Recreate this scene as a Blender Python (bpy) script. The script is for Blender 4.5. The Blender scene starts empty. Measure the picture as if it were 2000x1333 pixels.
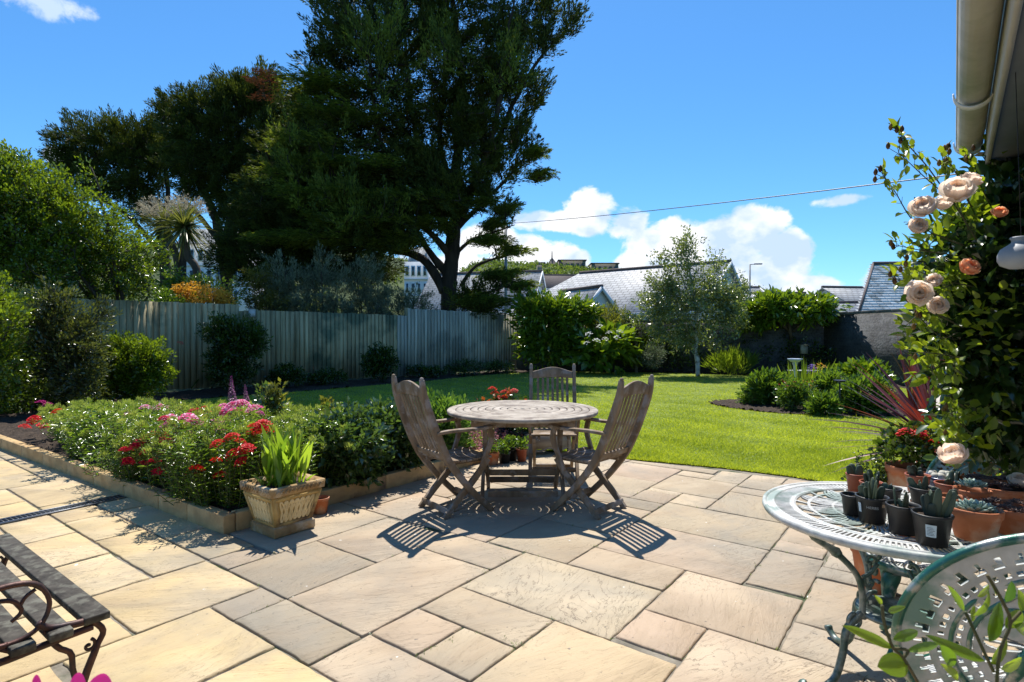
import bpy, math, random
import numpy as np
from math import pi, radians, sin, cos
from mathutils import Vector, Matrix, noise as mnoise
R = np.random.default_rng(7)
random.seed(7)
S = bpy.context.scene
COL = S.collection
# ---------------------------------------------------------------- camera, sky, sun, exposure
F, HZ, CZ = 1120.0, 652.0, 1.39
cd = bpy.data.cameras.new("camera"); cam = bpy.data.objects.new("camera", cd); COL.objects.link(cam)
cd.sensor_width = 36; cd.lens = 36 * F / 2000; cd.clip_start = 0.05; cd.clip_end = 5000
cam.location = (0, 0, CZ); cam.rotation_euler = (pi / 2 - math.atan((666.5 - HZ) / F), 0, 0)
S.camera = cam
cd.dof.use_dof = True; cd.dof.focus_distance = 4.6; cd.dof.aperture_fstop = 9
S.view_settings.view_transform = 'Standard'; S.view_settings.look = 'None'
S.view_settings.gamma = 1; S.view_settings.exposure = 0.56
SUN_EL, SUN_AZ = radians(61.5), radians(-1.5)      # azimuth measured from +Y towards +X
w = bpy.data.worlds.new("World"); S.world = w; w.use_nodes = True
S.cycles.max_bounces = 8; S.cycles.transparent_max_bounces = 4; S.cycles.transmission_bounces = 4
S.cycles.diffuse_bounces = 3; S.cycles.glossy_bounces = 2
def px_dir(x, y):                                   # azimuth / elevation of a direction seen in the photo
    az = math.atan((x - 1000) / F); el = math.atan((HZ - y) / math.hypot(F, x - 1000)); return az, el
def build_sky():
    nt = w.node_tree; N = nt.nodes; L = nt.links; bg = N['Background']
    def new(t, **k):
        n = N.new(t)
        for a, b in k.items(): setattr(n, a, b)
        return n
    def M(op, a, b=None, c=None):
        n = new('ShaderNodeMath', operation=op)
        for i, v in enumerate((a, b, c)):
            if v is None: continue
            if isinstance(v, (int, float)): n.inputs[i].default_value = v
            else: L.new(v, n.inputs[i])
        return n.outputs[0]
    sky = new('ShaderNodeTexSky', sky_type='NISHITA'); sky.sun_disc = False
    sky.sun_elevation = SUN_EL; sky.sun_rotation = SUN_AZ
    sky.air_density = 1.0; sky.dust_density = 0.2; sky.ozone_density = 3.0
    tc = new('ShaderNodeTexCoord'); sep = new('ShaderNodeSeparateXYZ'); L.new(tc.outputs['Generated'], sep.inputs[0])
    az = M('ARCTAN2', sep.outputs[0], sep.outputs[1]); el = M('ARCSINE', sep.outputs[2])
    # the photo's sky is strongly saturated: gain per channel and a little contrast on the physical sky
    tint = new('ShaderNodeMix', data_type='RGBA', blend_type='MULTIPLY'); tint.inputs[0].default_value = 1
    L.new(sky.outputs[0], tint.inputs[6]); tint.inputs[7].default_value = SKY_TINT
    hsv = new('ShaderNodeHueSaturation'); hsv.inputs['Saturation'].default_value = SKY_SAT; hsv.inputs['Value'].default_value = 1.0
    L.new(tint.outputs[2], hsv.inputs['Color'])
    nz = new('ShaderNodeTexNoise'); nz.inputs['Scale'].default_value = 13; nz.inputs['Detail'].default_value = 10; nz.inputs['Roughness'].default_value = .6
    nz.inputs['Distortion'].default_value = .25
    cmb = new('ShaderNodeCombineXYZ'); L.new(az, cmb.inputs[0]); L.new(M('MULTIPLY', el, 1.35), cmb.inputs[1]); L.new(cmb.outputs[0], nz.inputs['Vector'])
    blobs = [(1155, 415, 62, 46, 1.3), (1075, 432, 85, 24, 1.0), (1030, 505, 95, 48, 1.2), (1110, 515, 50, 36, 1.1), (1225, 435, 50, 36, 1.1), (1300, 500, 105, 72, 1.4), (1400, 485, 110, 62, 1.4),
             (1480, 445, 66, 52, 1.5), (1530, 500, 60, 62, 1.5), (1400, 550, 200, 70, 1.6), (1575, 560, 80, 26, 1.2), (1230, 560, 250, 42, 1.3), (950, 470, 70, 34, .9),
             (1640, 394, 64, 15, 1.0), (75, 8, 110, 26, .5), (1715, 545, 50, 30, .8), (112, 306, 22, 14, .7), (1650, 575, 90, 18, .7), (900, 540, 200, 50, .8)]
    d = None
    for (x, y, rx, ry, k) in blobs:
        a0, e0 = px_dir(x, y); ax = rx / F * math.cos(a0) ** 2; ex = ry / F * math.cos(a0)
        u = M('MULTIPLY', M('SUBTRACT', az, a0), 1 / ax); v = M('MULTIPLY', M('SUBTRACT', el, e0), 1 / ex)
        r2 = M('ADD', M('MULTIPLY', u, u), M('MULTIPLY', v, v))
        q = M('MULTIPLY', M('SUBTRACT', 1.0, r2), k)
        d = q if d is None else M('MAXIMUM', d, q)
    d = M('MAXIMUM', d, -1.6)
    dens = M('ADD', d, M('MULTIPLY', M('SUBTRACT', nz.outputs[0], 0.5), 3.4))
    mr = new('ShaderNodeMapRange', interpolation_type='SMOOTHSTEP'); L.new(dens, mr.inputs[0]); mr.inputs[1].default_value = -.05; mr.inputs[2].default_value = .55
    nz2 = new('ShaderNodeTexNoise'); nz2.inputs['Scale'].default_value = 12; nz2.inputs['Detail'].default_value = 5
    off = new('ShaderNodeVectorMath', operation='ADD'); L.new(cmb.outputs[0], off.inputs[0]); off.inputs[1].default_value = (.3, .7, .2); L.new(off.outputs[0], nz2.inputs['Vector'])
    rmp = new('ShaderNodeValToRGB'); L.new(M('ADD', nz2.outputs[0], M('MULTIPLY', dens, -.03)), rmp.inputs[0])
    rmp.color_ramp.elements[0].position = .40; rmp.color_ramp.elements[0].color = (5.0, 6.4, 8.6, 1)
    rmp.color_ramp.elements[1].position = .56; rmp.color_ramp.elements[1].color = (9.0, 9.1, 9.3, 1)
    mx = new('ShaderNodeMix', data_type='RGBA'); L.new(mr.outputs[0], mx.inputs[0]); L.new(hsv.outputs[0], mx.inputs[6]); L.new(rmp.outputs[0], mx.inputs[7])
    L.new(mx.outputs[2], bg.inputs[0]); bg.inputs[1].default_value = SKY_STR
SKY_TINT = (0.68, 1.07, 1.34, 1); SKY_SAT = 1.05; SKY_STR = 0.088
build_sky()
ld = bpy.data.lights.new("sun", 'SUN'); ld.energy = 4.9; ld.angle = radians(0.5); ld.color = (1, .955, .88)
sun = bpy.data.objects.new("sun", ld); COL.objects.link(sun)
sd = Vector((sin(SUN_AZ) * cos(SUN_EL), cos(SUN_AZ) * cos(SUN_EL), sin(SUN_EL)))
sun.rotation_euler = sd.to_track_quat('Z', 'Y').to_euler(); sun.location = (0, 0, 30)

# ---------------------------------------------------------------- helpers
def W(px, py, Y):                                   # point at depth Y that the photo shows at (px, py)
    return np.array([(px - 1000) / F * Y, Y, CZ - (py - HZ) / F * Y])
def G(px, py, z=0.0):                               # point of the level z seen at (px, py)
    Y = (CZ - z) * F / (py - HZ); return np.array([(px - 1000) / F * Y, Y, z])
TH = radians(53.0)
BV = np.array([cos(TH), sin(TH), 0.]); AV = np.array([-sin(TH), cos(TH), 0.])
O0 = np.array([-1.182, 2.988, 0.])
def AB(a, b, z=0.0): return O0 + AV * a + BV * b + np.array([0, 0, z])

def tag(o, label=None, cat=None, group=None, kind=None):
    if label: o['label'] = label
    if cat: o['category'] = cat
    if group: o['group'] = group
    if kind: o['kind'] = kind
    return o
def empty(name, loc, label, cat, group=None, rz=0.0):
    o = bpy.data.objects.new(name, None); COL.objects.link(o); o.location = tuple(loc); o.rotation_euler = (0, 0, rz)
    o.empty_display_size = .1
    return tag(o, label, cat, group)
def unit(v): 
    v = np.asarray(v, float); return v / (np.linalg.norm(v, axis=-1, keepdims=True) + 1e-12)
class MB:
    """collects polygons, then links them as ONE mesh object"""
    def __init__(s): s.V = []; s.F = {3: [], 4: []}; s.r = {3: [], 4: []}; s.N = []; s.n = 0; s.nr = []
    def add(s, V, Fc, rnd=0.5):
        V = np.asarray(V, float).reshape(-1, 3)
        if isinstance(Fc, np.ndarray):
            k = Fc.shape[1]; s.F[k].append(Fc + s.n); s.r[k].append(np.broadcast_to(np.asarray(rnd, float), (len(Fc),)).copy())
        else:
            for f in Fc:
                if len(f) in (3, 4): s.F[len(f)].append(np.array([f]) + s.n); s.r[len(f)].append(np.array([float(rnd)]))
                else: s.N.append([i + s.n for i in f]); s.nr.append(float(rnd))
        s.V.append(V); s.n += len(V); return s
    def box(s, c, size, rz=0.0, rnd=.5, M=None, taper=1.0):
        x, y, z = np.array(size) / 2.0
        P = np.array([[i * x * (taper if k > 0 else 1), j * y * (taper if k > 0 else 1), k * z] for k in (-1, 1) for j in (-1, 1) for i in (-1, 1)])
        if rz: P = P @ np.array([[cos(rz), sin(rz), 0], [-sin(rz), cos(rz), 0], [0, 0, 1]])
        if M is not None: P = P @ np.array(M).T
        P = P + np.array(c)
        return s.add(P, np.array([[0, 2, 3, 1], [4, 5, 7, 6], [0, 1, 5, 4], [2, 6, 7, 3], [0, 4, 6, 2], [1, 3, 7, 5]]), rnd)
    def bar(s, p0, p1, wd, th, up=(0, 0, 1), rnd=.5):      # box from p0 to p1
        p0 = np.array(p0, float); p1 = np.array(p1, float); d = p1 - p0; L = np.linalg.norm(d); d = d / L
        u = np.array(up, float); sx = np.cross(d, u); sx /= np.linalg.norm(sx); uu = np.cross(sx, d)
        return s.box((p0 + p1) / 2, (L, wd, th), M=np.stack([d, sx, uu], 1), rnd=rnd)
    def tube(s, pts, rad, n=6, rnd=.5, cap=True, flat=1.0, up=None):
        P = np.array(pts, float); m = len(P); rad = np.broadcast_to(np.asarray(rad, float), (m,))
        T = unit(np.gradient(P, axis=0)); u = np.array([0, 0, 1.]) if up is None else np.array(up, float)
        if abs(T[0] @ u) > .95 and up is None: u = np.array([1., 0, 0])
        Vs = []
        for i in range(m):
            a = np.cross(T[i], u); a /= np.linalg.norm(a) + 1e-9; b = np.cross(a, T[i]); u = b
            t = np.arange(n) * 2 * pi / n
            Vs.append(P[i] + rad[i] * (np.cos(t)[:, None] * a + np.sin(t)[:, None] * b * flat))
        V = np.concatenate(Vs); Fc = []
        i = np.arange(m - 1)[:, None] * n; j = np.arange(n)[None]; k = (j + 1) % n
        Fq = np.stack([i + j, i + k, i + n + k, i + n + j], -1).reshape(-1, 4)
        s.add(V, Fq, rnd)
        if cap:
            s.N.append([s.n - m * n + q for q in range(n)][::-1]); s.nr.append(rnd)
            s.N.append([s.n - n + q for q in range(n)]); s.nr.append(rnd)
        return s
    def lathe(s, c, prof, n=24, rnd=.5, sx=1.0, sy=1.0, rz=0.):     # prof: (r, z) from bottom to top
        t = np.arange(n) * 2 * pi / n + rz; V = np.concatenate([np.stack([r * np.cos(t) * sx, r * np.sin(t) * sy, np.full(n, z)], 1) for r, z in prof]) + np.array(c)
        m = len(prof); i = np.arange(m - 1)[:, None] * n; j = np.arange(n)[None]; k = (j + 1) % n
        return s.add(V, np.stack([i + j, i + k, i + n + k, i + n + j], -1).reshape(-1, 4), rnd)
    def build(s, name, mat, parent=None, smooth=False, bevel=0.0, solid=0.0, sub=0):
        me = bpy.data.meshes.new(name)
        V = np.concatenate(s.V) if s.V else np.zeros((0, 3))
        root = parent
        while root is not None and root.parent is not None: root = root.parent
        if root is not None and root.get('_w'):
            M = np.array(root.matrix_basis.inverted())
            V = V @ M[:3, :3].T + M[:3, 3]
        T = np.concatenate(s.F[3]) if s.F[3] else np.zeros((0, 3), int); Q = np.concatenate(s.F[4]) if s.F[4] else np.zeros((0, 4), int)
        rr = np.concatenate(s.r[3] + s.r[4] + [np.array(s.nr)])
        loops = np.concatenate([T.ravel(), Q.ravel()] + [np.array(f) for f in s.N]).astype(np.int32)
        tot = np.concatenate([np.full(len(T), 3), np.full(len(Q), 4), np.array([len(f) for f in s.N])]).astype(np.int32)
        start = np.concatenate([[0], np.cumsum(tot)[:-1]]).astype(np.int32)
        me.vertices.add(len(V)); me.vertices.foreach_set('co', V.astype(np.float32).ravel())
        me.loops.add(len(loops)); me.loops.foreach_set('vertex_index', loops)
        me.polygons.add(len(tot)); me.polygons.foreach_set('loop_start', start); me.polygons.foreach_set('loop_total', tot)
        if smooth: me.polygons.foreach_set('use_smooth', np.ones(len(tot), bool))
        me.update(calc_edges=True)
        at = me.attributes.new('rnd', 'FLOAT', 'FACE'); at.data.foreach_set('value', rr.astype(np.float32))
        me.materials.append(mat)
        o = bpy.data.objects.new(name, me); COL.objects.link(o)
        if parent is not None: o.parent = parent
        if solid: md = o.modifiers.new('s', 'SOLIDIFY'); md.thickness = solid; md.offset = 0
        if sub: md = o.modifiers.new('u', 'SUBSURF'); md.levels = md.render_levels = sub
        if bevel: md = o.modifiers.new('b', 'BEVEL'); md.width = bevel; md.segments = 2; md.limit_method = 'ANGLE'
        return o
def wempty(name, loc, label, cat, group=None, rz=0.0):     # an Empty whose children are modelled in world coordinates
    o = empty(name, loc, label, cat, group, rz); o['_w'] = 1
    o.matrix_basis = Matrix.Translation(tuple(loc)) @ Matrix.Rotation(rz, 4, 'Z'); return o

# ---------------------------------------------------------------- materials
MATS = {}
def nodes(name):
    m = bpy.data.materials.new(name); m.use_nodes = True; MATS[name] = m
    nt = m.node_tree; return m, nt.nodes, nt.links, nt.nodes['Principled BSDF']
def ramp(N, L, src, stops):
    r = N.new('ShaderNodeValToRGB'); e = r.color_ramp.elements
    e[0].position = stops[0][0]; e[0].color = (*stops[0][1], 1); e[1].position = stops[-1][0]; e[1].color = (*stops[-1][1], 1)
    for p, c in stops[1:-1]: q = e.new(p); q.color = (*c, 1)
    L.new(src, r.inputs[0]); return r.outputs[0]
def tex_noise(N, L, scale, detail=6, vec=None, rough=.55, dist=0.0, stretch=None, coord='Object'):
    n = N.new('ShaderNodeTexNoise'); n.inputs['Scale'].default_value = scale; n.inputs['Detail'].default_value = detail
    n.inputs['Roughness'].default_value = rough; n.inputs['Distortion'].default_value = dist
    if vec is None: vec = N.new('ShaderNodeTexCoord').outputs[coord]
    if stretch:
        mp = N.new('ShaderNodeMapping'); mp.inputs['Scale'].default_value = stretch[:3]
        if len(stretch) > 3: mp.inputs['Rotation'].default_value = (0, 0, stretch[3])
        L.new(vec, mp.inputs[0]); vec = mp.outputs[0]
    L.new(vec, n.inputs['Vector']); return n.outputs[0]
def mixc(N, L, a, b, fac, mode='MIX'):
    m = N.new('ShaderNodeMix'); m.data_type = 'RGBA'; m.blend_type = mode
    for i, v in ((0, fac), (6, a), (7, b)):
        if isinstance(v, (int, float)): m.inputs[i].default_value = v
        elif isinstance(v, tuple): m.inputs[i].default_value = (*v, 1)
        else: L.new(v, m.inputs[i])
    return m.outputs[2]
def bump(N, L, b, h, strength=.5, dist=.01):
    bp = N.new('ShaderNodeBump'); bp.inputs['Strength'].default_value = strength; bp.inputs['Distance'].default_value = dist
    L.new(h, bp.inputs['Height']); L.new(bp.outputs[0], b.inputs['Normal'])
def rough_mat(name, c1, c2, scale=6, rough=.75, bmp=.3, bdist=.01, bscale=None, stretch=None, metal=0.0, spec=.3, c3=None, s3=1.2):
    m, N, L, b = nodes(name)
    f = tex_noise(N, L, scale, 7, stretch=stretch); col = ramp(N, L, f, [(.3, c1), (.7, c2)])
    at = N.new('ShaderNodeAttribute'); at.attribute_name = 'rnd'
    hv = N.new('ShaderNodeHueSaturation'); mr = N.new('ShaderNodeMapRange'); L.new(at.outputs['Fac'], mr.inputs[0]); mr.inputs[3].default_value = .78; mr.inputs[4].default_value = 1.22
    if c3: 
        f3 = tex_noise(N, L, s3, 5, rough=.6); g = ramp(N, L, f3, [(.5, (0, 0, 0)), (.62, (1, 1, 1))]); col = mixc(N, L, col, c3, g)
    L.new(mr.outputs[0], hv.inputs['Value']); L.new(col, hv.inputs['Color']); L.new(hv.outputs[0], b.inputs['Base Color'])
    b.inputs['Roughness'].default_value = rough; b.inputs['Metallic'].default_value = metal; b.inputs['Specular IOR Level'].default_value = spec
    if bmp: bump(N, L, b, tex_noise(N, L, bscale or scale * 4, 6, stretch=stretch), bmp, bdist)
    return m
def plain(name, c, rough=.5, metal=0., spec=.5): return rough_mat(name, tuple(x * .88 for x in c), tuple(min(1, x * 1.1) for x in c), 14, rough, .05, .002, 60, metal=metal, spec=spec)
def leaf_mat(name, dark, light, trans=.38, rough=.42, spec=.5, tcol=None, split=None):
    m, N, L, b = nodes(name)
    at = N.new('ShaderNodeAttribute'); at.attribute_name = 'rnd'
    stops = [(0, dark), (1, light)] if not split else [(0, dark), (split[0] - .01, light), (split[0] + .01, split[1]), (1, split[1])]
    c = ramp(N, L, at.outputs['Fac'], stops)
    L.new(c, b.inputs['Base Color']); b.inputs['Roughness'].default_value = rough; b.inputs['Specular IOR Level'].default_value = spec
    t = N.new('ShaderNodeBsdfTranslucent')
    g = N.new('ShaderNodeMix'); g.data_type = 'RGBA'; g.blend_type = 'MULTIPLY'; g.inputs[0].default_value = 1; L.new(c, g.inputs[6]); g.inputs[7].default_value = (*(tcol or (1.9, 1.75, .6)), 1)
    L.new(g.outputs[2], t.inputs[0])
    mx = N.new('ShaderNodeMixShader'); mx.inputs[0].default_value = trans; L.new(b.outputs[0], mx.inputs[1]); L.new(t.outputs[0], mx.inputs[2])
    L.new(mx.outputs[0], N['Material Output'].inputs[0]); return m
# ---------------------------------------------------------------- vegetation library
def rnd_dir(n): return unit(R.normal(size=(n, 3)))
def leaves(mb, P, D, Nn, Ln, Wd, rnd, fold=.22, droop=.08, mid=.45):
    n = len(P); D = unit(D); X = unit(np.cross(D, Nn)); Nn = np.cross(X, D)
    Ln = np.broadcast_to(Ln, (n,))[:, None]; Wd = np.broadcast_to(Wd, (n,))[:, None]
    m = P + D * Ln * mid
    V = np.stack([P, m - X * Wd / 2 + Nn * Wd * fold, P + D * Ln - Nn * Ln * droop, m + X * Wd / 2 + Nn * Wd * fold], 1).reshape(-1, 3)
    i = np.arange(n)[:, None] * 4
    Fc = np.concatenate([i + np.array([[0, 1, 2]]), i + np.array([[0, 2, 3]])])
    mb.add(V, Fc, np.concatenate([rnd, rnd]))
def bigleaves(mb, P, D, Nn, Ln, Wd, rnd, fold=.18, droop=.15):
    n = len(P); D = unit(D); X = unit(np.cross(D, Nn)); Nn = np.cross(X, D)
    Ln = np.broadcast_to(Ln, (n,))[:, None]; Wd = np.broadcast_to(Wd, (n,))[:, None]
    def at(t, s): return P + D * Ln * t + X * Wd * s + Nn * (Wd * fold * abs(s) * 2 - Ln * droop * t * t)
    V = np.stack([at(0, 0), at(.25, -.42), at(.62, -.4), at(1, 0), at(.62, .4), at(.25, .42), at(.27, 0), at(.65, 0)], 1).reshape(-1, 3)
    i = np.arange(n)[:, None] * 8
    T = np.concatenate([i + np.array([q]) for q in ([0, 1, 6], [0, 6, 5], [2, 3, 7], [7, 3, 4])]); Q = np.concatenate([i + np.array([q]) for q in ([1, 2, 7, 6], [6, 7, 4, 5])])
    k = mb.n; mb.add(V, T, np.tile(rnd, 4))
    mb.F[4].append(Q + k); mb.r[4].append(np.tile(rnd, 2))
def blades(mb, P, D, Ln, Wd, rnd, seg=4, droop=.35, prof=(.7, 1, .85, .5, .03), curl=None):
    n = len(P); D = unit(D); X = np.cross(D, np.array([0, 0, 1.])); bad = np.linalg.norm(X, axis=1) < .08; X[bad] = rnd_dir(int(bad.sum())); 
    a = R.uniform(0, 2 * pi, n)
    X = unit(X + .35 * rnd_dir(n)); Ln = np.broadcast_to(Ln, (n,))[:, None]; Wd = np.broadcast_to(Wd, (n,))[:, None]; dr = np.broadcast_to(droop, (n,))[:, None]
    hor = D * np.array([1, 1, 0]); hn = np.linalg.norm(hor, axis=1, keepdims=True); hor = hor / (hn + 1e-6)
    rows = []
    for k in range(seg + 1):
        t = k / seg; c = P + D * Ln * t + (hor * .25 - np.array([0, 0, 1.])) * dr * Ln * t * t
        w_ = Wd * np.interp(t, np.linspace(0, 1, len(prof)), prof) / 2
        rows += [c - X * w_, c + X * w_]
    V = np.stack(rows, 1).reshape(-1, 3); m = 2 * (seg + 1); i = np.arange(n)[:, None] * m
    Q = np.concatenate([i + np.array([[2 * k, 2 * k + 1, 2 * k + 3, 2 * k + 2]]) for k in range(seg)])
    mb.add(V, Q, np.tile(rnd, seg))
def niceleaf(mb, p, q, nrm, wd, rnd, curl=.12, fold=.16):
    p, q = np.array(p), np.array(q); D = q - p; L_ = np.linalg.norm(D); D = D / L_; X = unit(np.cross(D, nrm)); Nn = np.cross(X, D); m = 10; V = []
    for k in range(m + 1):
        t = k / m; w_ = wd / 2 * (math.sin(pi * t ** .85) ** .8 if 0 < k < m else .0) * (1 + .05 * math.sin(9 * t)); c = p + D * L_ * t + Nn * L_ * curl * math.sin(pi * t)
        for s in (-1, -.5, 0, .5, 1): V.append(c + X * w_ * s + Nn * w_ * fold * 2 * abs(s) ** 1.3 + Nn * wd * .02 * math.sin(k * 2.4) * abs(s))
    mb.add(V, np.array([[k * 5 + j, k * 5 + j + 1, (k + 1) * 5 + j + 1, (k + 1) * 5 + j] for k in range(m) for j in range(4)]), rnd)
def env_pts(envs, n, hollow=.45):
    E = np.array([e[:6] for e in envs], float); wt = E[:, 3] * E[:, 4] * E[:, 5]; wt = wt ** .8; wt /= wt.sum()
    k = R.choice(len(E), n, p=wt); d = rnd_dir(n); r = R.uniform(0, 1, n)[:, None] ** hollow
    return E[k, :3] + d * r * E[k, 3:6], E[k, :3]
def sprays(mb, C, Dr, per, cs, Ln, Wd, spread=.8, up=.2, along=1.6, big=False, fold=.2, nup=.6, jl=.35, lift=0.0, droop=.08, skin=.5, taper=.55):
    n = len(C); c = np.repeat(C, per, 0); d = unit(np.repeat(Dr, per, 0)); m = n * per
    cs_ = np.broadcast_to(cs, (n,)); cs_ = np.repeat(cs_, per)[:, None]
    off = R.normal(size=(m, 3)) * .5; al = R.uniform(-.6, 1, m)[:, None]
    tap = 1 - taper * np.clip(al, 0, 1)
    P = c + (off * tap + d * al * along) * cs_ + np.array([0, 0, 1.]) * lift * cs_ * np.clip(al, 0, 1) ** 2
    D = unit(d + unit(off) * skin + rnd_dir(m) * spread + np.array([0, 0, up])); Nn = unit(rnd_dir(m) + np.array([0, 0, nup]))
    L_ = Ln * R.uniform(1 - jl, 1 + jl, m); r = np.clip(np.repeat(R.uniform(0, 1, n), per) * .5 + R.uniform(0, 1, m) * .5, 0, 1)
    (bigleaves if big else leaves)(mb, P, D, Nn, L_, L_ * Wd, r, fold=fold, droop=droop)
def skeleton(limbs):
    P = []; rr = []
    for pts, r0, r1 in limbs:
        pts = np.array(pts, float); t = np.linspace(0, len(pts) - 1, max(8, len(pts) * 5))
        q = np.stack([np.interp(t, np.arange(len(pts)), pts[:, k]) for k in range(3)], 1); P.append(q); rr.append(np.linspace(r0, r1, len(q)))
    return P, rr
def smooth_path(pts, m):
    pts = np.array(pts, float); t = np.linspace(0, len(pts) - 1, m); out = []
    for x in t:
        i = min(int(x), len(pts) - 2); u = x - i; p0 = pts[max(i - 1, 0)]; p1 = pts[i]; p2 = pts[i + 1]; p3 = pts[min(i + 2, len(pts) - 1)]
        out.append(.5 * (2 * p1 + (p2 - p0) * u + (2 * p0 - 5 * p1 + 4 * p2 - p3) * u * u + (3 * p1 - p0 - 3 * p2 + p3) * u ** 3))
    return np.array(out)
def woody(name, label, cat, base, limbs, envs, ncl, per, cs, Ln, Wd, lmat, bmat, group=None, hollow=.45, twig=.012, sides=7, trunk='trunk', crown='crown', wob=.04, maxd=9., outw=.7, twigs=True, layer=0, **kw):
    t = wempty(name, base, label, cat, group); bb = MB(); nodes_ = []
    for pts, r0, r1 in limbs:
        m = max(6, len(pts) * 4); q = smooth_path(pts, m); jit = R.normal(size=q.shape) * wob * r0 * 4; jit[0] = 0; q = q + jit * np.linspace(0, 1, m)[:, None]
        rad = np.linspace(r0, r1, m); rad *= 1 + .08 * R.normal(size=m)
        if r0 > .1 and pts[0][2] < .2: rad[0] *= 1.35
        bb.tube(q, rad, sides, rnd=R.uniform(.3, .7)); nodes_.append(q[1:])
    nd = np.concatenate(nodes_); C, cen = env_pts(envs, ncl, hollow)
    C = C[(C[:, 2] > base[2] + .03)]
    if layer:
        ph = .5 * np.sin(C[:, 0] * .55) + .4 * np.sin(C[:, 1] * .8 + 1); q_ = R.uniform(size=len(C)) < .8; zz = np.round((C[:, 2] + ph) / layer) * layer - ph + R.normal(size=len(C)) * .10; C[q_, 2] = zz[q_]
    dist = np.array([np.min(np.linalg.norm(nd - c, axis=1)) for c in C]); C = C[np.argsort(dist)]; Dr = np.zeros_like(C)
    cm = np.mean([e[:3] for e in envs], 0)
    buf = np.empty((len(nd) + 2 * len(C), 3)); buf[:len(nd)] = nd; k = len(nd)
    for i, c in enumerate(C):
        q = c - np.array([0, 0, .25 * cs]); dd = np.linalg.norm(buf[:k] - q, axis=1); j = int(np.argmin(dd)); p = buf[j].copy(); L_ = dd[j]
        mid = (p + c) / 2 + R.normal(size=3) * .08 * L_ + np.array([0, 0, -.06 * L_])
        if twigs and L_ > .02: bb.tube([p, mid, c], [twig * (1 + min(L_, 3)) , twig * (.8 + min(L_, 3) * .5), twig * .4], 3 if twig < .02 else 4, rnd=.5, cap=False)
        buf[k] = mid; buf[k + 1] = c; k += 2
        Dr[i] = unit(c - p) + outw * unit(c - cm)
    bb.build(trunk, bmat, t, smooth=True)
    lb = MB(); sprays(lb, C, Dr, per, cs, Ln, Wd, **kw); lb.build(crown, lmat, t)
    return t
def shrub(name, label, base, envs, ncl, per, cs, Ln, Wd, lmat, bmat=None, nst=6, cat='shrub', r0=.02, group=None, **kw):
    base = np.array(base, float); limbs = []
    for i in range(nst):
        e = envs[i % len(envs)]; tgt = np.array(e[:3]) + rnd_dir(1)[0] * np.array(e[3:6]) * .5; tgt[2] = max(tgt[2], base[2] + .1)
        b = base + np.array([R.uniform(-.3, .3) * e[3] * .4, R.uniform(-.3, .3) * e[4] * .4, 0]); mid = b * .6 + tgt * .4; mid[2] = b[2] + (tgt[2] - b[2]) * .55
        limbs.append(([b, mid, tgt], r0, r0 * .35))
    return woody(name, label, cat, base, limbs, envs, ncl, per, cs, Ln, Wd, lmat, bmat or M_bark, group=group, twig=kw.pop('twig', r0 * .25), trunk='stems', crown='foliage', sides=5, **kw)
M_bark = rough_mat('bark', (.045, .035, .026), (.12, .095, .07), 5, .9, .8, .03, 20, stretch=(1, 1, .25))
M_twig = rough_mat('green_stem', (.05, .075, .025), (.10, .12, .045), 8, .7, .2, .004)
M_birch = rough_mat('birch_bark', (.35, .33, .29), (.62, .6, .55), 6, .7, .3, .01, c3=(.07, .06, .05), s3=5)
M_cbark = rough_mat('cypress_bark', (.018, .013, .010), (.065, .048, .036), 5, .95, .8, .03, 20, stretch=(1, 1, .25))
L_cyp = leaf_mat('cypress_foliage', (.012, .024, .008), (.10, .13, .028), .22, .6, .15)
L_cyplit = leaf_mat('cypress_foliage_painted_sun', (.025, .05, .012), (.21, .27, .05), .36, .55, .2)  # brighter copy of the cypress green, sunlight painted into the colour
L_brown = leaf_mat('dead_foliage', (.08, .03, .015), (.2, .08, .04), .2, .8, .1, tcol=(1.2, 1, .8))
L_esc = leaf_mat('glossy_shrub_leaf', (.018, .045, .006), (.19, .28, .025), .42, .22, .9)
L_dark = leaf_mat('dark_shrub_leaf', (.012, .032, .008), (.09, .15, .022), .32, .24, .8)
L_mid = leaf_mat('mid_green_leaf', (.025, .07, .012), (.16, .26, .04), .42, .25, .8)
L_lime = leaf_mat('lime_leaf', (.07, .13, .015), (.22, .31, .04), .45, .4, .4)
L_grey = leaf_mat('grey_green_leaf', (.06, .075, .045), (.26, .31, .21), .22, .6, .25, tcol=(1.2, 1.3, .9))
L_blue = leaf_mat('bluish_rose_leaf', (.025, .06, .025), (.11, .19, .06), .32, .2, 1.0)
L_birch = leaf_mat('birch_leaf', (.05, .08, .03), (.24, .30, .13), .38, .25, .9)
L_fat = leaf_mat('fatsia_leaf', (.03, .08, .008), (.22, .32, .03), .32, .25, .8)
L_rose = leaf_mat('rose_leaf', (.008, .026, .010), (.055, .11, .02), .24, .24, .8)
L_young = leaf_mat('young_and_lit_rose_leaf', (.07, .13, .012), (.22, .29, .03), .5, .3, .6)
L_bronze = leaf_mat('bronze_leaf', (.10, .035, .015), (.24, .16, .03), .4, .4, .4, tcol=(1.5, 1.1, .5))
L_cordr = leaf_mat('red_cordyline_leaf', (.05, .015, .012), (.22, .05, .035), .3, .35, .6, tcol=(1.6, .8, .7))
L_cord = leaf_mat('cordyline_leaf', (.04, .06, .015), (.20, .22, .09), .3, .4, .5)
L_canna = leaf_mat('canna_leaf', (.10, .20, .025), (.26, .38, .06), .55, .35, .5)
L_bud = leaf_mat('lime_bud', (.22, .30, .05), (.50, .56, .16), .4, .5, .3, tcol=(1.3, 1.3, .7))
L_sed = leaf_mat('sedum_leaf', (.06, .14, .03), (.16, .28, .07), .35, .4, .5)
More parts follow.
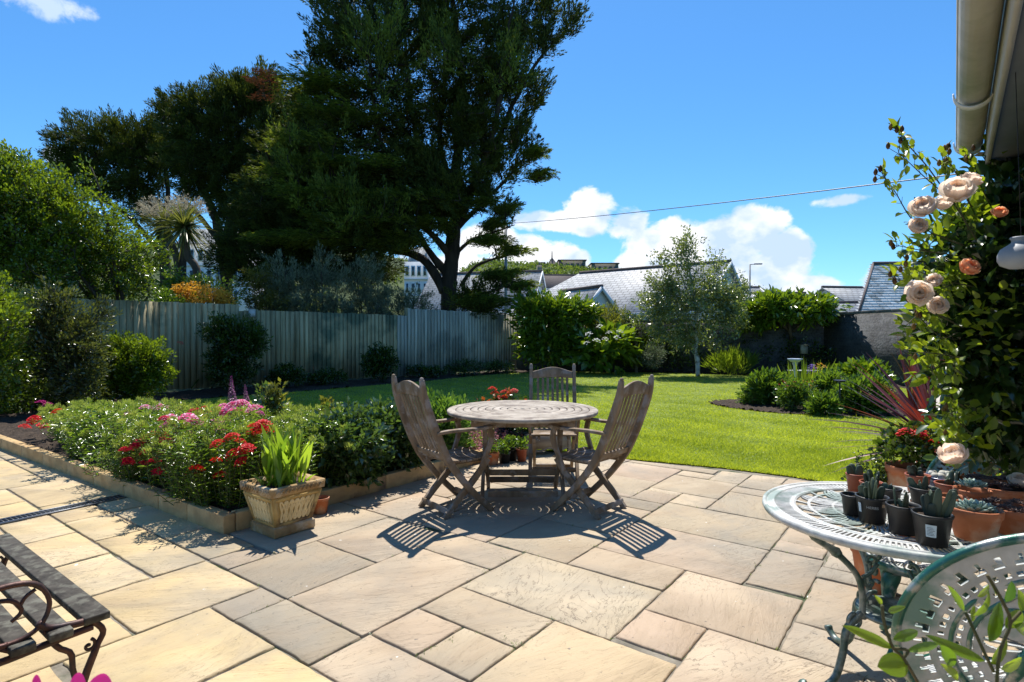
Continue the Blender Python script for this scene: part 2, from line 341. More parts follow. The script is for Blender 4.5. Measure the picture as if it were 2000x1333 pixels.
L_far = leaf_mat('distant_tree_leaf', (.03, .06, .02), (.19, .26, .07), .35, .6, .2)
# ---------------------------------------------------------------- ground, patio, lawn, beds, fence, walls
m, N, L, b = nodes('sandstone')
at = N.new('ShaderNodeAttribute'); at.attribute_name = 'rnd'
base = ramp(N, L, at.outputs['Fac'], [(0, (.29, .235, .16)), (.2, (.44, .325, .225)), (.38, (.38, .305, .20)), (.5, (.49, .38, .25)), (.62, (.50, .365, .19)), (.8, (.54, .405, .205)), (1, (.52, .39, .215))])
# each slab carries its own offset and grain direction so the riven figure never repeats
pos = N.new('ShaderNodeTexCoord').outputs['Object']
cmb = N.new('ShaderNodeCombineXYZ'); mm = N.new('ShaderNodeMath'); mm.operation = 'MULTIPLY'; mm.inputs[1].default_value = 97.0; L.new(at.outputs['Fac'], mm.inputs[0]); L.new(mm.outputs[0], cmb.inputs[2])
vr = N.new('ShaderNodeVectorRotate'); vr.rotation_type = 'Z_AXIS'; L.new(pos, vr.inputs['Vector'])
ma = N.new('ShaderNodeMath'); ma.operation = 'MULTIPLY'; ma.inputs[1].default_value = 211.0; L.new(at.outputs['Fac'], ma.inputs[0]); sn = N.new('ShaderNodeMath'); sn.operation = 'SINE'; L.new(ma.outputs[0], sn.inputs[0])
ma2 = N.new('ShaderNodeMath'); ma2.operation = 'MULTIPLY'; ma2.inputs[1].default_value = .5; L.new(sn.outputs[0], ma2.inputs[0]); ma3 = N.new('ShaderNodeMath'); ma3.operation = 'SUBTRACT'; ma3.inputs[1].default_value = .65; L.new(ma2.outputs[0], ma3.inputs[0]); L.new(ma3.outputs[0], vr.inputs['Angle'])
va = N.new('ShaderNodeVectorMath'); va.operation = 'ADD'; L.new(vr.outputs[0], va.inputs[0]); L.new(cmb.outputs[0], va.inputs[1]); vec = va.outputs[0]
n1 = tex_noise(N, L, 1.6, 8, vec, .62, .6, stretch=(1, 2.6, 1)); n2 = tex_noise(N, L, 5, 8, vec, .7, 1.2, stretch=(.6, 4, 1)); n3 = tex_noise(N, L, 90, 4, vec); n4 = tex_noise(N, L, 1.1, 3, vec, .5, .3)
c = mixc(N, L, base, (.33, .24, .15), ramp(N, L, n1, [(.44, (0, 0, 0)), (.7, (.6, .6, .6))]))
c = mixc(N, L, c, (.66, .54, .37), ramp(N, L, n4, [(.48, (0, 0, 0)), (.75, (.6, .6, .6))]))
c = mixc(N, L, c, (.30, .225, .155), ramp(N, L, n2, [(.55, (0, 0, 0)), (.75, (.35, .35, .35))]))
c = mixc(N, L, c, (.2, .16, .12), ramp(N, L, n3, [(.63, (0, 0, 0)), (.75, (.35, .35, .35))]))
nd = tex_noise(N, L, .9, 5, None, .6, .4); c = mixc(N, L, c, (.25, .225, .18), ramp(N, L, nd, [(.48, (0, 0, 0)), (.66, (.72, .72, .72))]))
fr = N.new('ShaderNodeMath'); fr.operation = 'MULTIPLY'; fr.inputs[1].default_value = 1 / .085; L.new(n1, fr.inputs[0]); fr2 = N.new('ShaderNodeMath'); fr2.operation = 'FRACT'; L.new(fr.outputs[0], fr2.inputs[0])
ln = ramp(N, L, fr2.outputs[0], [(0, (1, 1, 1)), (.05, (1, 1, 1)), (.09, (0, 0, 0)), (1, (0, 0, 0))]); gate = ramp(N, L, n4, [(.52, (0, 0, 0)), (.64, (.75, .75, .75))]); lm_ = mixc(N, L, ln, gate, 1.0, 'MULTIPLY')
c = mixc(N, L, c, (.15, .11, .075), lm_)
sp_ = tex_noise(N, L, 26, 3, None, .6); c = mixc(N, L, c, (.11, .10, .085), ramp(N, L, sp_, [(.68, (0, 0, 0)), (.72, (.7, .7, .7))]))
sp2 = tex_noise(N, L, 17, 2, None, .6, .0, stretch=(1, 1, 1)); c = mixc(N, L, c, (.70, .68, .62), ramp(N, L, sp2, [(.745, (0, 0, 0)), (.76, (.9, .9, .9))]))
L.new(c, b.inputs['Base Color']); b.inputs['Roughness'].default_value = .72; b.inputs['Specular IOR Level'].default_value = .35
# riven ledges: terraced noise + grain
st = N.new('ShaderNodeMath'); st.operation = 'SNAP'; st.inputs[1].default_value = .085; L.new(n1, st.inputs[0])
hh = N.new('ShaderNodeMath'); hh.operation = 'MULTIPLY_ADD'; L.new(st.outputs[0], hh.inputs[0]); hh.inputs[1].default_value = 1.3
h2 = N.new('ShaderNodeMath'); h2.operation = 'MULTIPLY'; h2.inputs[1].default_value = .35; L.new(n2, h2.inputs[0]); L.new(h2.outputs[0], hh.inputs[2])
h3 = N.new('ShaderNodeMath'); h3.operation = 'MULTIPLY_ADD'; L.new(n3, h3.inputs[0]); h3.inputs[1].default_value = .05; L.new(hh.outputs[0], h3.inputs[2])
bump(N, L, b, h3.outputs[0], .75, .028)
M_stone = m
M_mortar = rough_mat('mortar', (.13, .115, .09), (.30, .265, .21), 12, .95, .6, .01, c3=(.05, .07, .03), s3=2.5)
M_soil = rough_mat('soil', (.022, .015, .010), (.085, .06, .042), 22, .95, 1.0, .03, 60)
M_lawn = rough_mat('lawn_turf', (.10, .15, .02), (.22, .27, .05), 3, .9, .7, .02, 120)
M_land = rough_mat('rough_land', (.03, .05, .012), (.07, .10, .03), .3, .95, .4, .05)
def sheet(name, poly, z, mat, th=0.0, kind='structure'):
    mb = MB(); P = [(x, y, z) for x, y in poly]; mb.add(P, [list(range(len(P)))]); return tag(mb.build(name, mat), kind=kind)
sheet('ground', [(-600, -60), (600, -60), (600, 1500), (-600, 1500)], -.06, M_land)
pat_edge = [(-.55, 6.15), (.2, 6.95), (.75, 6.62), (1.04, 6.46), (1.64, 6.2), (2.22, 5.92), (2.73, 5.58), (3.05, 5.26), (3.35, 4.95), (3.7, 4.6), (4.6, 3.7)]
# lawn: polygon beyond the patio edge
lawn = [(-5.4, 9.1), (-3.0, 7.6), (-1.2, 6.9), (-.55, 6.6), (.2, 6.95), (.75, 6.62), (1.04, 6.46), (1.64, 6.2), (2.22, 5.92), (2.73, 5.58), (3.05, 5.26), (3.35, 4.95), (4.6, 3.7), (9.5, 4.5), (10.3, 12.5), (9.7, 16.5), (8.0, 19.2), (5.6, 20.3),
        (3, 20.9), (1, 21.0), (-.9, 19.3), (-2.6, 16.7), (-4.6, 14.3), (-6.0, 12.9), (-7.6, 11.2), (-7.4, 10.2)]
sheet('lawn', lawn, -.004, M_lawn)
patio = [(-9, -2), (6, -2), (5.2, 3.2), (3.7, 4.6)] + [(x, y - .02) for x, y in pat_edge[::-1][1:]] + [(-1.4, 5.6), (-2.2, 4.0), (-9, 8.9)]
sheet('paving_bed', patio, -.012, M_mortar)
slabs = []
u = .31
def sl(a0, a1, b0, b1, r): slabs.append((a0, a1, b0, b1, r))
g = lambda: R.uniform(.15, .5)
# slabs of the greyer area traced in metres along the two joint directions (a to the upper left, b to the upper right)
for q in [(0, .62, 0, .6, .02), (-.62, 0, 0, .93, .28), (0, .62, .6, 1.21, .1), (-.62, 0, .93, 1.26, .3), (0, .24, -.28, 0, .05), (-.62, 0, -.28, 0, .0), (.62, .86, 0, .28, .07),
          (-1.24, -.62, -.28, .04, .12), (-.93, -.62, .04, .35, .25), (-1.24, -.62, .35, .66, .33), (-1.24, -.93, .04, .35, .35), (-1.54, -.62, .66, 1.28, .38),
          (-.93, -.31, 1.28, 1.9, .36), (-.31, .31, 1.26, 1.9, .22), (-1.54, -.93, 1.28, 1.62, .3), (-1.86, -.93, 1.62, 2.25, .24), (-1.86, -.93, 2.25, 2.87, .4), (-2.17, -1.86, 1.66, 2.28, .1),
          (-2.17, -1.54, 1.03, 1.62, .26), (-1.86, -1.54, .7, 1.03, .2), (-1.86, -1.24, .02, .66, .55), (-2.5, -1.86, 0.1, 1.03, .15), (-2.8, -2.17, 1.03, 1.35, .12), (-2.8, -2.17, 1.35, 1.97, .3),
          (-1.24, -.93, 2.87, 3.2, .45), (-1.24, -.62, 3.2, 3.8, .42), (-.62, 0, 2.87, 3.45, .35), (-1.86, -1.24, 2.87, 3.5, .38), (-1.24, -.95, 3.8, 4.42, .42), (-.93, -.31, 1.9, 2.55, .3)]: sl(*q)
for q in [(.24, .86, -.62, 0, .72), (-.38, .24, -.9, -.28, .8), (.86, 1.48, -.62, -.31, .85), (.86, 1.79, -.31, .0, .78), (-1.0, -.38, -1.2, -.28, .75), (1.48, 2.1, -.95, -.31, .9), (.24, .86, -1.24, -.62, .82)]: sl(*q)
def overlaps(q): return any(q[0] < s[1] - .05 and q[1] > s[0] + .05 and q[2] < s[3] - .05 and q[3] > s[2] + .05 for s in slabs)
def in_poly(p, poly):
    x, y = p; c = False; n = len(poly)
    for i in range(n):
        x0, y0 = poly[i]; x1, y1 = poly[(i + 1) % n]
        if (y0 > y) != (y1 > y) and x < (x1 - x0) * (y - y0) / (y1 - y0) + x0: c = not c
    return c
sizes = [(3, 2), (2, 3), (2, 2), (2, 2), (2, 1), (1, 2), (1, 1)]
for area in (0, 1):
    A0 = 0.0 if area == 0 else .24
    for ia in range(-22, 30):
        for ib in range(-12, 16):
            opts = sizes[:]; 
            if R.uniform() < .6: R.shuffle(opts[:5]); k0 = int(R.integers(0, 5)); opts = opts[k0:] + [(2, 1), (1, 2), (1, 1)]
            for (na, nb) in opts:
                a0 = A0 + ia * u; b0 = ib * u; q = (a0, a0 + na * u, b0, b0 + nb * u); ca, cb = (q[0] + q[1]) / 2, (q[2] + q[3]) / 2
                cream = (q[0] > .83 and q[2] < .35) or (q[3] <= .03 and q[0] >= .2) or q[3] <= -.2
                grey = q[1] < .9 and q[2] > -.31 or (q[1] < 1.3 and q[2] > .25)
                if (area == 1 and not cream) or (area == 0 and not grey): continue
                if overlaps(q): continue
                P = AB(ca, cb)
                if P[0] < -8.5 or P[1] < -1.2 or P[0] > 5: continue
                sl(*q, R.uniform(.62, 1) if area == 1 else R.uniform(.0, .5)); break
# narrow cut pieces fill what is left between the traced slabs
res = .03; na_ = int((3.2 + 3.6) / res); nb_ = int(6.2 / res); occ = np.zeros((na_, nb_), bool)
for s_ in slabs:
    i0, i1 = int(round((s_[0] + 3.6) / res)), int(round((s_[1] + 3.6) / res)); j0, j1 = int(round((s_[2] + 1.5) / res)), int(round((s_[3] + 1.5) / res)); occ[max(i0, 0):max(i1, 0), max(j0, 0):max(j1, 0)] = True
for i in range(na_):
    for j in range(nb_):
        if occ[i, j]: continue
        i1 = i
        while i1 < na_ and not occ[i1, j] and (i1 - i) < 22: i1 += 1
        j1 = j
        while j1 < nb_ and not occ[i:i1, j1].any() and (j1 - j) < 22: j1 += 1
        occ[i:i1, j:j1] = True
        if (i1 - i) >= 2 and (j1 - j) >= 2:
            a0, b0 = i * res - 3.6, j * res - 1.5; sl(a0, i1 * res - 3.6, b0, j1 * res - 1.5, R.uniform(.62, 1) if (b0 < -.3 or a0 > .85) else R.uniform(0, .5))
mb = MB()
def clip_poly(P, poly_in):
    out = P
    e = poly_in
    for i in range(len(e) - 1):
        a = np.array(e[i]); d = np.array(e[i + 1]) - a; n = np.array([d[1], -d[0]])    # keep the camera side
        new = []
        for j in range(len(out)):
            p, q = out[j], out[(j + 1) % len(out)]; sp, sq = (p - a) @ n, (q - a) @ n
            if sp >= 0: new.append(p)
            if sp * sq < 0: new.append(p + (q - p) * sp / (sp - sq))
        out = new
        if len(out) < 3: return []
    return out
DRAIN = (np.array([-4.2, 3.86]), np.array([-2.74, 5.05]))
for (a0, a1, b0, b1, r) in slabs:
    g_ = .006 if r < .58 else .009
    c = [(a0 + g_, b0 + g_), (a1 - g_, b0 + g_), (a1 - g_, b1 - g_), (a0 + g_, b1 - g_)]
    pts = []
    for i in range(4):
        p, q = np.array(c[i]), np.array(c[(i + 1) % 4]); n = max(2, int(np.linalg.norm(q - p) / .05))
        for k in range(n): pts.append(p + (q - p) * k / n + (R.normal(size=2) * .0016 if k else R.uniform(-.003, .003, 2)))
    P2 = np.array([AB(x, y)[:2] for x, y in pts]); cen = P2.mean(0)
    if cen[1] > 4.2 and cen[0] > -1.0:
        P2 = clip_poly(list(P2), pat_edge[1:]); 
        if len(P2) < 3: continue
        P2 = np.array(P2); cen = P2.mean(0)
    z = R.uniform(-.0025, .0015); tilt = R.normal(size=2) * .0016; n = len(P2)
    zt = z + (P2 - cen) @ tilt; inn = cen + (P2 - cen) * (1 - .007 / (np.linalg.norm(P2 - cen, axis=1, keepdims=True)))
    V = np.concatenate([np.c_[inn, zt], np.c_[P2, zt - .004 + R.normal(size=n) * .0006], np.c_[P2, np.full(n, -.03)]])
    i = np.arange(n); j = (i + 1) % n
    mb.add(V, np.concatenate([np.stack([n + i, n + j, j, i], 1), np.stack([2 * n + i, 2 * n + j, n + j, n + i], 1)]), r)
    mb.N.append([int(q) + mb.n - 3 * n for q in range(n)]); mb.nr.append(r)
tag(mb.build('patio_paving', M_stone), kind='structure')
# moss tufts / weeds growing in the joints
mb = MB(); P = []
for px, py in [(1025, 1080), (985, 1096), (945, 1118), (948, 1120), (850, 1268), (825, 1283), (875, 1255), (1010, 1262), (985, 1250), (1075, 1210), (1165, 1071), (1160, 1069), (1480, 1105), (1300, 1150), (1575, 1170), (1000, 1265), (930, 1242)]:
    c = G(px, py); k = 9; P.append(c + np.c_[R.normal(size=(k, 2)) * .012, np.full(k, -.004)])
for (a0, a1, b0, b1, r) in slabs:
    if r < .58:
        for q in range(5):
            t = R.uniform(); c = AB(a0, b0 + (b1 - b0) * t) if R.uniform() < .5 else AB(a0 + (a1 - a0) * t, b0)
            P.append(c + np.c_[R.normal(size=(2, 2)) * .006, np.full(2, -.006)])
P = np.concatenate(P); D = rnd_dir(len(P)); D[:, 2] = abs(D[:, 2]) + .4
blades(mb, P, D, R.uniform(.008, .028, len(P)), .003, R.uniform(0, 1, len(P)), 2, .2)
tag(mb.build('joint_weeds', L_mid), 'small green weeds and moss in the paving joints', 'weeds', kind='stuff')
# drainage channel grille
dr = wempty('drain_channel', G(110, 1005), 'narrow dark metal drain grille set across the cream paving', 'drain grille')
p0 = G(-60, 1034)[:2]; p1 = G(238, 972)[:2]; d = (p1 - p0); Ld = np.linalg.norm(d); d /= Ld; n_ = np.array([-d[1], d[0]])
mb = MB(); wd = .06
for s_ in (-1, 1): mb.bar([*(p0 + n_ * wd * s_), .006], [*(p1 + n_ * wd * s_), .006], .012, .012, rnd=.6)
mb.build('frame', plain('galvanised_steel', (.25, .26, .28), .45, .7), dr)
mb = MB(); k = 0
while k * .028 < Ld:
    c = p0 + d * k * .028
    mb.bar([*(c - n_ * (wd - .007)), .005], [*(c + n_ * (wd - .007)), .005], .009, .009); k += 1
for t in (-.45, 0, .45): mb.bar([*(p0 + n_ * wd * t), .004], [*(p1 + n_ * wd * t), .004], .008, .008)
mb.build('grille', plain('dark_grille', (.06, .065, .075), .5, .6), dr)
mb = MB(); mb.bar([*p0, .0015], [*p1, .0015], wd * 2 - .014, .002); mb.build('channel', plain('painted_void_shade', (.008, .008, .008), .9), dr)  # flat near-black strip, shade of the open channel put into its colour

# soil sheets ---------------------------------------------------
def soil(name, poly, z, amp, res=.06):
    P = np.array(poly); x0, y0 = P.min(0); x1, y1 = P.max(0); mb = MB(); nx = int((x1 - x0) / res) + 1; ny = int((y1 - y0) / res) + 1
    X, Y = np.meshgrid(np.linspace(x0, x1, nx), np.linspace(y0, y1, ny)); Z = z + amp * (R.uniform(size=X.shape) ** 2)
    V = np.stack([X, Y, Z], -1).reshape(-1, 3); fc = []
    ok = np.array([[in_poly((X[j, i], Y[j, i]), poly) for i in range(nx)] for j in range(ny)])
    for j in range(ny - 1):
        for i in range(nx - 1):
            if ok[j, i] and ok[j + 1, i] and ok[j, i + 1] and ok[j + 1, i + 1]: a = j * nx + i; fc.append([a, a + 1, a + nx + 1, a + nx])
    mb.add(V, np.array(fc)); return tag(mb.build(name, M_soil, smooth=False), kind='structure')
K0 = G(434, 1046)[:2]; K1 = G(0, 878)[:2]; dA = unit(K1 - K0); KR0 = K0; dB = unit(G(640, 990)[:2] - K0 + np.array([0.05, 0])); dB = BV[:2]
KA = K0 + dA * 8.5; KB = K0 + dB * 3.05
raised = [tuple(K0), tuple(KA), tuple(KA + BV[:2] * 2.2), (-5.6, 9.0), (-3.0, 7.5), (-1.1, 6.7), tuple(KB)]
soil('raised_bed_soil', [tuple(np.array(p) + .0) for p in raised], .095, .04)
soil('fence_border_soil', [(-14, 5), (-6.0, 9.2), (-7.4, 10.3), (-7.5, 11.2), (-6.0, 12.8), (-4.6, 14.2), (-2.6, 16.6), (-.9, 19.2), (1, 20.9), (3, 20.8), (5.6, 20.2), (8.0, 19.1), (9.7, 16.4), (9.9, 14.8), (10.6, 14.6), (10.4, 20), (6, 22), (0, 22.2), (-9.5, 12.6), (-14, 9)], -.03, .07, .14)
# island bed in the lawn
cI = G(1600, 800); ang = np.linspace(0, 2 * pi, 40, endpoint=False)
isl = [(cI[0] + .1 + 1.85 * cos(t) * (1 + .05 * sin(3 * t)) + .2 * sin(t), cI[1] + .35 + 1.25 * sin(t) - .35 * cos(t)) for t in ang]
soil('island_bed_soil', isl, .0, .045, .05)
# sandstone sleepers edging the raised bed
M_sleeper = rough_mat('edging_stone', (.34, .22, .10), (.64, .45, .22), 5, .85, .5, .01, 25, c3=(.16, .10, .06), s3=2.5)
def sleeper(p, q, label, h=.125, th=.085):
    c = (p + q) / 2; d = unit(q - p); n = np.array([-d[1], d[0]])
    ln = np.linalg.norm(q - p) - .006; rz = math.atan2(d[1], d[0]); inner = BV[:2] if abs(d @ dA) > .7 else AV[:2]
    cc = c + inner * th / 2; mb = MB(); mb.box((0, 0, h / 2 - .015), (ln, th, h + .03), rnd=R.uniform(.3, .8))
    o = mb.build('edging_block', M_sleeper, bevel=.006); o.location = (cc[0], cc[1], 0); o.rotation_euler = (0, 0, rz); tag(o, label, 'edging stone', 'stone edging blocks of the raised flower bed'); return o
seg = [0, .52, .98, 1.62, 2.28, 2.95, 3.65, 4.35, 5.1, 5.9, 6.8, 7.7]
lab = ['sunlit edging block at the near corner beside the stone planter', 'edging block below the red sweet williams, second from the corner', 'edging block touched by the end of the drain grille', 'edging block just left of the drain grille end',
       'edging block with bare top below the lime green foliage', 'edging block below the leftmost red flower', 'edging block beside the bare soil patch', 'leftmost visible edging block in the row', 'edging block running out of view at left', 'edging block out of view', 'last edging block out of view']
for i in range(len(seg) - 1): sleeper(K0 + dA * seg[i], K0 + dA * seg[i + 1], lab[i])
seg = [.09, .75, 1.45, 2.2, 3.05]
lab = ['shaded edging block behind the stone planter', 'edging block right of the small terracotta pot', 'edging block left of the wooden chair legs', 'edging block behind the left wooden chair']
for i in range(4): sleeper(K0 + dB * seg[i], K0 + dB * seg[i + 1], lab[i])
# ---------------------------------------------------------------- grass
def grass(name, poly, n, hmin, hmax, wd, mat, ymin=None, ymax=None):
    P = np.array(poly); x0, y0 = P.min(0); x1, y1 = P.max(0); ymin = ymin or y0; ymax = ymax or y1
    pts = []; px = np.array([p[0] for p in poly]); py = np.array([p[1] for p in poly])
    # density falls with distance
    uu = R.uniform(size=n * 3); Y = 1 / (1 / ymin + uu * (1 / ymax - 1 / ymin)); X = R.uniform(-.95, 1.0, n * 3) * Y
    ins = np.zeros(len(X), bool)
    for i in range(len(poly)):
        xa, ya = poly[i]; xb, yb = poly[(i + 1) % len(poly)]
        if ya == yb: continue
        c = ((ya > Y) != (yb > Y)) & (X < (xb - xa) * (Y - ya) / (yb - ya) + xa); ins ^= c
    ins &= ~(((X - cI[0] - .1) / 1.8) ** 2 + ((Y - cI[1] - .35 + .19 * (X - cI[0])) / 1.25) ** 2 < 1)
    X = X[ins][:n]; Y = Y[ins][:n]
    for (xa, ya), (xb, yb) in zip(pat_edge[1:-2], pat_edge[2:-1]):
        k_ = int(900 * math.hypot(xb - xa, yb - ya)); t_ = R.uniform(size=k_); X = np.r_[X, xa + (xb - xa) * t_ + R.normal(size=k_) * .012]; Y = np.r_[Y, ya + (yb - ya) * t_ + .012 + abs(R.normal(size=k_)) * .025 - .02]
    m = len(X); sc = (Y / 6) ** .6
    d = rnd_dir(m); d[:, 2] = abs(d[:, 2]) + .55; mb = MB(); base = np.stack([X, Y, np.full(m, -.005)], 1); d = unit(d)
    hh = R.uniform(hmin, hmax, m) * (1 + .35 * np.sin(X * 3.1 + Y) * np.sin(Y * 2.7)) * np.where(R.uniform(size=m) < .03, 1.8, 1); side = unit(np.cross(d, rnd_dir(m)))
    V = np.stack([base - side * (wd * sc)[:, None], base + side * (wd * sc)[:, None], base + d * hh[:, None]], 1).reshape(-1, 3)
    patch = np.sin(X * 1.7 + np.sin(Y * .9) * 1.3) * .5 + np.sin(Y * 2.3 + X * .7) * .5 + 1.2 * np.sin((X * .8 + Y * .6) * 7.0) * .5 + np.sin(X * 5.1 + 2 * np.sin(Y * 3.3)) * np.sin(Y * 4.3 + X) * .9
    mb.add(V, np.arange(3 * m).reshape(-1, 3), np.clip(R.uniform(0, 1, m) * .62 + .19 + .14 * patch, 0, 1)); return tag(mb.build(name, mat), 'short mown green lawn grass', 'grass', kind='stuff')
L_grass = leaf_mat('grass_blade', (.17, .24, .02), (.52, .58, .09), .46, .4, .4, tcol=(1.7, 1.6, .5))
grass('lawn_grass', lawn, 420000, .014, .036, .0035, L_grass, 5.0, 21.2)
# ---------------------------------------------------------------- wooden table and chairs
M_teak = rough_mat('weathered_teak', (.13, .088, .052), (.31, .23, .155), 7, .8, .45, .004, 60, stretch=(1.5, 1.5, .35), c3=(.30, .26, .23), s3=9)
M_teaktop = rough_mat('bleached_teak', (.27, .225, .175), (.47, .41, .34), 9, .72, .4, .003, 70, c3=(.20, .16, .13), s3=7)
def beam(mb, path, wd, th, side, rnd=.5, m=14):
    q = smooth_path(path, m); T = unit(np.gradient(q, axis=0)); s_ = np.array(side, float); Nn = unit(np.cross(T, s_)); sd_ = unit(np.cross(Nn, T))
    wd = np.interp(np.linspace(0, 1, m), np.linspace(0, 1, len(np.atleast_1d(wd))), np.atleast_1d(wd)) if np.ndim(wd) else np.full(m, wd)
    th = np.full(m, th) if not np.ndim(th) else np.interp(np.linspace(0, 1, m), np.linspace(0, 1, len(th)), th)
    a, b = wd[:, None] / 2, th[:, None] / 2
    V = np.stack([q - sd_ * a - Nn * b, q + sd_ * a - Nn * b, q + sd_ * a + Nn * b, q - sd_ * a + Nn * b], 1).reshape(-1, 3)
    i = np.arange(m - 1)[:, None] * 4; j = np.arange(4)[None]; k = (j + 1) % 4
    Fq = np.stack([i + j, i + k, i + 4 + k, i + 4 + j], -1).reshape(-1, 4); e = np.array([[3, 2, 1, 0], [4 * m - 4, 4 * m - 3, 4 * m - 2, 4 * m - 1]])
    mb.add(V, np.concatenate([Fq, e]), rnd)
post = [(-.335, 1.055), (-.315, .93), (-.24, .72), (-.145, .50), (-.07, .38), (.08, .20), (.285, .0)]
def post_y(z):
    q = smooth_path([(0, a, b) for a, b in post], 60); o = np.argsort(q[:, 2]); return float(np.interp(z, q[o, 2], q[o, 1]))
def make_chair(loc, rz, label):
    t = empty('wooden_chair', loc, label, 'chair', 'folding wooden armchairs round the table', rz); hw = .225
    for s in (-1, 1):
        mb = MB(); beam(mb, [(s * hw, y, z) for y, z in post], [.034, .036, .038, .038, .036], [.030, .052, .058, .052, .046, .044], (1, 0, 0), .45, 26)
        mb.lathe((s * hw, -.337, 1.047), [(.012, 0), (.017, .012), (.013, .024), (0.001, .028)], 8, .5); mb.build('back_post', M_teak, t, bevel=.004)
        mb = MB(); beam(mb, [(s * (hw - .038), .275, .405), (s * (hw - .038), .15, .27), (s * (hw - .038), .0, .13), (s * (hw - .038), -.125, .0)], .03, [.04, .05, .05, .042], (1, 0, 0), .4, 18); mb.build('leg', M_teak, t, bevel=.004)
        mb = MB(); ya = post_y(.66); beam(mb, [(s * (hw + .01), ya - .005, .655), (s * (hw + .02), ya + .12, .665), (s * (hw + .03), .12, .662), (s * (hw + .025), .265, .668), (s * (hw + .02), .30, .655)], [.035, .05, .06, .062, .045], .022, (1, 0, 0), .6, 18); mb.build('armrest', M_teak, t, bevel=.005)
        mb = MB(); beam(mb, [(s * (hw + .012), .255, .655), (s * (hw + .010), .27, .56), (s * (hw - .002), .215, .42), (s * (hw - .001), .17, .33)], .026, [.04, .042, .034, .03], (1, 0, 0), .4, 12); mb.build('arm_support', M_teak, t, bevel=.003)
    # backrest: crest rail with a raised curve, lower rail, seven slats following the bend
    mb = MB(); n = 18; V = []
    for i in range(n + 1):
        x = -hw + .018 + (2 * hw - .036) * i / n; tt = i / n; top = .985 + .062 * math.sin(pi * tt) ** 1.5 + .008 * math.cos(2 * pi * tt); bot = .922 + .012 * math.sin(pi * tt)
        for z in (bot, top):
            for d_ in (-.011, .011): V.append((x, post_y(min(z, 1.05)) + d_ + .004, z))
    fc = []
    for i in range(n):
        a = 4 * i; b_ = 4 * (i + 1); fc += [[a, b_, b_ + 2, a + 2], [a + 1, a + 3, b_ + 3, b_ + 1], [a + 2, b_ + 2, b_ + 3, a + 3], [a, a + 1, b_ + 1, b_]]
    fc += [[0, 2, 3, 1], [4 * n, 4 * n + 1, 4 * n + 3, 4 * n + 2]]; mb.add(V, np.array(fc), .5); mb.build('crest_rail', M_teak, t, bevel=.004)
    mb = MB(); mb.bar((-hw + .017, post_y(.47), .47), (hw - .017, post_y(.47), .47), .024, .05, (0, -.4, 1)); mb.build('lower_rail', M_teak, t, bevel=.003)
    for k in range(7):
        x = (k - 3) * .055; mb = MB(); beam(mb, [(x * .92, post_y(z) + .004, z) for z in (.487, .6, .7, .8, .932)], .026, .012, (1, 0, 0), R.uniform(.3, .8), 14); mb.build('slat', M_teak, t, bevel=.002)
    mb = MB()
    for k in range(7):
        y = -.075 + k * .056; z = .425 - .010 * math.sin(pi * k / 6); mb.box((0, y, z), (2 * hw - .05 if k < 6 else 2 * hw + .0, .048, .018), rnd=R.uniform(.3, .8))
    for s in (-1, 1): mb.box((s * (hw - .085), .095, .400), (.026, .38, .028), rnd=.3)
    mb.build('seat', M_teak, t, bevel=.003)
    for (y, z) in ((-.095, .05), (.215, .085)):
        mb = MB(); mb.bar((-hw + .02, y, z), (hw - .02, y, z), .022, .042, (0, .3, 1)); mb.build('stretcher', M_teak, t, bevel=.003)
    return t
def face(dx, dy): return math.atan2(dy, dx) - pi / 2      # local +Y points along (dx, dy)
make_chair((-.52, 4.50, 0), face(.79, .61), 'weathered wooden chair at left of the round table, beside the flower bed')
make_chair((.68, 4.49, 0), face(-.75, .66), 'weathered wooden chair at right of the round table, nearest the lawn')
make_chair((.41, 5.70, 0), face(-.05, -1), 'wooden chair standing behind the round table with its seat toward the camera')
TX, TY, TZ = .09, 4.92, .745
t = empty('round_table', (TX, TY, 0), 'weathered round wooden table with concentric ring slats', 'table')
mb = MB(); rr = .645; rings = [(.575, .645), (.512, .569), (.449, .506), (.386, .443), (.323, .380), (.260, .317), (.197, .254), (.134, .191), (.071, .128), (.02, .065)]
for i, (a, b_) in enumerate(rings):
    th = .030 if i == 0 else .02; e = .006
    mb.lathe((0, 0, TZ), [(a, -th), (b_ - e, -th), (b_, -th + e), (b_, -e), (b_ - e, 0), (a + .002, 0), (a, -.002), (a, -th)], 96, [.5, .35, .6, .45, .7, .4, .55, .5, .6, .5][i])
    for k in range(4 if i else 0):
        an = pi / 4 + k * pi / 2; mb.box((cos(an) * (b_ + .003), sin(an) * (b_ + .003), TZ - .011), (.012, .05, .014), rz=an, rnd=.4)
mb.build('tabletop', M_teaktop, t, smooth=False)
mb = MB()
for k in range(4):
    an = pi / 4 + k * pi / 2; mb.bar((0.02 * cos(an), .02 * sin(an), TZ - .047), (cos(an) * .56, sin(an) * .56, TZ - .047), .05, .032)
mb.lathe((0, 0, TZ - .1), [(.0, 0), (.05, 0), (.05, .036)], 12)
for s in (-1, 1): mb.bar((-.42, s * .30, TZ - .086), (.42, s * .30, TZ - .086), .028, .05); mb.bar((s * .34, -.28, TZ - .12), (s * .34, .28, TZ - .12), .028, .04)
mb.build('frame', M_teak, t, bevel=.002)
for sx in (-1, 1):
    for sy in (-1, 1):
        xx = sx * (.335 if sy > 0 else .303); mb = MB(); beam(mb, [(xx, sy * .34, TZ - .11), (xx, sy * .19, .38), (xx, -sy * .02, .20), (xx, -sy * .27, 0)], .03, .055, (1, 0, 0), .4, 18); mb.build('leg', M_teak, t, bevel=.003)
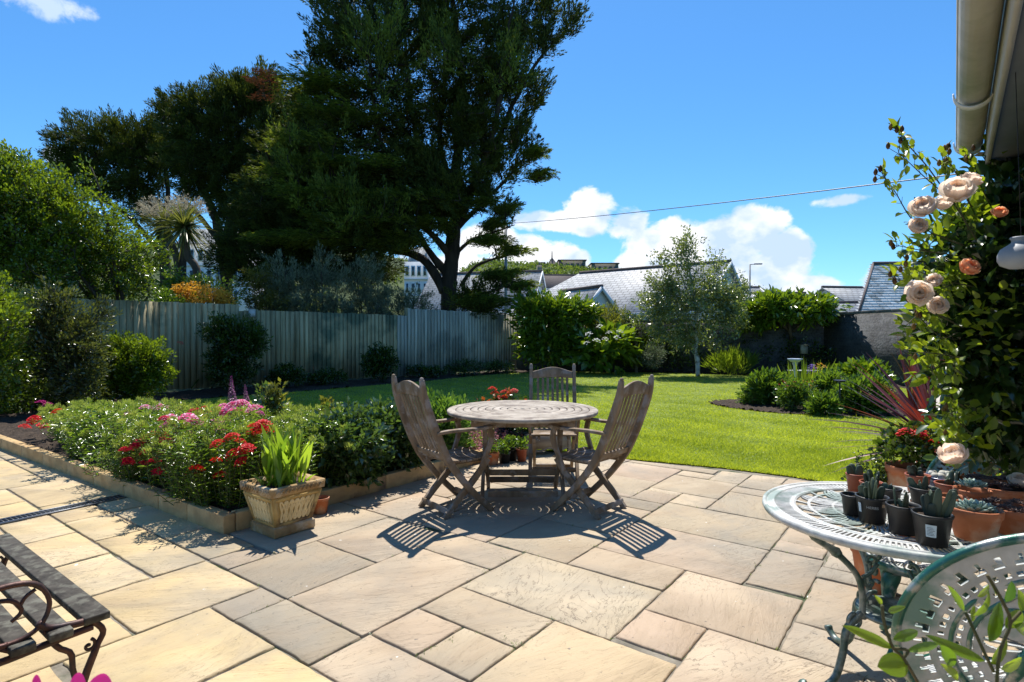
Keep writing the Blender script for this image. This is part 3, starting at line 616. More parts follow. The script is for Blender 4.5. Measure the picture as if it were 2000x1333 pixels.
for y, z, hw in ((-.235, .075, .285), (.235, .075, .32), (0.02, .19, .32)):
    mb = MB(); mb.bar((-hw, y, z), (hw, y, z), .026, .05); mb.build('stretcher', M_teak, t, bevel=.003)

# ---------------------------------------------------------------- cast metal table and chairs
M_cast = rough_mat('worn_white_cast_metal', (.38, .38, .37), (.68, .68, .65), 16, .6, .3, .003, 80, c3=(.27, .33, .30), s3=6)
M_castg = rough_mat('greenish_grey_cast_metal', (.36, .38, .37), (.62, .63, .62), 16, .6, .3, .003, 80, c3=(.16, .27, .23), s3=5)
M_green = rough_mat('verdigris_cast_iron', (.03, .075, .062), (.10, .155, .13), 14, .42, .5, .004, 60, metal=.35, c3=(.24, .27, .25), s3=11, spec=.6)
M_greenbright = rough_mat('green_cast_iron', (.01, .10, .07), (.05, .19, .14), 9, .3, .4, .005, 30, metal=.3, spec=.8, c3=(.35, .38, .36), s3=18)
def polar(mb, mask, r1, nr, nt, sx=1., sy=1., dome=0.0, plane='xy', z=0, th=.006, rnd=.5):
    rr_ = np.linspace(.0, r1, nr + 1); tt = np.arange(nt) * 2 * pi / nt
    rc = (rr_[:-1] + rr_[1:]) / 2; tc_ = tt + pi / nt; RC, TC = np.meshgrid(rc, tc_, indexing='ij'); K = mask(RC / r1, TC)
    Rg, Tg = np.meshgrid(rr_, tt, indexing='ij'); X = Rg * np.cos(Tg) * sx; Y = Rg * np.sin(Tg) * sy; Z = dome * (1 - (Rg / r1) ** 2)
    for zz, fl in ((z, 1), (z - th, 0)):
        V = np.stack([X, Y, Z + zz], -1).reshape(-1, 3)
        if plane == 'xz': V = V[:, [0, 2, 1]]
        i, j = np.nonzero(K); k = (j + 1) % nt; Q = np.stack([i * nt + j, (i + 1) * nt + j, (i + 1) * nt + k, i * nt + k], 1); mb.add(V, Q if fl else Q[:, ::-1], rnd)
    base = mb.n - 2 * (nr + 1) * nt; low = (nr + 1) * nt; E = []
    Kp = np.zeros((nr + 2, nt), bool); Kp[1:-1] = K
    i, j = np.nonzero(Kp[:-1] != Kp[1:]); ok = i > 0; i, j = i[ok], j[ok]; k = (j + 1) % nt; a = i * nt + j; b_ = i * nt + k; E.append(np.stack([a, b_, b_ + low, a + low], 1))
    i, j = np.nonzero(K != np.roll(K, 1, 1)); a = i * nt + j; b_ = (i + 1) * nt + j; E.append(np.stack([a, b_, b_ + low, a + low], 1))
    mb.F[4].append(np.concatenate(E) + base); mb.r[4].append(np.full(sum(len(e) for e in E), rnd))
def table_mask(r, t):
    rim = r > .925; slots = (r > .79) & (r <= .925); ring = (r > .74) & (r <= .79)
    s = ((t * 150 / (2 * pi)) % 1) > .42
    n = 12; ph = (t * n / (2 * pi) + .18 * np.sin(r * 9)) % 1; pr = (r - .12) / .62
    petal = (np.abs(ph - .5) < .36 * np.sqrt(np.clip(np.sin(pi * np.clip(pr, 0, 1)), 0, 1))) & (pr > 0) & (pr < 1)
    vein = (((np.abs(ph - .5) * 9 + pr * 6) % 1) > .42)
    web = (np.abs(r - .45) < .012) | (np.abs(r - .64) < .012)
    return rim | (slots & s) | ring | (r < .16) | (petal & vein & (r < .74)) | (web) | ((np.abs(ph) < .05) & (r < .74))
CT = np.array([1.50, 2.24, 0]); CZT = .685
t = empty('metal_garden_table', CT, 'round cast metal table with pierced top crowded with succulent pots', 'table')
mb = MB(); polar(mb, table_mask, .468, 120, 900, z=CZT, th=.007); mb.build('tabletop', M_cast, t)
mb = MB(); mb.lathe((0, 0, 0), [(.452, CZT - .022), (.470, CZT - .022), (.476, CZT - .010), (.474, CZT + .004), (.462, CZT + .006), (.455, CZT - .006), (.452, CZT - .022)], 120)
for r_ in (.432, .356): mb.lathe((0, 0, 0), [(r_ - .006, CZT), (r_ - .003, CZT + .004), (r_ + .003, CZT + .004), (r_ + .006, CZT)], 120)
mb.build('rim', M_cast, t, smooth=True)
def scroll(mb, c, ux, uz, r0, turns, r, a0=0., rnd=.5, sgn=1, shrink=.85, n=22):
    c = np.array(c, float); ux = np.array(ux, float); uz = np.array(uz, float); pts = []
    for i in range(n):
        a = a0 + sgn * turns * 2 * pi * i / (n - 1); rr__ = r0 * (1 - shrink * i / (n - 1)); pts.append(c + ux * cos(a) * rr__ + uz * sin(a) * rr__)
    mb.tube(pts, np.linspace(r, r * .8, n), 6, rnd); mb.lathe(pts[-1] - np.array([0, 0, r * 1.2]), [(0, 0), (r * 1.3, r * .6), (r * 1.3, r * 1.6), (0, r * 2.4)], 8, rnd)
legproto = None
for k in range(4):
    an = pi + .12 + k * pi / 2; d = np.array([cos(an), sin(an), 0]); z_ = np.array([0, 0, 1.])
    P = lambda r_, h: d * r_ + z_ * h
    mb = MB(); mb.tube(smooth_path([P(.39, CZT - .02), P(.33, .60), P(.25, .545), P(.165, .46), P(.135, .38), P(.135, .28)], 24), [.010, .014, .017, .012, .016, .013, .012, .012, .015, .018, .013, .012, .012, .012, .012, .012, .012, .012, .012, .012, .012, .012, .014, .016], 8)
    mb.tube(smooth_path([P(.14, .30), P(.20, .24), P(.215, .15), P(.25, .05), P(.32, .012), P(.37, .03), P(.385, .05)], 22), np.r_[np.full(18, .014), .016, .018, .018, .012], 8)
    scroll(mb, P(.105, .50), -d, z_, .028, .7, .008, a0=0, sgn=1); scroll(mb, P(.10, .42), -d, z_, .03, .65, .008, a0=2.6, sgn=1); scroll(mb, P(.165, .27), d, z_, .03, .9, .009, a0=pi / 2, sgn=-1, shrink=.3)
    mb.tube(smooth_path([P(.135, .44), P(.10, .455), P(.07, .49)], 8), .008, 6); mb.tube(smooth_path([P(.135, .33), P(.105, .375), P(.075, .38)], 8), .008, 6)
    mb.lathe(P(.245, .53), [(0, -.01), (.018, 0), (.021, .014), (.012, .03), (0, .034)], 10)
    mb.build('leg', M_green, t, smooth=True)
mb = MB(); mb.lathe((0, 0, .285), [(0, 0), (.13, 0), (.135, .008), (.13, .018), (.09, .018), (.09, .004), (0, .004)], 24); mb.build('brace', M_green, t)
def back_mask(r, t):
    rim = r > .955; n = 40; ph = (t * n / (2 * pi)) % 1
    hole1 = (r > .80) & (r < .90) & ((np.abs(ph - .5) < .30) & ((r < .845) | (np.abs(ph - .38) < .10)))
    ph2 = (t * 58 / (2 * pi)) % 1; hole2 = (r > .71) & (r < .755) & (np.abs(ph2 - .5) < .25)
    hole3 = (r > .60) & (r < .635) & (np.abs(((t * 50 / (2 * pi)) % 1) - .5) < .27)
    hole3 = hole3 | ((r > .535) & (r < .565) & (np.abs(((t * 40 / (2 * pi)) % 1) - .5) < .27))
    ph4 = (t * 9 / (2 * pi) + .25 * r) % 1; q = (r - .16) / .32; hole4 = (q > 0) & (q < 1) & (np.abs(ph4 - .5) < .25 * np.sqrt(np.clip(np.sin(pi * np.clip(q, 0, 1)), 0, 1))) & (np.abs(ph4 - .5) > .035)
    ph5 = (t * 9 / (2 * pi) + .5 + .25 * r) % 1; hole5 = (r > .40) & (r < .48) & (np.abs(ph5 - .5) < .13)
    return ~(hole1 | hole2 | hole3 | hole4 | hole5) | rim
def seat_mask(r, t):
    ph = (t * 90 / (2 * pi)) % 1; a = (r > .70) & (r < .90) & (ph < .45)
    ph2 = (t * 8 / (2 * pi) + .3 * r) % 1; q = (r - .15) / .48; h = (q > 0) & (q < 1) & (np.abs(ph2 - .5) < .3 * np.sqrt(np.clip(np.sin(pi * np.clip(q, 0, 1)), 0, 1))) & (np.abs(ph2 - .5) > .04)
    return ~(a | h)
def cabriole(mb, d, r0, z0, th=.020, r1=None):
    P = lambda r_, h: np.array(d) * r_ + np.array([0, 0, h]); r1 = r1 or r0 + .02
    mb.tube(smooth_path([P(r0 - .03, z0), P(r0 + .012, z0 - .05), P(r0 + .015, z0 - .14), P(r0 - .03, z0 * .4), P(r1 - .03, .06), P(r1 + .02, .012)], 22), [th * x for x in (.8, 1.2, 1.45, 1.5, 1.4, 1.25, 1.1, 1., .9, .8, .7, .62, .58, .55, .55, .55, .55, .58, .62, .7, .75, .6)], 8)
def make_metal_chair(loc, rz, label, backc=(.68, .285, .32), pm=None):
    t = empty('metal_garden_chair', loc, label, 'chair', 'cast metal garden chairs', rz); zc, ry, rx = backc
    M = Matrix.Rotation(radians(-9), 4, 'X'); Mx = np.array(M)[:3, :3]; off = np.array([0, -.19, zc])
    def put(mb, name, mat, **k):
        mb.V = [np.concatenate(mb.V) @ np.array([[1, 0, 0], [0, cos(radians(12)), sin(radians(12))], [0, -sin(radians(12)), cos(radians(12))]]) + off]; return mb.build(name, mat, t, **k)
    mb = MB(); polar(mb, back_mask, 1., 96, 420, rx, ry, plane='xz', th=.006); put(mb, 'back_panel', pm or M_castg)
    mb = MB(); a = np.linspace(0, 2 * pi, 73); P = lambda s, y=0.: np.stack([np.cos(a) * rx * s, np.full(73, y), np.sin(a) * ry * s], 1); mb.tube(P(1.), .011, 8, cap=False)
    for s, a0, a1 in ((.665, -.3, 2.2), (.665, 2.5, 4.2), (.555, .3, 1.5), (.555, 2.1, 3.3)):
        aa = np.linspace(a0, a1, 30); mb.tube(np.stack([np.cos(aa) * rx * s, np.full(30, -.004), np.sin(aa) * ry * s], 1), np.r_[.002, np.full(28, .006), .002], 6)
    for k in range(4):
        aa = .5 + k * 1.6; c = np.array([cos(aa) * rx * .3, -.006, sin(aa) * ry * .3]); d = np.array([cos(aa + .7), 0, sin(aa + .7)]); mb.tube(smooth_path([c - d * .07, c + np.array([0, -.006, 0]), c + d * .07], 10), [.002, .008, .012, .015, .017, .017, .015, .012, .008, .002], 8, flat=.5, up=(0, 1, 0))
    put(mb, 'back_rim', M_greenbright, smooth=True)
    mb = MB(); polar(mb, seat_mask, .215, 50, 540, z=.43, th=.006, dome=.012); mb.V = [np.concatenate(mb.V) + np.array([0, .06, 0])]; mb.build('seat', M_cast, t)
    mb = MB(); mb.lathe((0, .06, 0), [(.205, .395), (.216, .385), (.224, .40), (.224, .428), (.216, .434), (.210, .43), (.205, .395)], 60); 
    for k in range(20):
        aa = k * 2 * pi / 20; c = np.array([cos(aa) * .214, .06 + sin(aa) * .214, .385]); mb.tube([c + (0, 0, .01), c, c - (0, 0, .022)], [.010, .014, .003], 6)
    mb.build('seat_rim', M_greenbright, t, smooth=True)
    for k in range(4):
        mb = MB(); aa = pi / 4 + k * pi / 2; cabriole(mb, (cos(aa), sin(aa), 0), .20, .40); mb.V = [np.concatenate(mb.V) + np.array([0, .06, 0])]; mb.build('leg', M_greenbright, t, smooth=True)
    for s in (-1, 1): 
        mb = MB(); mb.tube(smooth_path([(s * .10, -.13, .42), (s * .11, -.16, .46), (s * .12, -.165, .52)], 8), .012, 8); mb.build('back_support', M_greenbright, t, smooth=True)
    return t
make_metal_chair((1.29, 1.44, 0), face(.34, .94), 'pierced cast metal chair with round green rimmed back nearest the camera')
make_metal_chair((2.44, 3.02, 0), face(-.8, -.6), 'cast metal chair behind the succulent table with only its dark green back rim in view', (.53, .25, .27), M_green)
t = empty('metal_stool', (1.73, 2.46, 0), 'low round cast metal stool with green legs tucked under the succulent table', 'stool')
mb = MB(); polar(mb, seat_mask, .19, 40, 540, z=.43, th=.008, dome=.01); mb.build('seat', M_cast, t)
mb = MB(); mb.lathe((0, 0, 0), [(.18, .40), (.195, .40), (.198, .425), (.19, .433)], 48); mb.build('seat_rim', M_greenbright, t, smooth=True)
for k in range(3):
    mb = MB(); aa = pi + .5 + k * 2 * pi / 3; cabriole(mb, (cos(aa), sin(aa), 0), .17, .40, .024); mb.build('leg', M_greenbright, t, smooth=True)

# ---------------------------------------------------------------- bench at lower left
M_iron = rough_mat('rusty_cast_iron', (.035, .018, .016), (.13, .06, .045), 12, .5, .4, .003, 60, metal=.3, c3=(.035, .03, .032), s3=7)
M_slat = rough_mat('mossy_black_slat', (.020, .016, .012), (.085, .075, .060), 24, .8, .5, .003, 90, c3=(.12, .115, .09), s3=22)
e0 = G(192, 1213, .44); Df = -AV          # slats run along -A towards the near right end
bx = -AV; by = np.array([bx[1], -bx[0], 0])   # by points from seat front to the back (towards the camera)
if by[1] > 0: by = -by
E0 = e0 - np.array([0, 0, .44])
t = wempty('garden_bench', E0, 'dark slatted bench with curling rusty cast iron arm, cut off by the corner', 'bench')
Pb = lambda l, d_, z: E0 + bx * l + by * d_ + np.array([0, 0, z])
slz = [(0, .432, .075), (.105, .428, .062), (.20, .424, .062), (.295, .42, .062), (.39, .428, .062)]
for i, (d_, z, wv) in enumerate(slz):
    ov = .02 if i == 0 else (-.10 + .0 * i); ov = [.03, -.10, -.10, -.10, -.10][i]
    mb = MB(); mb.bar(Pb(-1.3, d_, z), Pb(-.03 if i == 0 else .0, d_, z), wv, .026, rnd=R.uniform(.3, .8)); mb.build('slat', M_slat, t, bevel=.004)
for i in range(4):
    mb = MB(); d_ = .47 + .04 * i; z = .52 + .11 * i; mb.bar(Pb(-1.3, d_, z), Pb(.0, d_, z), .02, .055, up=(0, 0, 1), rnd=R.uniform(.3, .8)); mb.build('back_slat', M_slat, t, bevel=.003)
zv = np.array([0, 0, 1.])
for l in (-.045, -1.22):
    mb = MB(); Q = lambda d_, z: Pb(l, d_, z)
    # seat rail, front and rear legs
    mb.tube(smooth_path([Q(.01, .405), Q(.12, .40), Q(.25, .392), Q(.38, .40), Q(.46, .43)], 14), .012, 8)
    mb.tube(smooth_path([Q(.015, .43), Q(-.02, .38), Q(.0, .33), Q(.04, .22), Q(.045, .12), Q(.02, .0)], 20), np.r_[np.full(8, .010), np.linspace(.012, .017, 12)], 8)
    mb.tube(smooth_path([Q(.12, .40), Q(.10, .37), Q(.07, .34), Q(.065, .28), Q(.045, .20)], 12), .009, 8)
    scroll(mb, Q(.022, .345), -by, zv, .022, .9, .006, a0=1.2, sgn=-1)
    mb.tube(smooth_path([Q(.46, .43), Q(.50, .30), Q(.55, .12), Q(.60, .0)], 16), .015, 8)
    mb.tube(smooth_path([Q(.44, .42), Q(.49, .60), Q(.56, .80), Q(.62, .95)], 14), .014, 8)
    mb.build('cast_end', M_iron, t, smooth=True)
    # curled arm
    Qa = Q; Q = lambda d_, z: Pb(l, d_ + .07 * min(1, max(0, (z - .43) / .08)), z - .07 * min(1, max(0, (z - .43) / .08)))
    mb = MB(); mb.tube(smooth_path([Q(.53, .70), Q(.40, .665), Q(.28, .67), Q(.17, .688), Q(.09, .67), Q(.055, .60), Q(.085, .53), Q(.16, .505), Q(.235, .53), Q(.255, .59), Q(.21, .645), Q(.15, .64), Q(.125, .60), Q(.15, .575)], 60), np.r_[np.full(20, .012), np.full(30, .009), np.linspace(.009, .007, 10)], 8, flat=.8)
    mb.tube(smooth_path([Q(.03, .43), Q(.035, .48), Q(.06, .52), Q(.085, .545)], 12), [.013] * 5 + [.011] * 7, 8)
    mb.tube(smooth_path([Q(.24, .55), Q(.33, .54), Q(.42, .50), Q(.47, .47)], 12), .009, 8); mb.tube(smooth_path([Q(.16, .508), Q(.26, .46), Q(.36, .445), Q(.45, .45)], 14), .009, 8)
    mb.tube([Q(.2, .49), Q(.2, .40)], .008, 6); mb.tube([Q(.34, .45), Q(.34, .40)], .008, 6)
    mb.tube(smooth_path([Q(.09, .655), Q(.115, .64), Q(.13, .615)], 6), .006, 6); scroll(mb, Q(.07, .50), -by, zv, .018, .8, .006, a0=0, sgn=1)
    mb.build('armrest', M_iron, t, smooth=True)
# ---------------------------------------------------------------- pots, planters and the plants in them
M_terra = rough_mat('terracotta', (.36, .11, .045), (.56, .21, .10), 9, .7, .25, .002, 60, c3=(.55, .36, .26), s3=5)
M_terrad = rough_mat('terracotta_plastic', (.26, .065, .035), (.34, .10, .05), 9, .45, .05, .001, 60)
M_black = rough_mat('black_plastic', (.010, .010, .011), (.022, .022, .023), 9, .45, .06, .001, 80, spec=.4)
M_blueg = rough_mat('blue_glaze', (.02, .05, .14), (.05, .09, .22), 6, .2, .05, .001, 40, spec=.8)
M_grit = rough_mat('gravel_topping', (.30, .24, .16), (.62, .52, .40), 70, .9, 1.0, .006, 160)
M_label = rough_mat('paper_label', (.42, .50, .55), (.60, .66, .70), 30, .6, 0)
M_print = plain('label_print', (.08, .10, .12), .7); M_white = plain('white_print', (.45, .45, .45), .7)
M_planter = rough_mat('cast_stone', (.42, .27, .09), (.66, .47, .19), 5, .9, .7, .006, 40, c3=(.15, .10, .06), s3=3)
M_planterd = rough_mat('cast_stone_weathered', (.24, .14, .06), (.50, .34, .16), 7, .92, .9, .010, 40, c3=(.50, .40, .27), s3=8)
L_gast = leaf_mat('mottled_succulent_leaf', (.03, .045, .035), (.09, .12, .075), .06, .5, .4)
L_ech = leaf_mat('pale_blue_succulent', (.16, .25, .22), (.36, .48, .42), .12, .5, .4, tcol=(1.1, 1.3, 1.1))
L_semp = leaf_mat('dark_houseleek', (.045, .03, .03), (.20, .13, .11), .12, .5, .4, tcol=(1.3, 1, .9))
L_red = leaf_mat('red_petal', (.45, .004, .010), (.75, .02, .02), .35, .5, .2, tcol=(1.3, .8, .8))
L_crim = leaf_mat('crimson_petal', (.42, .005, .04), (.72, .015, .09), .45, .5, .2, tcol=(1.3, .8, .9))
L_pink = leaf_mat('pink_white_petal', (.90, .78, .84), (.86, .58, .70), .45, .5, .2, tcol=(1.1, .95, 1.05), split=(.42, (.76, .10, .32)))
L_mag = leaf_mat('magenta_petal', (.35, .01, .16), (.60, .04, .30), .3, .5, .2, tcol=(1.2, .8, 1))
L_white = leaf_mat('cream_rose_petal', (.86, .70, .58), (.92, .83, .74), .62, .5, .25, tcol=(1.08, 1.04, 1.0))
L_peach = leaf_mat('peach_rose_petal', (.88, .42, .22), (.95, .60, .38), .6, .5, .25, tcol=(1.1, 1.0, .95))
L_yel = leaf_mat('yellow_petal', (.55, .30, .03), (.75, .48, .08), .35, .5, .2, tcol=(1.2, 1.0, .6))
L_pur = leaf_mat('violet_petal', (.10, .05, .35), (.28, .14, .55), .35, .5, .2, tcol=(1.1, .9, 1.3))
L_lup = leaf_mat('lupin_petal', (.22, .03, .22), (.50, .30, .42), .3, .5, .2, tcol=(1.1, .9, 1.1))
L_whitef = leaf_mat('white_petal', (.62, .62, .60), (.82, .82, .80), .4, .5, .2, tcol=(1.1, 1.1, 1.1))
L_orl = leaf_mat('orange_foliage', (.28, .05, .02), (.50, .20, .04), .35, .4, .4, tcol=(1.4, 1, .6))
L_pinkh = leaf_mat('pink_groundcover', (.42, .16, .20), (.62, .38, .40), .3, .6, .2, tcol=(1.2, 1, 1))
def pot_shell(mb, h, rt, rb, rim=.014, rimh=.022, n=32):
    w_ = .004; mb.lathe((0, 0, 0), [(0.001, 0), (rb, 0), (rt - rim * .4, h - rimh), (rt, h - rimh + .002), (rt + .002, h - .002), (rt, h), (rt - w_, h), (rt - rim * .4 - w_, h - rimh), (rt * .92 - w_, h - rimh * 1.6)], n)
def potted(name, label, loc, h, rt, rb, mat, top=None, rim=.014, rimh=.022, group=None, cat='potted plant'):
    t = empty(name, loc, label, cat, group); mb = MB(); pot_shell(mb, h, rt, rb, rim, rimh); p = mb.build('pot', mat, t, smooth=True)
    mb = MB(); n = 24; r_ = rt * .93; pts = [(0, 0, h - rimh * 1.1)] + [(cos(a) * q, sin(a) * q, h - rimh * 1.1 + R.normal() * .0015) for q in (r_ * .5, r_) for a in np.arange(n) * 2 * pi / n]
    fc = [[0, 1 + i, 1 + (i + 1) % n] for i in range(n)] + [[1 + i, 1 + n + i, 1 + n + (i + 1) % n, 1 + (i + 1) % n] for i in range(n)]
    mb.add(pts, fc); mb.build('soil', top or M_soil, p); return t
def tongue(mb, p, d, L_, w_, rnd, flat=.32):
    d = unit(d); mb.tube([p, p + d * L_ * .15, p + d * L_ * .5, p + d * L_ * .85, p + d * L_ * .96, p + d * L_], [w_ * .7, w_, w_ * 1.02, w_ * .8, w_ * .5, w_ * .1], 8, rnd, flat=flat, up=unit(np.array([d[1], -d[0], .2]) + R.normal(size=3) * .3))
def gasteria(t, z, r, n, lmin, lmax, w_=.0145):
    mb = MB()
    for i in range(n):
        a = R.uniform(0, 2 * pi); q = R.uniform(0, .55) * r; tilt = R.uniform(.03, .55); d = np.array([cos(a) * tilt, sin(a) * tilt, 1.]); tongue(mb, np.array([cos(a) * q, sin(a) * q, z]), d, R.uniform(lmin, lmax), w_ * R.uniform(.8, 1.15), R.uniform())
    mb.build('leaves', L_gast, t, smooth=True)
def rosette(mb, c, r, n=34, cup=.55, thick=.3, rl=None):
    for i in range(n):
        a = i * 2.39996; q = (i / n) ** .6; el = (1 - q) * 1.35 + .12; d = np.array([cos(a) * cos(el), sin(a) * cos(el), sin(el)]); p = np.array(c) + np.array([cos(a), sin(a), 0]) * r * .10 * q; l_ = r * (.35 + .7 * q)
        u_ = unit(np.cross(np.cross(d, (0, 0, 1.)), d)); m_ = p + d * l_ * .55 - u_ * l_ * .04; e_ = p + d * l_ + u_ * l_ * .10
        mb.tube([p, p * .5 + m_ * .5, m_, m_ * .35 + e_ * .65, e_], np.array([.10, .2, .27, .2, .02]) * l_ * .9, 6, R.uniform(.2, 1) if rl is None else rl, flat=thick, up=u_)
def Gt(px, py): return G(px, py, CZT + .004)
GP = 'small pots of succulents on the metal table'
def bpot(px, py, h, rt, mat, label, n=6, l0=.03, l1=.07, group=None, plant=True):
    t = potted('potted_succulent' if plant else 'plant_pot', label, Gt(px, py), h, rt, rt * .76, mat, rim=.006, rimh=.012, group=GP, cat='potted succulent' if plant else 'pot')
    if plant: gasteria(t, h - .02, rt, n, l0, l1)
    return t
bpot(1668, 1006, .078, .041, M_black, 'small empty black plastic pot at the left edge of the pots', plant=False)
t1 = bpot(1706, 1020, .096, .055, M_black, 'black plastic pot with white lettering and a splaying tongue leaved succulent', 9, .05, .10)
t2 = bpot(1767, 1042, .100, .053, M_black, 'plain black pot with one tall mottled tongue leaf, between the lettered and labelled pots', 6, .03, .085)
t3 = bpot(1824, 1064, .104, .058, M_black, 'black plastic pot with a pale rectangular label and upright leaves, nearest the front', 9, .05, .11)
bpot(1674, 962, .082, .040, M_terrad, 'brick red pot with blue rim at the far left back of the table', 6, .03, .065)
bpot(1704, 975, .072, .044, M_terrad, 'dark red pot with leaning leaves behind the lettered black pot', 6, .04, .08)
bpot(1742, 985, .066, .040, M_black, 'small dark pot half hidden behind the plain black pot', 5, .02, .04)
bpot(1808, 992, .080, .052, M_black, 'wide black pot with rounded tongue leaves in the middle of the pots', 7, .03, .07)
bpot(1795, 962, .078, .048, M_terrad, 'red pot with dark pointed leaves at the back of the pots', 7, .04, .08)
bpot(1856, 982, .080, .050, M_terrad, 'dark red pot with one tall narrow leaf right of the wide black pot', 7, .04, .08)
bpot(1866, 1018, .090, .048, M_terra, 'orange terracotta pot behind the labelled black pot', 5, .02, .05)
# printed label and lettering on two of the black pots
def patch(parent, r, z0, z1, a0, a1, mat, name, off=.0006, tap=0.0):
    mb = MB(); n = 8; V = []; 
    for i in range(n + 1):
        a = a0 + (a1 - a0) * i / n
        for z, rr_ in ((z0, r + tap * z0), (z1, r + tap * z1)): V.append((cos(a) * (rr_ + off), sin(a) * (rr_ + off), z))
    mb.add(V, np.array([[2 * i, 2 * i + 2, 2 * i + 3, 2 * i + 1] for i in range(n)])); return mb.build(name, mat, parent)
def pot_of(t): return [c for c in t.children if c.name.startswith('pot')][0]
tp = .235; aF = lambda t: math.atan2(-t.location[1], -t.location[0])
p3 = pot_of(t3); a = aF(t3) - .10; lb = patch(p3, .0455, .035, .076, a - .22, a + .32, M_label, 'label', .0012, .135)
for k in range(6): patch(lb, .0455, .041 + .005 * k, .0425 + .005 * k, a - .15, a + .24 - .05 * (k % 3), M_print, 'print_line', .002, .135)
p1 = pot_of(t1); a = aF(t1); patch(p1, .0435, .040, .074, a - .95, a - .72, M_label, 'label', .0012, .13); patch(p1, .0435, .066, .078, a + .62, a + .82, plain('price_sticker', (.55, .36, .22), .6), 'price_sticker', .0012, .13)
def curved_text(parent, s_, size, r, z, a, mat, tap):
    cu = bpy.data.curves.new('lettering', 'FONT'); cu.body = s_; cu.size = size; cu.align_x = 'CENTER'; cu.extrude = .0; ob = bpy.data.objects.new('lettering', cu); COL.objects.link(ob)
    dg = bpy.context.evaluated_depsgraph_get(); me = bpy.data.meshes.new_from_object(ob.evaluated_get(dg)); bpy.data.objects.remove(ob); me.name = 'lettering'
    for v in me.vertices:
        x, y = v.co.x, v.co.y; zz = z + y; rr_ = r + tap * zz + .0014; v.co = (cos(a + x / rr_) * rr_, sin(a + x / rr_) * rr_, zz)
    me.materials.clear(); me.materials.append(mat); o = bpy.data.objects.new('lettering', me); COL.objects.link(o); o.parent = parent
curved_text(p1, 'HERBS', .014, .0435, .058, a + .02, M_white, .13)
# terracotta pots at the right
t = potted('potted_echeveria', 'terracotta pot holding a pale blue green rosette succulent', Gt(1907, 1052), .105, .078, .056, M_terra, M_grit, rim=.012, rimh=.028, group='terracotta pots on the metal table', cat='potted succulent')
mb = MB(); rosette(mb, (-.01, -.01, .10), .055, 40); rosette(mb, (.035, .015, .095), .042, 30); rosette(mb, (-.03, .035, .09), .035, 26); rosette(mb, (.05, -.02, .085), .03, 22); mb.build('rosettes', L_ech, t, smooth=True)
t = potted('potted_echeveria', 'terracotta pot with smaller grey rosette just behind the pale blue rosette', Gt(1902, 1004), .095, .060, .045, M_terra, M_grit, group='terracotta pots on the metal table', cat='potted succulent')
mb = MB(); rosette(mb, (0, 0, .105), .050, 36); mb.build('rosettes', L_ech, t, smooth=True)
t = potted('potted_houseleek', 'wide terracotta bowl crowded with dark brown houseleeks at the back right', Gt(1950, 985), .085, .135, .105, M_terra, rim=.012, rimh=.026, group='terracotta pots on the metal table', cat='potted succulent')
mb = MB()
for k in range(75): a = R.uniform(0, 2 * pi); q = R.uniform(0, 1) ** .5 * .115; rosette(mb, (cos(a) * q, sin(a) * q, .075 + .022 * (1 - q / .12) + R.uniform(0, .012)), R.uniform(.012, .022), 13)
mb.build('rosettes', L_semp, t, smooth=True)
t = potted('potted_houseleek', 'terracotta pot with bristly purple houseleeks at the right frame edge', Gt(1985, 1040), .09, .095, .07, M_terra, rim=.012, rimh=.026, group='terracotta pots on the metal table', cat='potted succulent')
mb = MB()
for k in range(34): a = R.uniform(0, 2 * pi); q = R.uniform(0, 1) ** .5 * .08; rosette(mb, (cos(a) * q, sin(a) * q, .08 + R.uniform(0, .012)), R.uniform(.014, .024), 15)
mb.build('rosettes', L_semp, t, smooth=True)
t = potted('potted_stone_cactus', 'shallow blue rimmed bowl with whitish knobbly succulents behind the pots', Gt(1848, 958), .06, .075, .055, M_blueg, M_grit, group=GP, cat='potted succulent')
mb = MB()
for k in range(9): a = R.uniform(0, 2 * pi); q = R.uniform(0, 1) ** .5 * .05; mb.lathe((cos(a) * q, sin(a) * q, .05), [(.001, 0), (.016, .004), (.019, .014), (.012, .026), (.001, .028)], 10, R.uniform())
mb.build('stones', leaf_mat('whitish_succulent', (.38, .40, .34), (.62, .58, .52), .05, .7, .2), t, smooth=True)
t = potted('terracotta_pot', 'big terracotta pot topped with gravel standing on the paving under the metal table', G(1716, 1158), .25, .125, .088, M_terra, M_grit, rim=.02, rimh=.045, cat='pot')
mb = MB(); k = 260; a = R.uniform(0, 2 * pi, k); q = R.uniform(0, 1, k) ** .5 * .105
for i in range(k): mb.box((cos(a[i]) * q[i], sin(a[i]) * q[i], .206), R.uniform(.006, .014, 3), rz=R.uniform(0, 3), rnd=R.uniform())
mb.build('gravel', M_grit, t)

# stone planter with interlaced tracery -----------------------------------
PC = G(536, 1057); pc = PC + AV * .165 + BV * .155; rzp = math.atan2(BV[1], BV[0])
t = empty('stone_planter', pc, 'square tapered cast stone planter with interlaced tracery holding green canna shoots', 'planter', rz=rzp)
def frus(mb, s0, s1, z0, z1, rnd=.5): mb.lathe((0, 0, 0), [(s0 / 2 * 2 ** .5, z0), (s1 / 2 * 2 ** .5, z1)], 4, rnd, rz=pi / 4)
mb = MB(); mb.lathe((0, 0, 0), [(0, 0), (.215, 0), (.222, .01), (.222, .062), (.205, .072), (0, .072)], 4, .5, rz=pi / 4); mb.build('plinth', M_planterd, t, bevel=.004)
s2 = 2 ** .5 / 2; body = [(.268, .07), (.375, .285)]
mb = MB(); mb.lathe((0, 0, 0), [(.268 * s2, .07), (.375 * s2, .285)], 4, .5, rz=pi / 4)
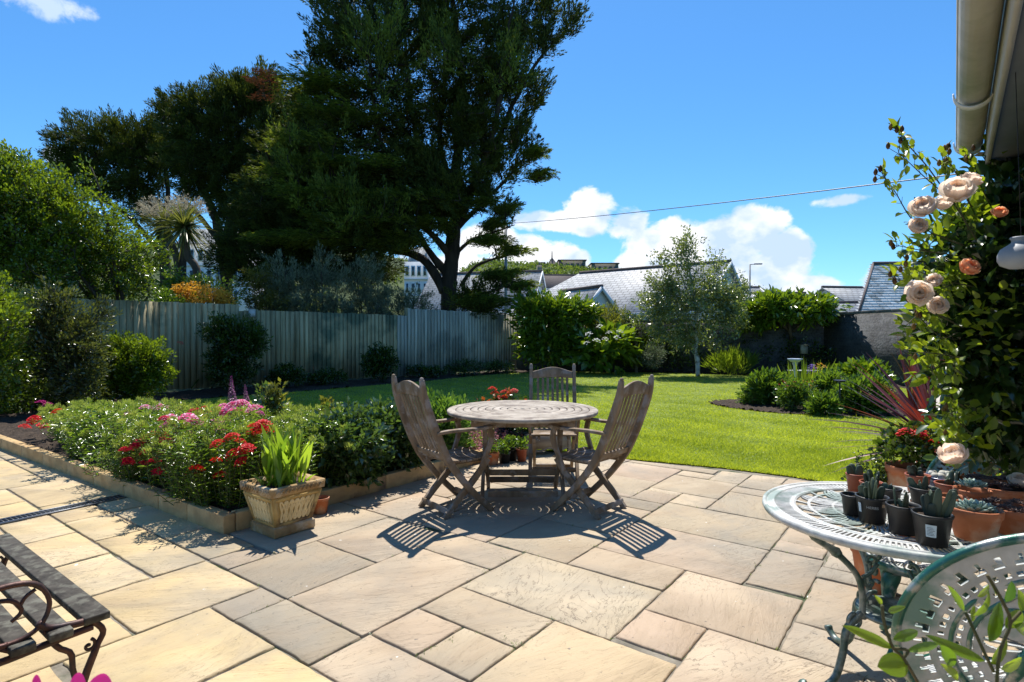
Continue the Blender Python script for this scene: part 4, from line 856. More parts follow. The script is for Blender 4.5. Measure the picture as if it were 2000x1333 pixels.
for k in range(4):
    a0 = k * pi / 2; n_ = np.array([cos(a0), sin(a0), 0]); tt = np.array([-sin(a0), cos(a0), 0])
    def S(x, z): hw = (.268 + (.375 - .268) * (z - .07) / .215) / 2; return n_ * (hw + .001) + tt * x * hw * 2 + np.array([0, 0, z])
    for x in (-.455, .455): mb.bar(S(x, .074), S(x, .282), .03, .012, up=n_)
    for z in (.082, .268): hw = .46; mb.bar(S(-.46, z), S(.46, z), .022, .012, up=n_)
mb.build('body', M_planter, t)
mb = MB()
for k in range(4):
    a0 = k * pi / 2; n_ = np.array([cos(a0), sin(a0), 0]); tt = np.array([-sin(a0), cos(a0), 0]); nn = 7
    for i in range(nn):
        for (xa, xb) in ((i, min(i + 1, nn - 1)), (min(i + 1, nn - 1), i)):
            if xa == xb and xa != i: continue
            fa = np.linspace(0, 2 * pi, 25); pts = []
            for f_ in fa:
                u_ = (1 - cos(f_)) / 2; xc = ((xa + (xb - xa) * u_) + .5) / nn - .5; xx = xc * .82 + .042 * sin(f_); z = .100 + .150 * u_
                hw = (.268 + (.375 - .268) * (z - .07) / .215) / 2; pts.append(n_ * (hw + .003) + tt * xx * hw * 2 + np.array([0, 0, z]))
            mb.tube(pts, .0066, 5, R.uniform(.5, .9), cap=False)
mb.build('tracery', rough_mat('pale_tracery', (.66, .49, .23), (.82, .65, .36), 7, .9, .3, .003), t, smooth=True)
mb = MB(); mb.lathe((0, 0, 0), [(.365 * s2, .285), (.405 * s2, .292), (.415 * s2, .345), (.405 * s2, .352), (.352 * s2, .352), (.345 * s2, .30)], 4, .5, rz=pi / 4)
for k in range(4):
    a0 = k * pi / 2; n_ = np.array([cos(a0), sin(a0), 0]); tt = np.array([-sin(a0), cos(a0), 0])
    for i in range(11): x = (i - 5) * .033; mb.tube([n_ * .206 + tt * (x - .012) + (0, 0, .306), n_ * .210 + tt * (x - .003) + (0, 0, .32), n_ * .209 + tt * (x + .006) + (0, 0, .334), n_ * .209 + tt * (x + .016) + (0, 0, .32)], .0045, 5, .6)
mb.build('rim', M_planterd, t)
mb = MB(); mb.box((0, 0, .31), (.34, .34, .03)); mb.build('soil', M_soil, t)
mb = MB(); k = 64; base = np.stack([R.uniform(-.10, .10, k), R.uniform(-.12, .12, k), np.full(k, .32)], 1); a = R.uniform(0, 2 * pi, k); sp = R.uniform(.05, .5, k); D = np.stack([np.cos(a) * sp, np.sin(a) * sp, np.ones(k)], 1)
blades(mb, base, D, R.uniform(.24, .52, k), R.uniform(.035, .060, k), R.uniform(.1, 1, k), 6, R.uniform(.05, .3, k), prof=(.25, .45, .9, 1, .85, .5, .03)); k = 30
base = np.stack([R.uniform(-.13, .13, k), R.uniform(-.13, .13, k), np.full(k, .32)], 1); a = R.uniform(0, 2 * pi, k); D = np.stack([np.cos(a) * .7, np.sin(a) * .7, np.ones(k)], 1); blades(mb, base, D, R.uniform(.08, .2, k), .022, R.uniform(0, .8, k), 4, .4)
mb.build('canna_leaves', L_canna, t, smooth=True)
t = potted('terracotta_pot', 'small terracotta pot half hidden behind the stone planter', G(624, 1003), .12, .068, .05, M_terra, group=None, cat='pot')

# pots and trough behind the round table ------------------------------------
def bush_in_pot(t, z, envs, n, per, cs, Ln, Wd, lm, name='foliage', **kw):
    mb = MB(); C, cc = env_pts(envs, n); C = C + np.array(t.location); Dr = unit(C - np.array(t.location) - np.array([0, 0, z])); 
    sprays(mb, C, Dr, per, cs, Ln, Wd, **kw); o_ = np.array(t.location); mb.V = [v - o_ for v in mb.V]; mb.build(name, lm, t)
def heads(parent, pts, r, lm, n=30, name='flower_head', dome=.5, pr=.5):
    """clusters of five petalled florets, one mesh shared by its copies"""
    mb = MB(); C = []; 
    for i in range(n):
        a = i * 2.4; q = (i / n) ** .5; C.append((cos(a) * q * r, sin(a) * q * r, dome * r * (1 - q * q) * 1.4))
    C = np.array(C); fr = r * pr * .62
    for j in range(5):
        a = j * 2 * pi / 5 + R.uniform(0, 1, n); d = np.stack([np.cos(a), np.sin(a), R.uniform(.1, .5, n)], 1); d += C * 4 * np.array([1, 1, 0]) / max(r, 1e-3) * .12
        leaves(mb, C, d, np.tile([0, 0, 1.], (n, 1)) + C / r * .5, fr, fr * .95, np.clip(R.uniform(0, 1, n), 0, 1), .05, .1, mid=.72)
    o0 = mb.build(name, lm, None); o0.parent = parent; out = [o0]
    for i, p in enumerate(pts):
        o = o0 if i == 0 else o0.copy()
        if i: COL.objects.link(o); o.parent = parent
        loc = np.array(p, float)
        if parent.get('_w'): loc = np.array(parent.matrix_basis.inverted() @ Vector(loc))
        else: loc = loc - np.array(parent.location)
        o.location = loc; o.rotation_euler = (R.normal() * .2 - .15, R.normal() * .2, R.uniform(0, 6)); s_ = R.uniform(.8, 1.2); o.scale = (s_, s_, s_)
    return out
g1 = 'pots standing on the paving behind the round table'
for px, py, h, r, mt, lab, fl in [(962, 908, .13, .075, M_terra, 'pale terracotta pot of seedlings behind the left wooden chair', None), (985, 905, .12, .07, M_black, 'black pot of seedlings beside the pale terracotta pot', None), (1000, 900, .13, .065, M_black, 'black pot with a red geranium bloom behind the table', (992, 872)),
                                  (1019, 902, .14, .06, M_terrad, 'red plastic pot with dark leaves right of the red geranium', None)]:
    c = G(px, py); t = potted('potted_plant', lab, c, h, r, r * .75, mt, group=g1); bush_in_pot(t, h, [(0, 0, h + .05, r * 1.2, r * 1.2, .06)], 16, 14, .03, .03, .7, L_mid, spread=1.2)
    if fl: heads(t, [W(fl[0], fl[1], c[1] - .02)], .04, L_red, 20)
c = G(1030, 898) + np.array([0, .35, 0])
t = potted('potted_shrub', 'large dark pot with white flowered dark foliage behind the table', c + np.array([-.1, 0, 0]), .26, .15, .11, M_black, group=g1); bush_in_pot(t, .26, [(0, 0, .36, .22, .2, .12)], 60, 16, .05, .035, .6, L_dark, spread=1.1)
heads(t, [W(1000 + 12 * i, 868 - 5 * (i % 3), c[1] - .15) for i in range(5)], .03, L_whitef, 10)
t = potted('potted_begonia', 'tall pot of red begonia with orange tinted leaves behind the table top', G(985, 880), .36, .14, .11, M_blueg, group=g1); l0 = t.location
bush_in_pot(t, .36, [(0, 0, .47, .30, .2, .13)], 34, 12, .06, .05, .75, L_orl, spread=1.1); bush_in_pot(t, .36, [(0, 0, .46, .32, .2, .14)], 70, 12, .06, .05, .75, L_dark, 'lower_foliage', spread=1.1)
heads(t, [W(962, 762, l0[1]), W(966, 770, l0[1]), W(985, 768, l0[1] - .05), (W(984, 778, l0[1])), W(1004, 766, l0[1]), W(975, 780, l0[1] - .05)], .055, L_red, 22)
mb = MB(); 
for px, py in ((962, 762), (985, 768), (1004, 766)): p = W(px, py, l0[1]); mb.tube([np.array(l0) + (0, 0, .36), (np.array(l0) + (0, 0, .36) + p) / 2 + (.02, 0, 0.04), p], .005, 5)
mb.V = [v - np.array(l0) for v in mb.V]; mb.build('stems', M_twig, t)
# wooden trough
tc_ = G(1064, 888) + np.array([0, .1, 0]); t = empty('wooden_trough', tc_, 'weathered wooden trough planter with scalloped apron beside the lawn edge', 'planter', rz=.35)
M_grey = rough_mat('grey_wood', (.20, .16, .12), (.38, .32, .25), 7, .85, .5, .004, 60, stretch=(.4, 2, 2))
mb = MB(); Lx, Ly, H = .52, .26, .24
for s in (-1, 1): mb.box((0, s * Ly / 2, .155), (Lx, .018, .17), rnd=.5); mb.box((s * Lx / 2, 0, .155), (.018, Ly - .02, .17), rnd=.6)
mb.build('box', M_grey, t)
for sx in (-1, 1):
    for sy in (-1, 1): mb = MB(); mb.box((sx * Lx / 2, sy * Ly / 2, .125), (.04, .04, .25)); mb.build('leg', M_grey, t, bevel=.003)
mb = MB(); mb.tube(smooth_path([(-Lx / 2 + .02, -Ly / 2, .07), (-.12, -Ly / 2, .045), (0, -Ly / 2, .075), (.12, -Ly / 2, .045), (Lx / 2 - .02, -Ly / 2, .07)], 20), .014, 6); mb.build('apron', M_grey, t)
mb = MB(); mb.box((0, 0, .21), (Lx - .03, Ly - .03, .02)); mb.build('soil', M_soil, t)
bush_in_pot(t, .2, [(0, 0, .27, .22, .1, .06)], 60, 14, .035, .03, .6, L_mid, spread=1.2)
heads(t, [np.array(t.location) + (x, y, .31) for x, y in R.uniform(-.18, .18, (7, 2)) * (1, .5)], .022, L_whitef, 10)

# potted things beyond the metal table ------------------------------------------
t = potted('terracotta_planter', 'square terracotta planter with plant tag and red flowering begonia', (2.72, 3.86, 0), .50, .17, .13, M_terra, rim=.02, rimh=.05); l0 = np.array(t.location)
bush_in_pot(t, .5, [(0, 0, .62, .2, .18, .1)], 60, 14, .05, .045, .75, L_dark, spread=1.1); heads(t, [l0 + (-.10, -.05, .72), l0 + (.0, -.05, .70), l0 + (-.04, -.1, .73), l0 + (.06, -.08, .66), l0 + (.1, -.1, .62)], .045, L_red, 22)
bush_in_pot(t, .5, [(.2, -.12, .56, .12, .12, .12)], 40, 12, .05, .055, .4, L_orl, 'orange_foliage', spread=.9)
mb = MB(); mb.box((.02, -.176, .455), (.055, .004, .07), M=np.array(Matrix.Rotation(.1, 3, 'X'))); mb.build('tag', M_label, t, bevel=.006)
shrub('flowering_shrub', 'small leafy dark green plant with one pink flower left of the terracotta planter', (2.62, 4.05, 0), [(2.62, 4.05, .30, .17, .17, .26), (2.60, 4.0, .12, .14, .14, .12)], 120, 16, .05, .032, .6, L_dark, nst=8, r0=.006, spread=1.2, hollow=.6)
shrub('euphorbia_plant', 'pale feathery plant with rusty tips below the climbing rose', (3.0, 3.8, 0), [(2.98, 3.75, .72, .20, .2, .16), (3.1, 3.8, .55, .22, .2, .25)], 90, 18, .06, .04, .3, L_lime, nst=8, r0=.008, spread=1.0)
t = empty('red_cordyline', G(1838, 1010), 'spiky purple red cordyline fanning out in front of the lawn', 'plant'); l0 = np.array(t.location)
mb = MB(); pot_shell(mb, .40, .20, .15, .02, .05); mb.build('pot', M_black, t, smooth=True)
mb = MB(); k = 150; a = R.uniform(0, 2 * pi, k); el = R.uniform(-.10, 1.35, k) ** 1; D = np.stack([np.cos(a) * np.cos(el), np.sin(a) * np.cos(el), np.sin(el)], 1); base = np.tile([0, 0, .52], (k, 1)) + D * np.array([.03, .03, .05])
blades(mb, base, D, R.uniform(.55, .98, k), R.uniform(.028, .045, k), R.uniform(0, 1, k), 6, R.uniform(.02, .22, k) * (1.2 - el / 2), prof=(.7, .9, 1, .9, .7, .4, .02)); mb.build('leaves', L_cordr, t)
mb = MB(); mb.tube([(0, 0, .33), (0, 0, .55)], .035, 8); mb.build('stem', M_bark, t)
t = empty('red_phormium', (3.75, 5.05, 0), 'tall upright crimson sword leaved plant behind the spiky cordyline', 'plant')
mb = MB(); k = 60; a = R.uniform(0, 2 * pi, k); D = np.stack([np.cos(a) * .16, np.sin(a) * .16, np.ones(k)], 1); blades(mb, np.stack([np.cos(a) * .08, np.sin(a) * .08, np.full(k, .1)], 1), D, R.uniform(.8, 1.35, k), R.uniform(.05, .07, k), R.uniform(.3, 1, k), 5, .04, prof=(.8, 1, 1, .8, .5, .05)); mb.build('leaves', L_cordr, t)
# ---------------------------------------------------------------- fence, walls, trees and shrubs
M_fence = rough_mat('weathered_fence_board', (.25, .20, .10), (.56, .46, .27), 3, .9, .6, .004, 30, stretch=(4, 4, .25), c3=(.13, .15, .09), s3=.8)
M_fenceg = rough_mat('pale_fence_board', (.28, .26, .19), (.54, .51, .42), 3, .9, .6, .004, 30, stretch=(4, 4, .25), c3=(.24, .24, .20), s3=.9)
L_purp = leaf_mat('purplish_green_leaf', (.02, .03, .015), (.12, .15, .05), .34, .22, .9)
f0 = np.array([-9.6, 12.1]); f1 = np.array([.15, 21.55]); fd = unit(f1 - f0); FL = np.linalg.norm(f1 - f0); fn = np.array([fd[1], -fd[0]])
def fence_t(px): # distance along the fence seen at image column px
    k = (px - 1000) / F; return float((f0[0] - k * f0[1]) / (k * fd[1] - fd[0]))
t = wempty('wooden_fence', (*f0, 0), 'long weathered closeboard fence with stepped top behind the lawn border', 'fence')
secs = [(-5.5, fence_t(466), 2.16, 2.13, M_fence), (fence_t(466), fence_t(500), 2.02, 1.98, M_fence), (fence_t(500), fence_t(776), 2.0, 1.965, M_fence), (fence_t(776), fence_t(796), 1.965, 1.96, M_fenceg), (fence_t(796), FL, 2.19, 2.10, M_fenceg)]
for si, (a, b_, h0, h1, mt) in enumerate(secs):
    L_ = b_ - a; npan = max(1, round(L_ / 2.9)); 
    for q in range(npan):
        pa, pb = a + L_ * q / npan, a + L_ * (q + 1) / npan; mb = MB(); x = pa; hh = lambda s_: h0 + (h1 - h0) * (s_ - a) / L_
        while x < pb - .02:
            w_ = min(.135, pb - x); p = f0 + fd * (x + w_ / 2); rz = math.atan2(fd[1], fd[0]) + .17
            if si == 1: top = 1.97 if x < (a + b_) / 2 else 2.0
            else: top = hh(x)
            mb.box((p[0] + fn[0] * .012, p[1] + fn[1] * .012, (top + .06) / 2 + R.normal() * .008), (w_ * 1.12, .014, top - .06), rz=rz, rnd=np.clip(R.normal(.5, .3), 0, 1)); x += .130
        mb.build('board_panel', mt, t)
    for s_ in ([a] if si in (0, 2, 4) else []):
        p = f0 + fd * s_; mb = MB(); mb.box((p[0] - fn[0] * .05, p[1] - fn[1] * .05, (h0 + .02) / 2), (.1, .1, h0 + .02), rz=math.atan2(fd[1], fd[0])); mb.build('post', M_fence, t)
for z in (.35, 1.1, 1.8):
    mb = MB(); mb.bar((*(f0 - fd * 5.5 - fn * .04), z), (*(f1 - fn * .04), z), .04, .08); mb.build('rail', M_fence, t)
p = f0 + fd * fence_t(489); nb = wempty('bird_nesting_box', (p[0], p[1], 1.85), 'small white and blue box mounted at the step in the fence top', 'nest box')
mb = MB(); mb.box((p[0] + fn[0] * .12, p[1] + fn[1] * .12, 1.93), (.13, .12, .20), rz=math.atan2(fd[1], fd[0])); mb.build('box', plain('white_paint', (.55, .58, .62), .6), nb)
mb = MB(); mb.box((p[0] + fn[0] * .14, p[1] + fn[1] * .14, 2.045), (.18, .18, .02), rz=math.atan2(fd[1], fd[0])); mb.build('roof', M_slat, nb)
# block wall
m, N, L, b = nodes('dark_stone_wall')
pos = N.new('ShaderNodeTexCoord').outputs['Object']; br = N.new('ShaderNodeTexBrick'); br.inputs['Scale'].default_value = 1; br.inputs['Brick Width'].default_value = .32; br.inputs['Row Height'].default_value = .085; br.inputs['Mortar Size'].default_value = .008
sp = N.new('ShaderNodeSeparateXYZ'); L.new(pos, sp.inputs[0]); cb = N.new('ShaderNodeCombineXYZ'); ad = N.new('ShaderNodeMath'); L.new(sp.outputs[0], ad.inputs[0]); L.new(sp.outputs[1], ad.inputs[1]); L.new(ad.outputs[0], cb.inputs[0]); L.new(sp.outputs[2], cb.inputs[1]); L.new(cb.outputs[0], br.inputs['Vector'])
br.inputs['Color1'].default_value = (.055, .055, .06, 1); br.inputs['Color2'].default_value = (.10, .10, .105, 1); br.inputs['Mortar'].default_value = (.10, .10, .10, 1)
nz = tex_noise(N, L, 1.5, 7, pos, .65, .3); c = mixc(N, L, br.outputs[0], (.16, .17, .18), ramp(N, L, nz, [(.45, (0, 0, 0)), (.68, (.7, .7, .7))])); nz2 = tex_noise(N, L, 14, 5, pos); c = mixc(N, L, c, (.035, .04, .035), ramp(N, L, nz2, [(.5, (0, 0, 0)), (.7, (.8, .8, .8))]))
L.new(c, b.inputs['Base Color']); b.inputs['Roughness'].default_value = .95; hb = N.new('ShaderNodeMath'); hb.operation = 'SUBTRACT'; L.new(nz2, hb.inputs[0]); L.new(br.outputs['Fac'], hb.inputs[1]); bump(N, L, b, hb.outputs[0], .8, .03)
M_wall = m
M_cope = rough_mat('coping_stone', (.07, .075, .07), (.16, .16, .15), 5, .9, .5, .01)
def wall(p, q, h, label, th=.22):
    p, q = np.array(p), np.array(q); d = unit(q - p); t = wempty('stone_wall', (p[0], p[1], 0), label, 'wall'); mb = MB(); mb.bar((*p, h / 2 - .05), (*q, h / 2 - .05), th, h + .1); mb.build('masonry', M_wall, t)
    mb = MB(); L_ = np.linalg.norm(q - p); n = int(L_ / .6)
    for i in range(n): a = p + d * (L_ * i / n + .004); b_ = p + d * (L_ * (i + 1) / n - .004); mb.bar((*a, h + .045 + R.normal() * .002), (*b_, h + .045), th + .06, .09, rnd=R.uniform())
    mb.build('coping', M_cope, t, bevel=.008)
wall((11.4, 9.5), (10.6, 19.3), 1.99, 'dark stone garden wall with coping at right behind the island bed')
wall((10.6, 19.5), (-.25, 22.9), 1.80, 'dark stone wall across the back of the lawn behind the shrubs')
# ---- big cypress
Yc = 22.0
def Wp(px, py, Y=Yc): return W(px, py, Y)
base = np.array([-2.45, Yc, -.1])
def blob(px, py, rx, ry, Y=Yc, rz=None):
    c = W(px, py, Y); return (c[0], c[1], c[2], rx / F * Y, (rz if rz else .5 * (rx + ry)) / F * Y, ry / F * Y)
trr = .34
tr = [base, Wp(878, 560), Wp(885, 480), Wp(890, 400), Wp(895, 310), Wp(905, 200), Wp(890, 60), Wp(880, -120)]
limbs = [(tr, .36, .06),
         ([Wp(868, 570), Wp(830, 510), Wp(770, 490), Wp(690, 478), Wp(600, 470), Wp(520, 450)], .2, .04),
         ([Wp(878, 540), Wp(845, 500), Wp(800, 430, 21.5), Wp(760, 330, 21), Wp(730, 200, 20.8), Wp(720, 40, 20.5)], .17, .04),
         ([Wp(888, 470), Wp(850, 400, 22.5), Wp(820, 300, 23), Wp(800, 170, 23), Wp(790, 0, 23)], .2, .03),
         ([Wp(893, 440), Wp(925, 370), Wp(965, 290), Wp(1010, 190), Wp(1060, 110), Wp(1100, 70)], .17, .025),
         ([Wp(893, 420), Wp(940, 330, 21.5), Wp(970, 230, 21), Wp(985, 100, 21), Wp(1010, -20, 21)], .16, .03),
         ([Wp(890, 450), Wp(940, 400), Wp(990, 350), Wp(1040, 290)], .11, .02), ([Wp(890, 380), Wp(860, 280, 22.5), Wp(870, 150, 23), Wp(860, 20, 23)], .14, .03),
         ([Wp(888, 500), Wp(920, 470), Wp(965, 455, 21.5), Wp(1005, 440, 21)], .08, .015), ([Wp(900, 560), Wp(930, 520), Wp(990, 500), Wp(1010, 495)], .08, .015),
         ([Wp(880, 580), Wp(940, 575, 21), Wp(990, 560, 20.5), Wp(1030, 560, 20.4)], .08, .015),
         ([Wp(880, 500), Wp(820, 440, 21), Wp(700, 400, 20.5), Wp(620, 370, 20.2)], .15, .03), ([Wp(880, 460), Wp(800, 350, 22), Wp(690, 260, 22), Wp(620, 150, 22)], .15, .03)]
envs = [blob(640, 240, 70, 60), blob(590, 330, 75, 70), blob(620, 420, 110, 50), blob(700, 130, 90, 80), blob(700, 300, 110, 110, 21.5), blob(740, 420, 90, 60, 21), blob(690, 30, 70, 60), blob(780, 60, 100, 90), blob(800, 220, 100, 110), blob(640, 100, 40, 40),
        blob(800, -60, 120, 70), blob(880, 60, 70, 90), blob(900, 180, 60, 70), blob(960, 20, 60, 50), blob(950, -70, 120, 70), blob(650, -30, 50, 40), blob(800, 350, 90, 80), blob(860, 420, 40, 50, 21.5),
        blob(590, 450, 80, 30), blob(520, 400, 60, 60), blob(550, 290, 30, 40), blob(800, 400, 90, 40, 20.6), blob(900, 360, 50, 45, 20.8), blob(720, 440, 90, 30, 20.6), blob(930, 260, 60, 60, 21), blob(960, 140, 60, 70, 21.2), blob(620, 200, 60, 60), blob(700, -140, 100, 90), blob(850, -190, 120, 90), blob(770, -270, 110, 90), blob(930, -140, 90, 80), blob(610, -110, 60, 60), blob(840, -330, 80, 60)]
woody('cypress_tree', 'huge dark cypress tree whose bare trunk stands behind the middle of the fence', 'tree', base, limbs, envs, 2700, 115, .23, .145, .26, L_cyp, M_cbark, hollow=.42, twig=.03, spread=.4, up=.3, along=3.0, nup=.2, skin=.3, taper=.85, group=None, layer=1.05)
envs2 = [blob(1105, 60, 32, 24), blob(1070, 15, 50, 35), blob(1000, 70, 60, 60), blob(980, 160, 60, 50), blob(1040, 180, 30, 40), blob(1010, 260, 40, 40), blob(1030, 300, 25, 35), blob(960, 310, 45, 50), blob(1060, 90, 35, 30), blob(940, 380, 40, 25), blob(985, 415, 28, 14, 21), blob(950, 470, 35, 14), blob(985, 495, 30, 8), blob(975, 555, 45, 12, 20.8), blob(930, 580, 60, 18, 20.8), blob(1000, 340, 30, 25), blob(920, 250, 60, 60), blob(1120, 40, 20, 20), blob(860, 560, 0, 0) if 0 else blob(930, 600, 60, 22, 20.6)]
E2 = [(C_[0], C_[1], C_[2], C_[3], C_[4], C_[5]) for C_ in envs2]
# thinner outer growth on the right side, as a second crown of the same tree
tree = [o for o in bpy.data.objects if o.name == 'cypress_tree'][0]
def add_crown(tree, limbs_nodes, envs, ncl, per, cs, Ln, Wd, mat, name='crown', twig=.012, dirv=(.5, 0, .3), **kw):
    bb = MB(); nd = np.concatenate([smooth_path(p, max(6, len(p) * 4)) for p, _, _ in limbs_nodes]); C, _ = env_pts(envs, ncl, .6); C = C[np.argsort([np.min(np.linalg.norm(nd - c, axis=1)) for c in C])]; Dr = np.zeros_like(C); k = len(nd); buf = np.empty((k + 2 * len(C), 3)); buf[:k] = nd
    for i, c in enumerate(C):
        j = int(np.argmin(np.linalg.norm(buf[:k] - c + np.array([0, 0, .3]), axis=1))); p = buf[j].copy(); mid = (p + c) / 2 + R.normal(size=3) * .05; bb.tube([p, mid, c], [twig * 2, twig * 1.3, twig * .5], 3, cap=False); buf[k] = mid; buf[k + 1] = c; k += 2; Dr[i] = unit(c - p) + np.array(dirv)
    bb.build('branch_sprays', M_cbark, tree, smooth=True); lb = MB(); sprays(lb, C, Dr, per, cs, Ln, Wd, **kw); lb.build(name, mat, tree)
add_crown(tree, limbs, E2, 950, 62, .17, .13, .28, L_cyp, 'outer_crown', twig=.014, spread=.4, up=.1, along=2.8, taper=.8, nup=.2, skin=.3)
# sprays mostly on the left flank, sunlight painted in by a lighter green + rust coloured dead branch
add_crown(tree, limbs, [blob(600, 260, 60, 60, 20.5), blob(560, 330, 50, 60, 20.5), blob(650, 380, 100, 60, 20), blob(620, 300, 90, 80, 20.2), blob(760, 110, 80, 90, 20), blob(1000, 130, 50, 70, 20), blob(700, 420, 120, 50, 19.8), blob(880, 100, 60, 60, 20.2)], 330, 60, .20, .13, .28, L_cyplit, 'painted_sun_sprays', dirv=(-.3, -.1, .5), spread=.6, up=.4, along=2.6, taper=.8, nup=.2, skin=.3)
add_crown(tree, limbs, [blob(530, 160, 30, 14, 20.5), blob(525, 190, 25, 18, 20.5), blob(550, 150, 20, 10, 20.5)], 12, 60, .16, .12, .2, L_brown, 'dead_foliage', dirv=(-2.5, 0, .4), spread=.35, up=-.1, along=3.2, skin=.2, taper=.8)
# flat tiers of foliage low on both sides, sunlit look put into their colour
def tier(px, py, rx, Y, ry=7): return blob(px, py, rx, ry, Y, rz=rx * .8)
add_crown(tree, limbs, [tier(985, 412, 36, 21), tier(960, 440, 30, 21), tier(955, 472, 40, 21), tier(1000, 492, 34, 21), tier(975, 540, 46, 20.8), tier(1010, 560, 34, 20.6), tier(940, 590, 60, 20.6, 10), tier(1040, 300, 26, 21.5), tier(1045, 345, 30, 21.5)], 330, 75, .12, .11, .3, L_cyplit, 'right_tiers', dirv=(2.2, 0, .1), spread=.3, up=0, along=3.2, nup=1.5, skin=.2, taper=.85)
add_crown(tree, limbs, [tier(600, 470, 110, 20.6), tier(700, 438, 110, 20.4, 9), tier(760, 395, 90, 20.4, 9), tier(640, 385, 110, 20.3, 9), tier(560, 345, 60, 20.3), tier(830, 440, 60, 20.6, 10), tier(700, 330, 110, 20.3, 9), tier(610, 290, 90, 20.3, 9), tier(860, 390, 60, 20.7, 12), tier(780, 475, 70, 20.8, 12), tier(930, 395, 40, 20.8, 10), tier(680, 230, 100, 20.4, 9), tier(640, 170, 80, 20.5, 8)], 900, 75, .14, .12, .3, L_cyplit, 'left_tiers', dirv=(-2.0, -.3, .15), spread=.3, up=0, along=3.4, nup=1.5, skin=.2, taper=.85)
add_crown(tree, limbs, [blob(800, 435, 80, 28, 21), blob(860, 385, 70, 40, 21.2), blob(940, 400, 40, 22, 21.2), blob(740, 480, 90, 22, 21.5), blob(820, 330, 80, 40, 21)], 260, 110, .2, .14, .26, L_cyp, 'inner_crown', dirv=(-.5, -.2, .2), spread=.4, up=.1, along=2.6, nup=.4, skin=.3, taper=.8)
# ---- the darker wind shaped cypresses to the left
def cyp(label, base, limbs, envs, ncl, per, lm=L_cyp, cs=.22): return woody('cypress_tree', label, 'tree', base, limbs, envs, ncl, int(per * 1.5), cs, .14, .26, lm, M_cbark, group='wind shaped cypress trees behind the fence', hollow=.5, twig=.02, spread=.45, up=.3, along=1.9, nup=.2, skin=.35)
Yl = 23.5
cyp('dark cypress leaning left with the lowest rounded crown, farthest left of the group', W(330, 640, 27) * [1, 1, 0], [([W(330, 640, 27) * [1, 1, 0], W(320, 480, 27), W(300, 400, 27), W(260, 330, 27), W(200, 280, 27)], .3, .06), ([W(318, 470, 27), W(330, 380, 27), W(320, 300, 27)], .2, .05), ([W(320, 500, 27), W(250, 420, 27), W(180, 380, 27)], .14, .03)],
    [blob(190, 290, 75, 60, 27), blob(150, 310, 45, 60, 27), blob(260, 290, 70, 60, 27), blob(240, 360, 80, 45, 27), blob(320, 300, 60, 70, 27), blob(180, 350, 40, 40, 27), blob(290, 400, 50, 40, 27)], 900, 60)
cyp('dark cypress with tufted sloping crown between the leftmost one and the central tree', W(450, 640, 25) * [1, 1, 0], [([W(450, 640, 25) * [1, 1, 0], W(440, 520, 25), W(420, 420, 25), W(380, 330, 25), W(360, 240, 25)], .3, .05), ([W(440, 500, 25), W(460, 380, 25), W(470, 260, 25), W(460, 180, 25)], .25, .05), ([W(435, 480, 25), W(380, 410, 25), W(340, 380, 25)], .14, .03), ([W(445, 540, 25), W(500, 440, 25), W(540, 320, 25)], .2, .04)],
    [blob(370, 240, 55, 55, 25), blob(430, 220, 60, 55, 25), blob(460, 180, 40, 32, 25), blob(500, 200, 50, 50, 25), blob(520, 165, 30, 28, 25), blob(400, 310, 80, 55, 25), blob(480, 300, 70, 70, 25), blob(340, 220, 28, 25, 25), blob(520, 380, 60, 60, 25), blob(470, 400, 60, 50, 25), blob(400, 370, 50, 25, 25), blob(560, 260, 50, 80, 25)], 1400, 70)
cyp('dense low cypress filling the gap left of the central trunk, just behind the silvery shrubs', W(560, 640, 22.5) * [1, 1, 0], [([W(560, 640, 22.5) * [1, 1, 0], W(555, 500, 22.5), W(560, 400, 22.5), W(570, 330, 22.5)], .25, .05), ([W(560, 520, 22.5), W(640, 460, 22.5), W(700, 440, 22.5)], .15, .03)],
    [blob(560, 440, 70, 60, 22.5), blob(500, 470, 50, 40, 22.5), blob(640, 450, 80, 50, 22.5), blob(720, 460, 60, 35, 22.5), blob(600, 380, 60, 50, 22.5), blob(450, 490, 35, 50, 22.5), blob(560, 520, 110, 40, 22.5), blob(700, 520, 80, 30, 22.5)], 900, 70)
# ---- silvery shrubs behind the fence
def fpt(px, back): k = (px - 1000) / F; p = f0 + fd * fence_t(px) - fn * back; return p
sg = 'silvery green shrubs behind the fence'
for i, (px, top, r, lab, lm) in enumerate([(548, 490, 48, 'silvery green shrub left of two others behind the fence step', L_grey), (630, 480, 50, 'tallest silvery green shrub in the middle of the row behind the fence', L_grey), (712, 492, 48, 'silvery green shrub right of the tallest one behind the fence', L_grey), (790, 530, 55, 'darker grey green shrub beside the big cypress trunk behind the fence', L_grey)]):
    Y = [17.6, 18.3, 19.2, 20.2][i]; h = CZ + (HZ - top) / F * Y; c = W(px, 640, Y); x = c[0]; r_ = r / F * Y
    shrub('silvery_shrub', lab, (x, Y, 0), [(x, Y, h * .72, r_, r_ * .8, h * .25), (x - r_ * .4, Y, h * .5, r_ * .8, r_ * .8, h * .3), (x + r_ * .4, Y, h * .55, r_ * .8, r_ * .8, h * .28), (x, Y, h * .3, r_, r_, h * .3)], 300, 42, .13, .10, .22, lm, group=sg, nst=8, r0=.04, spread=.55, up=.9, along=1.8, hollow=.55, outw=.3)
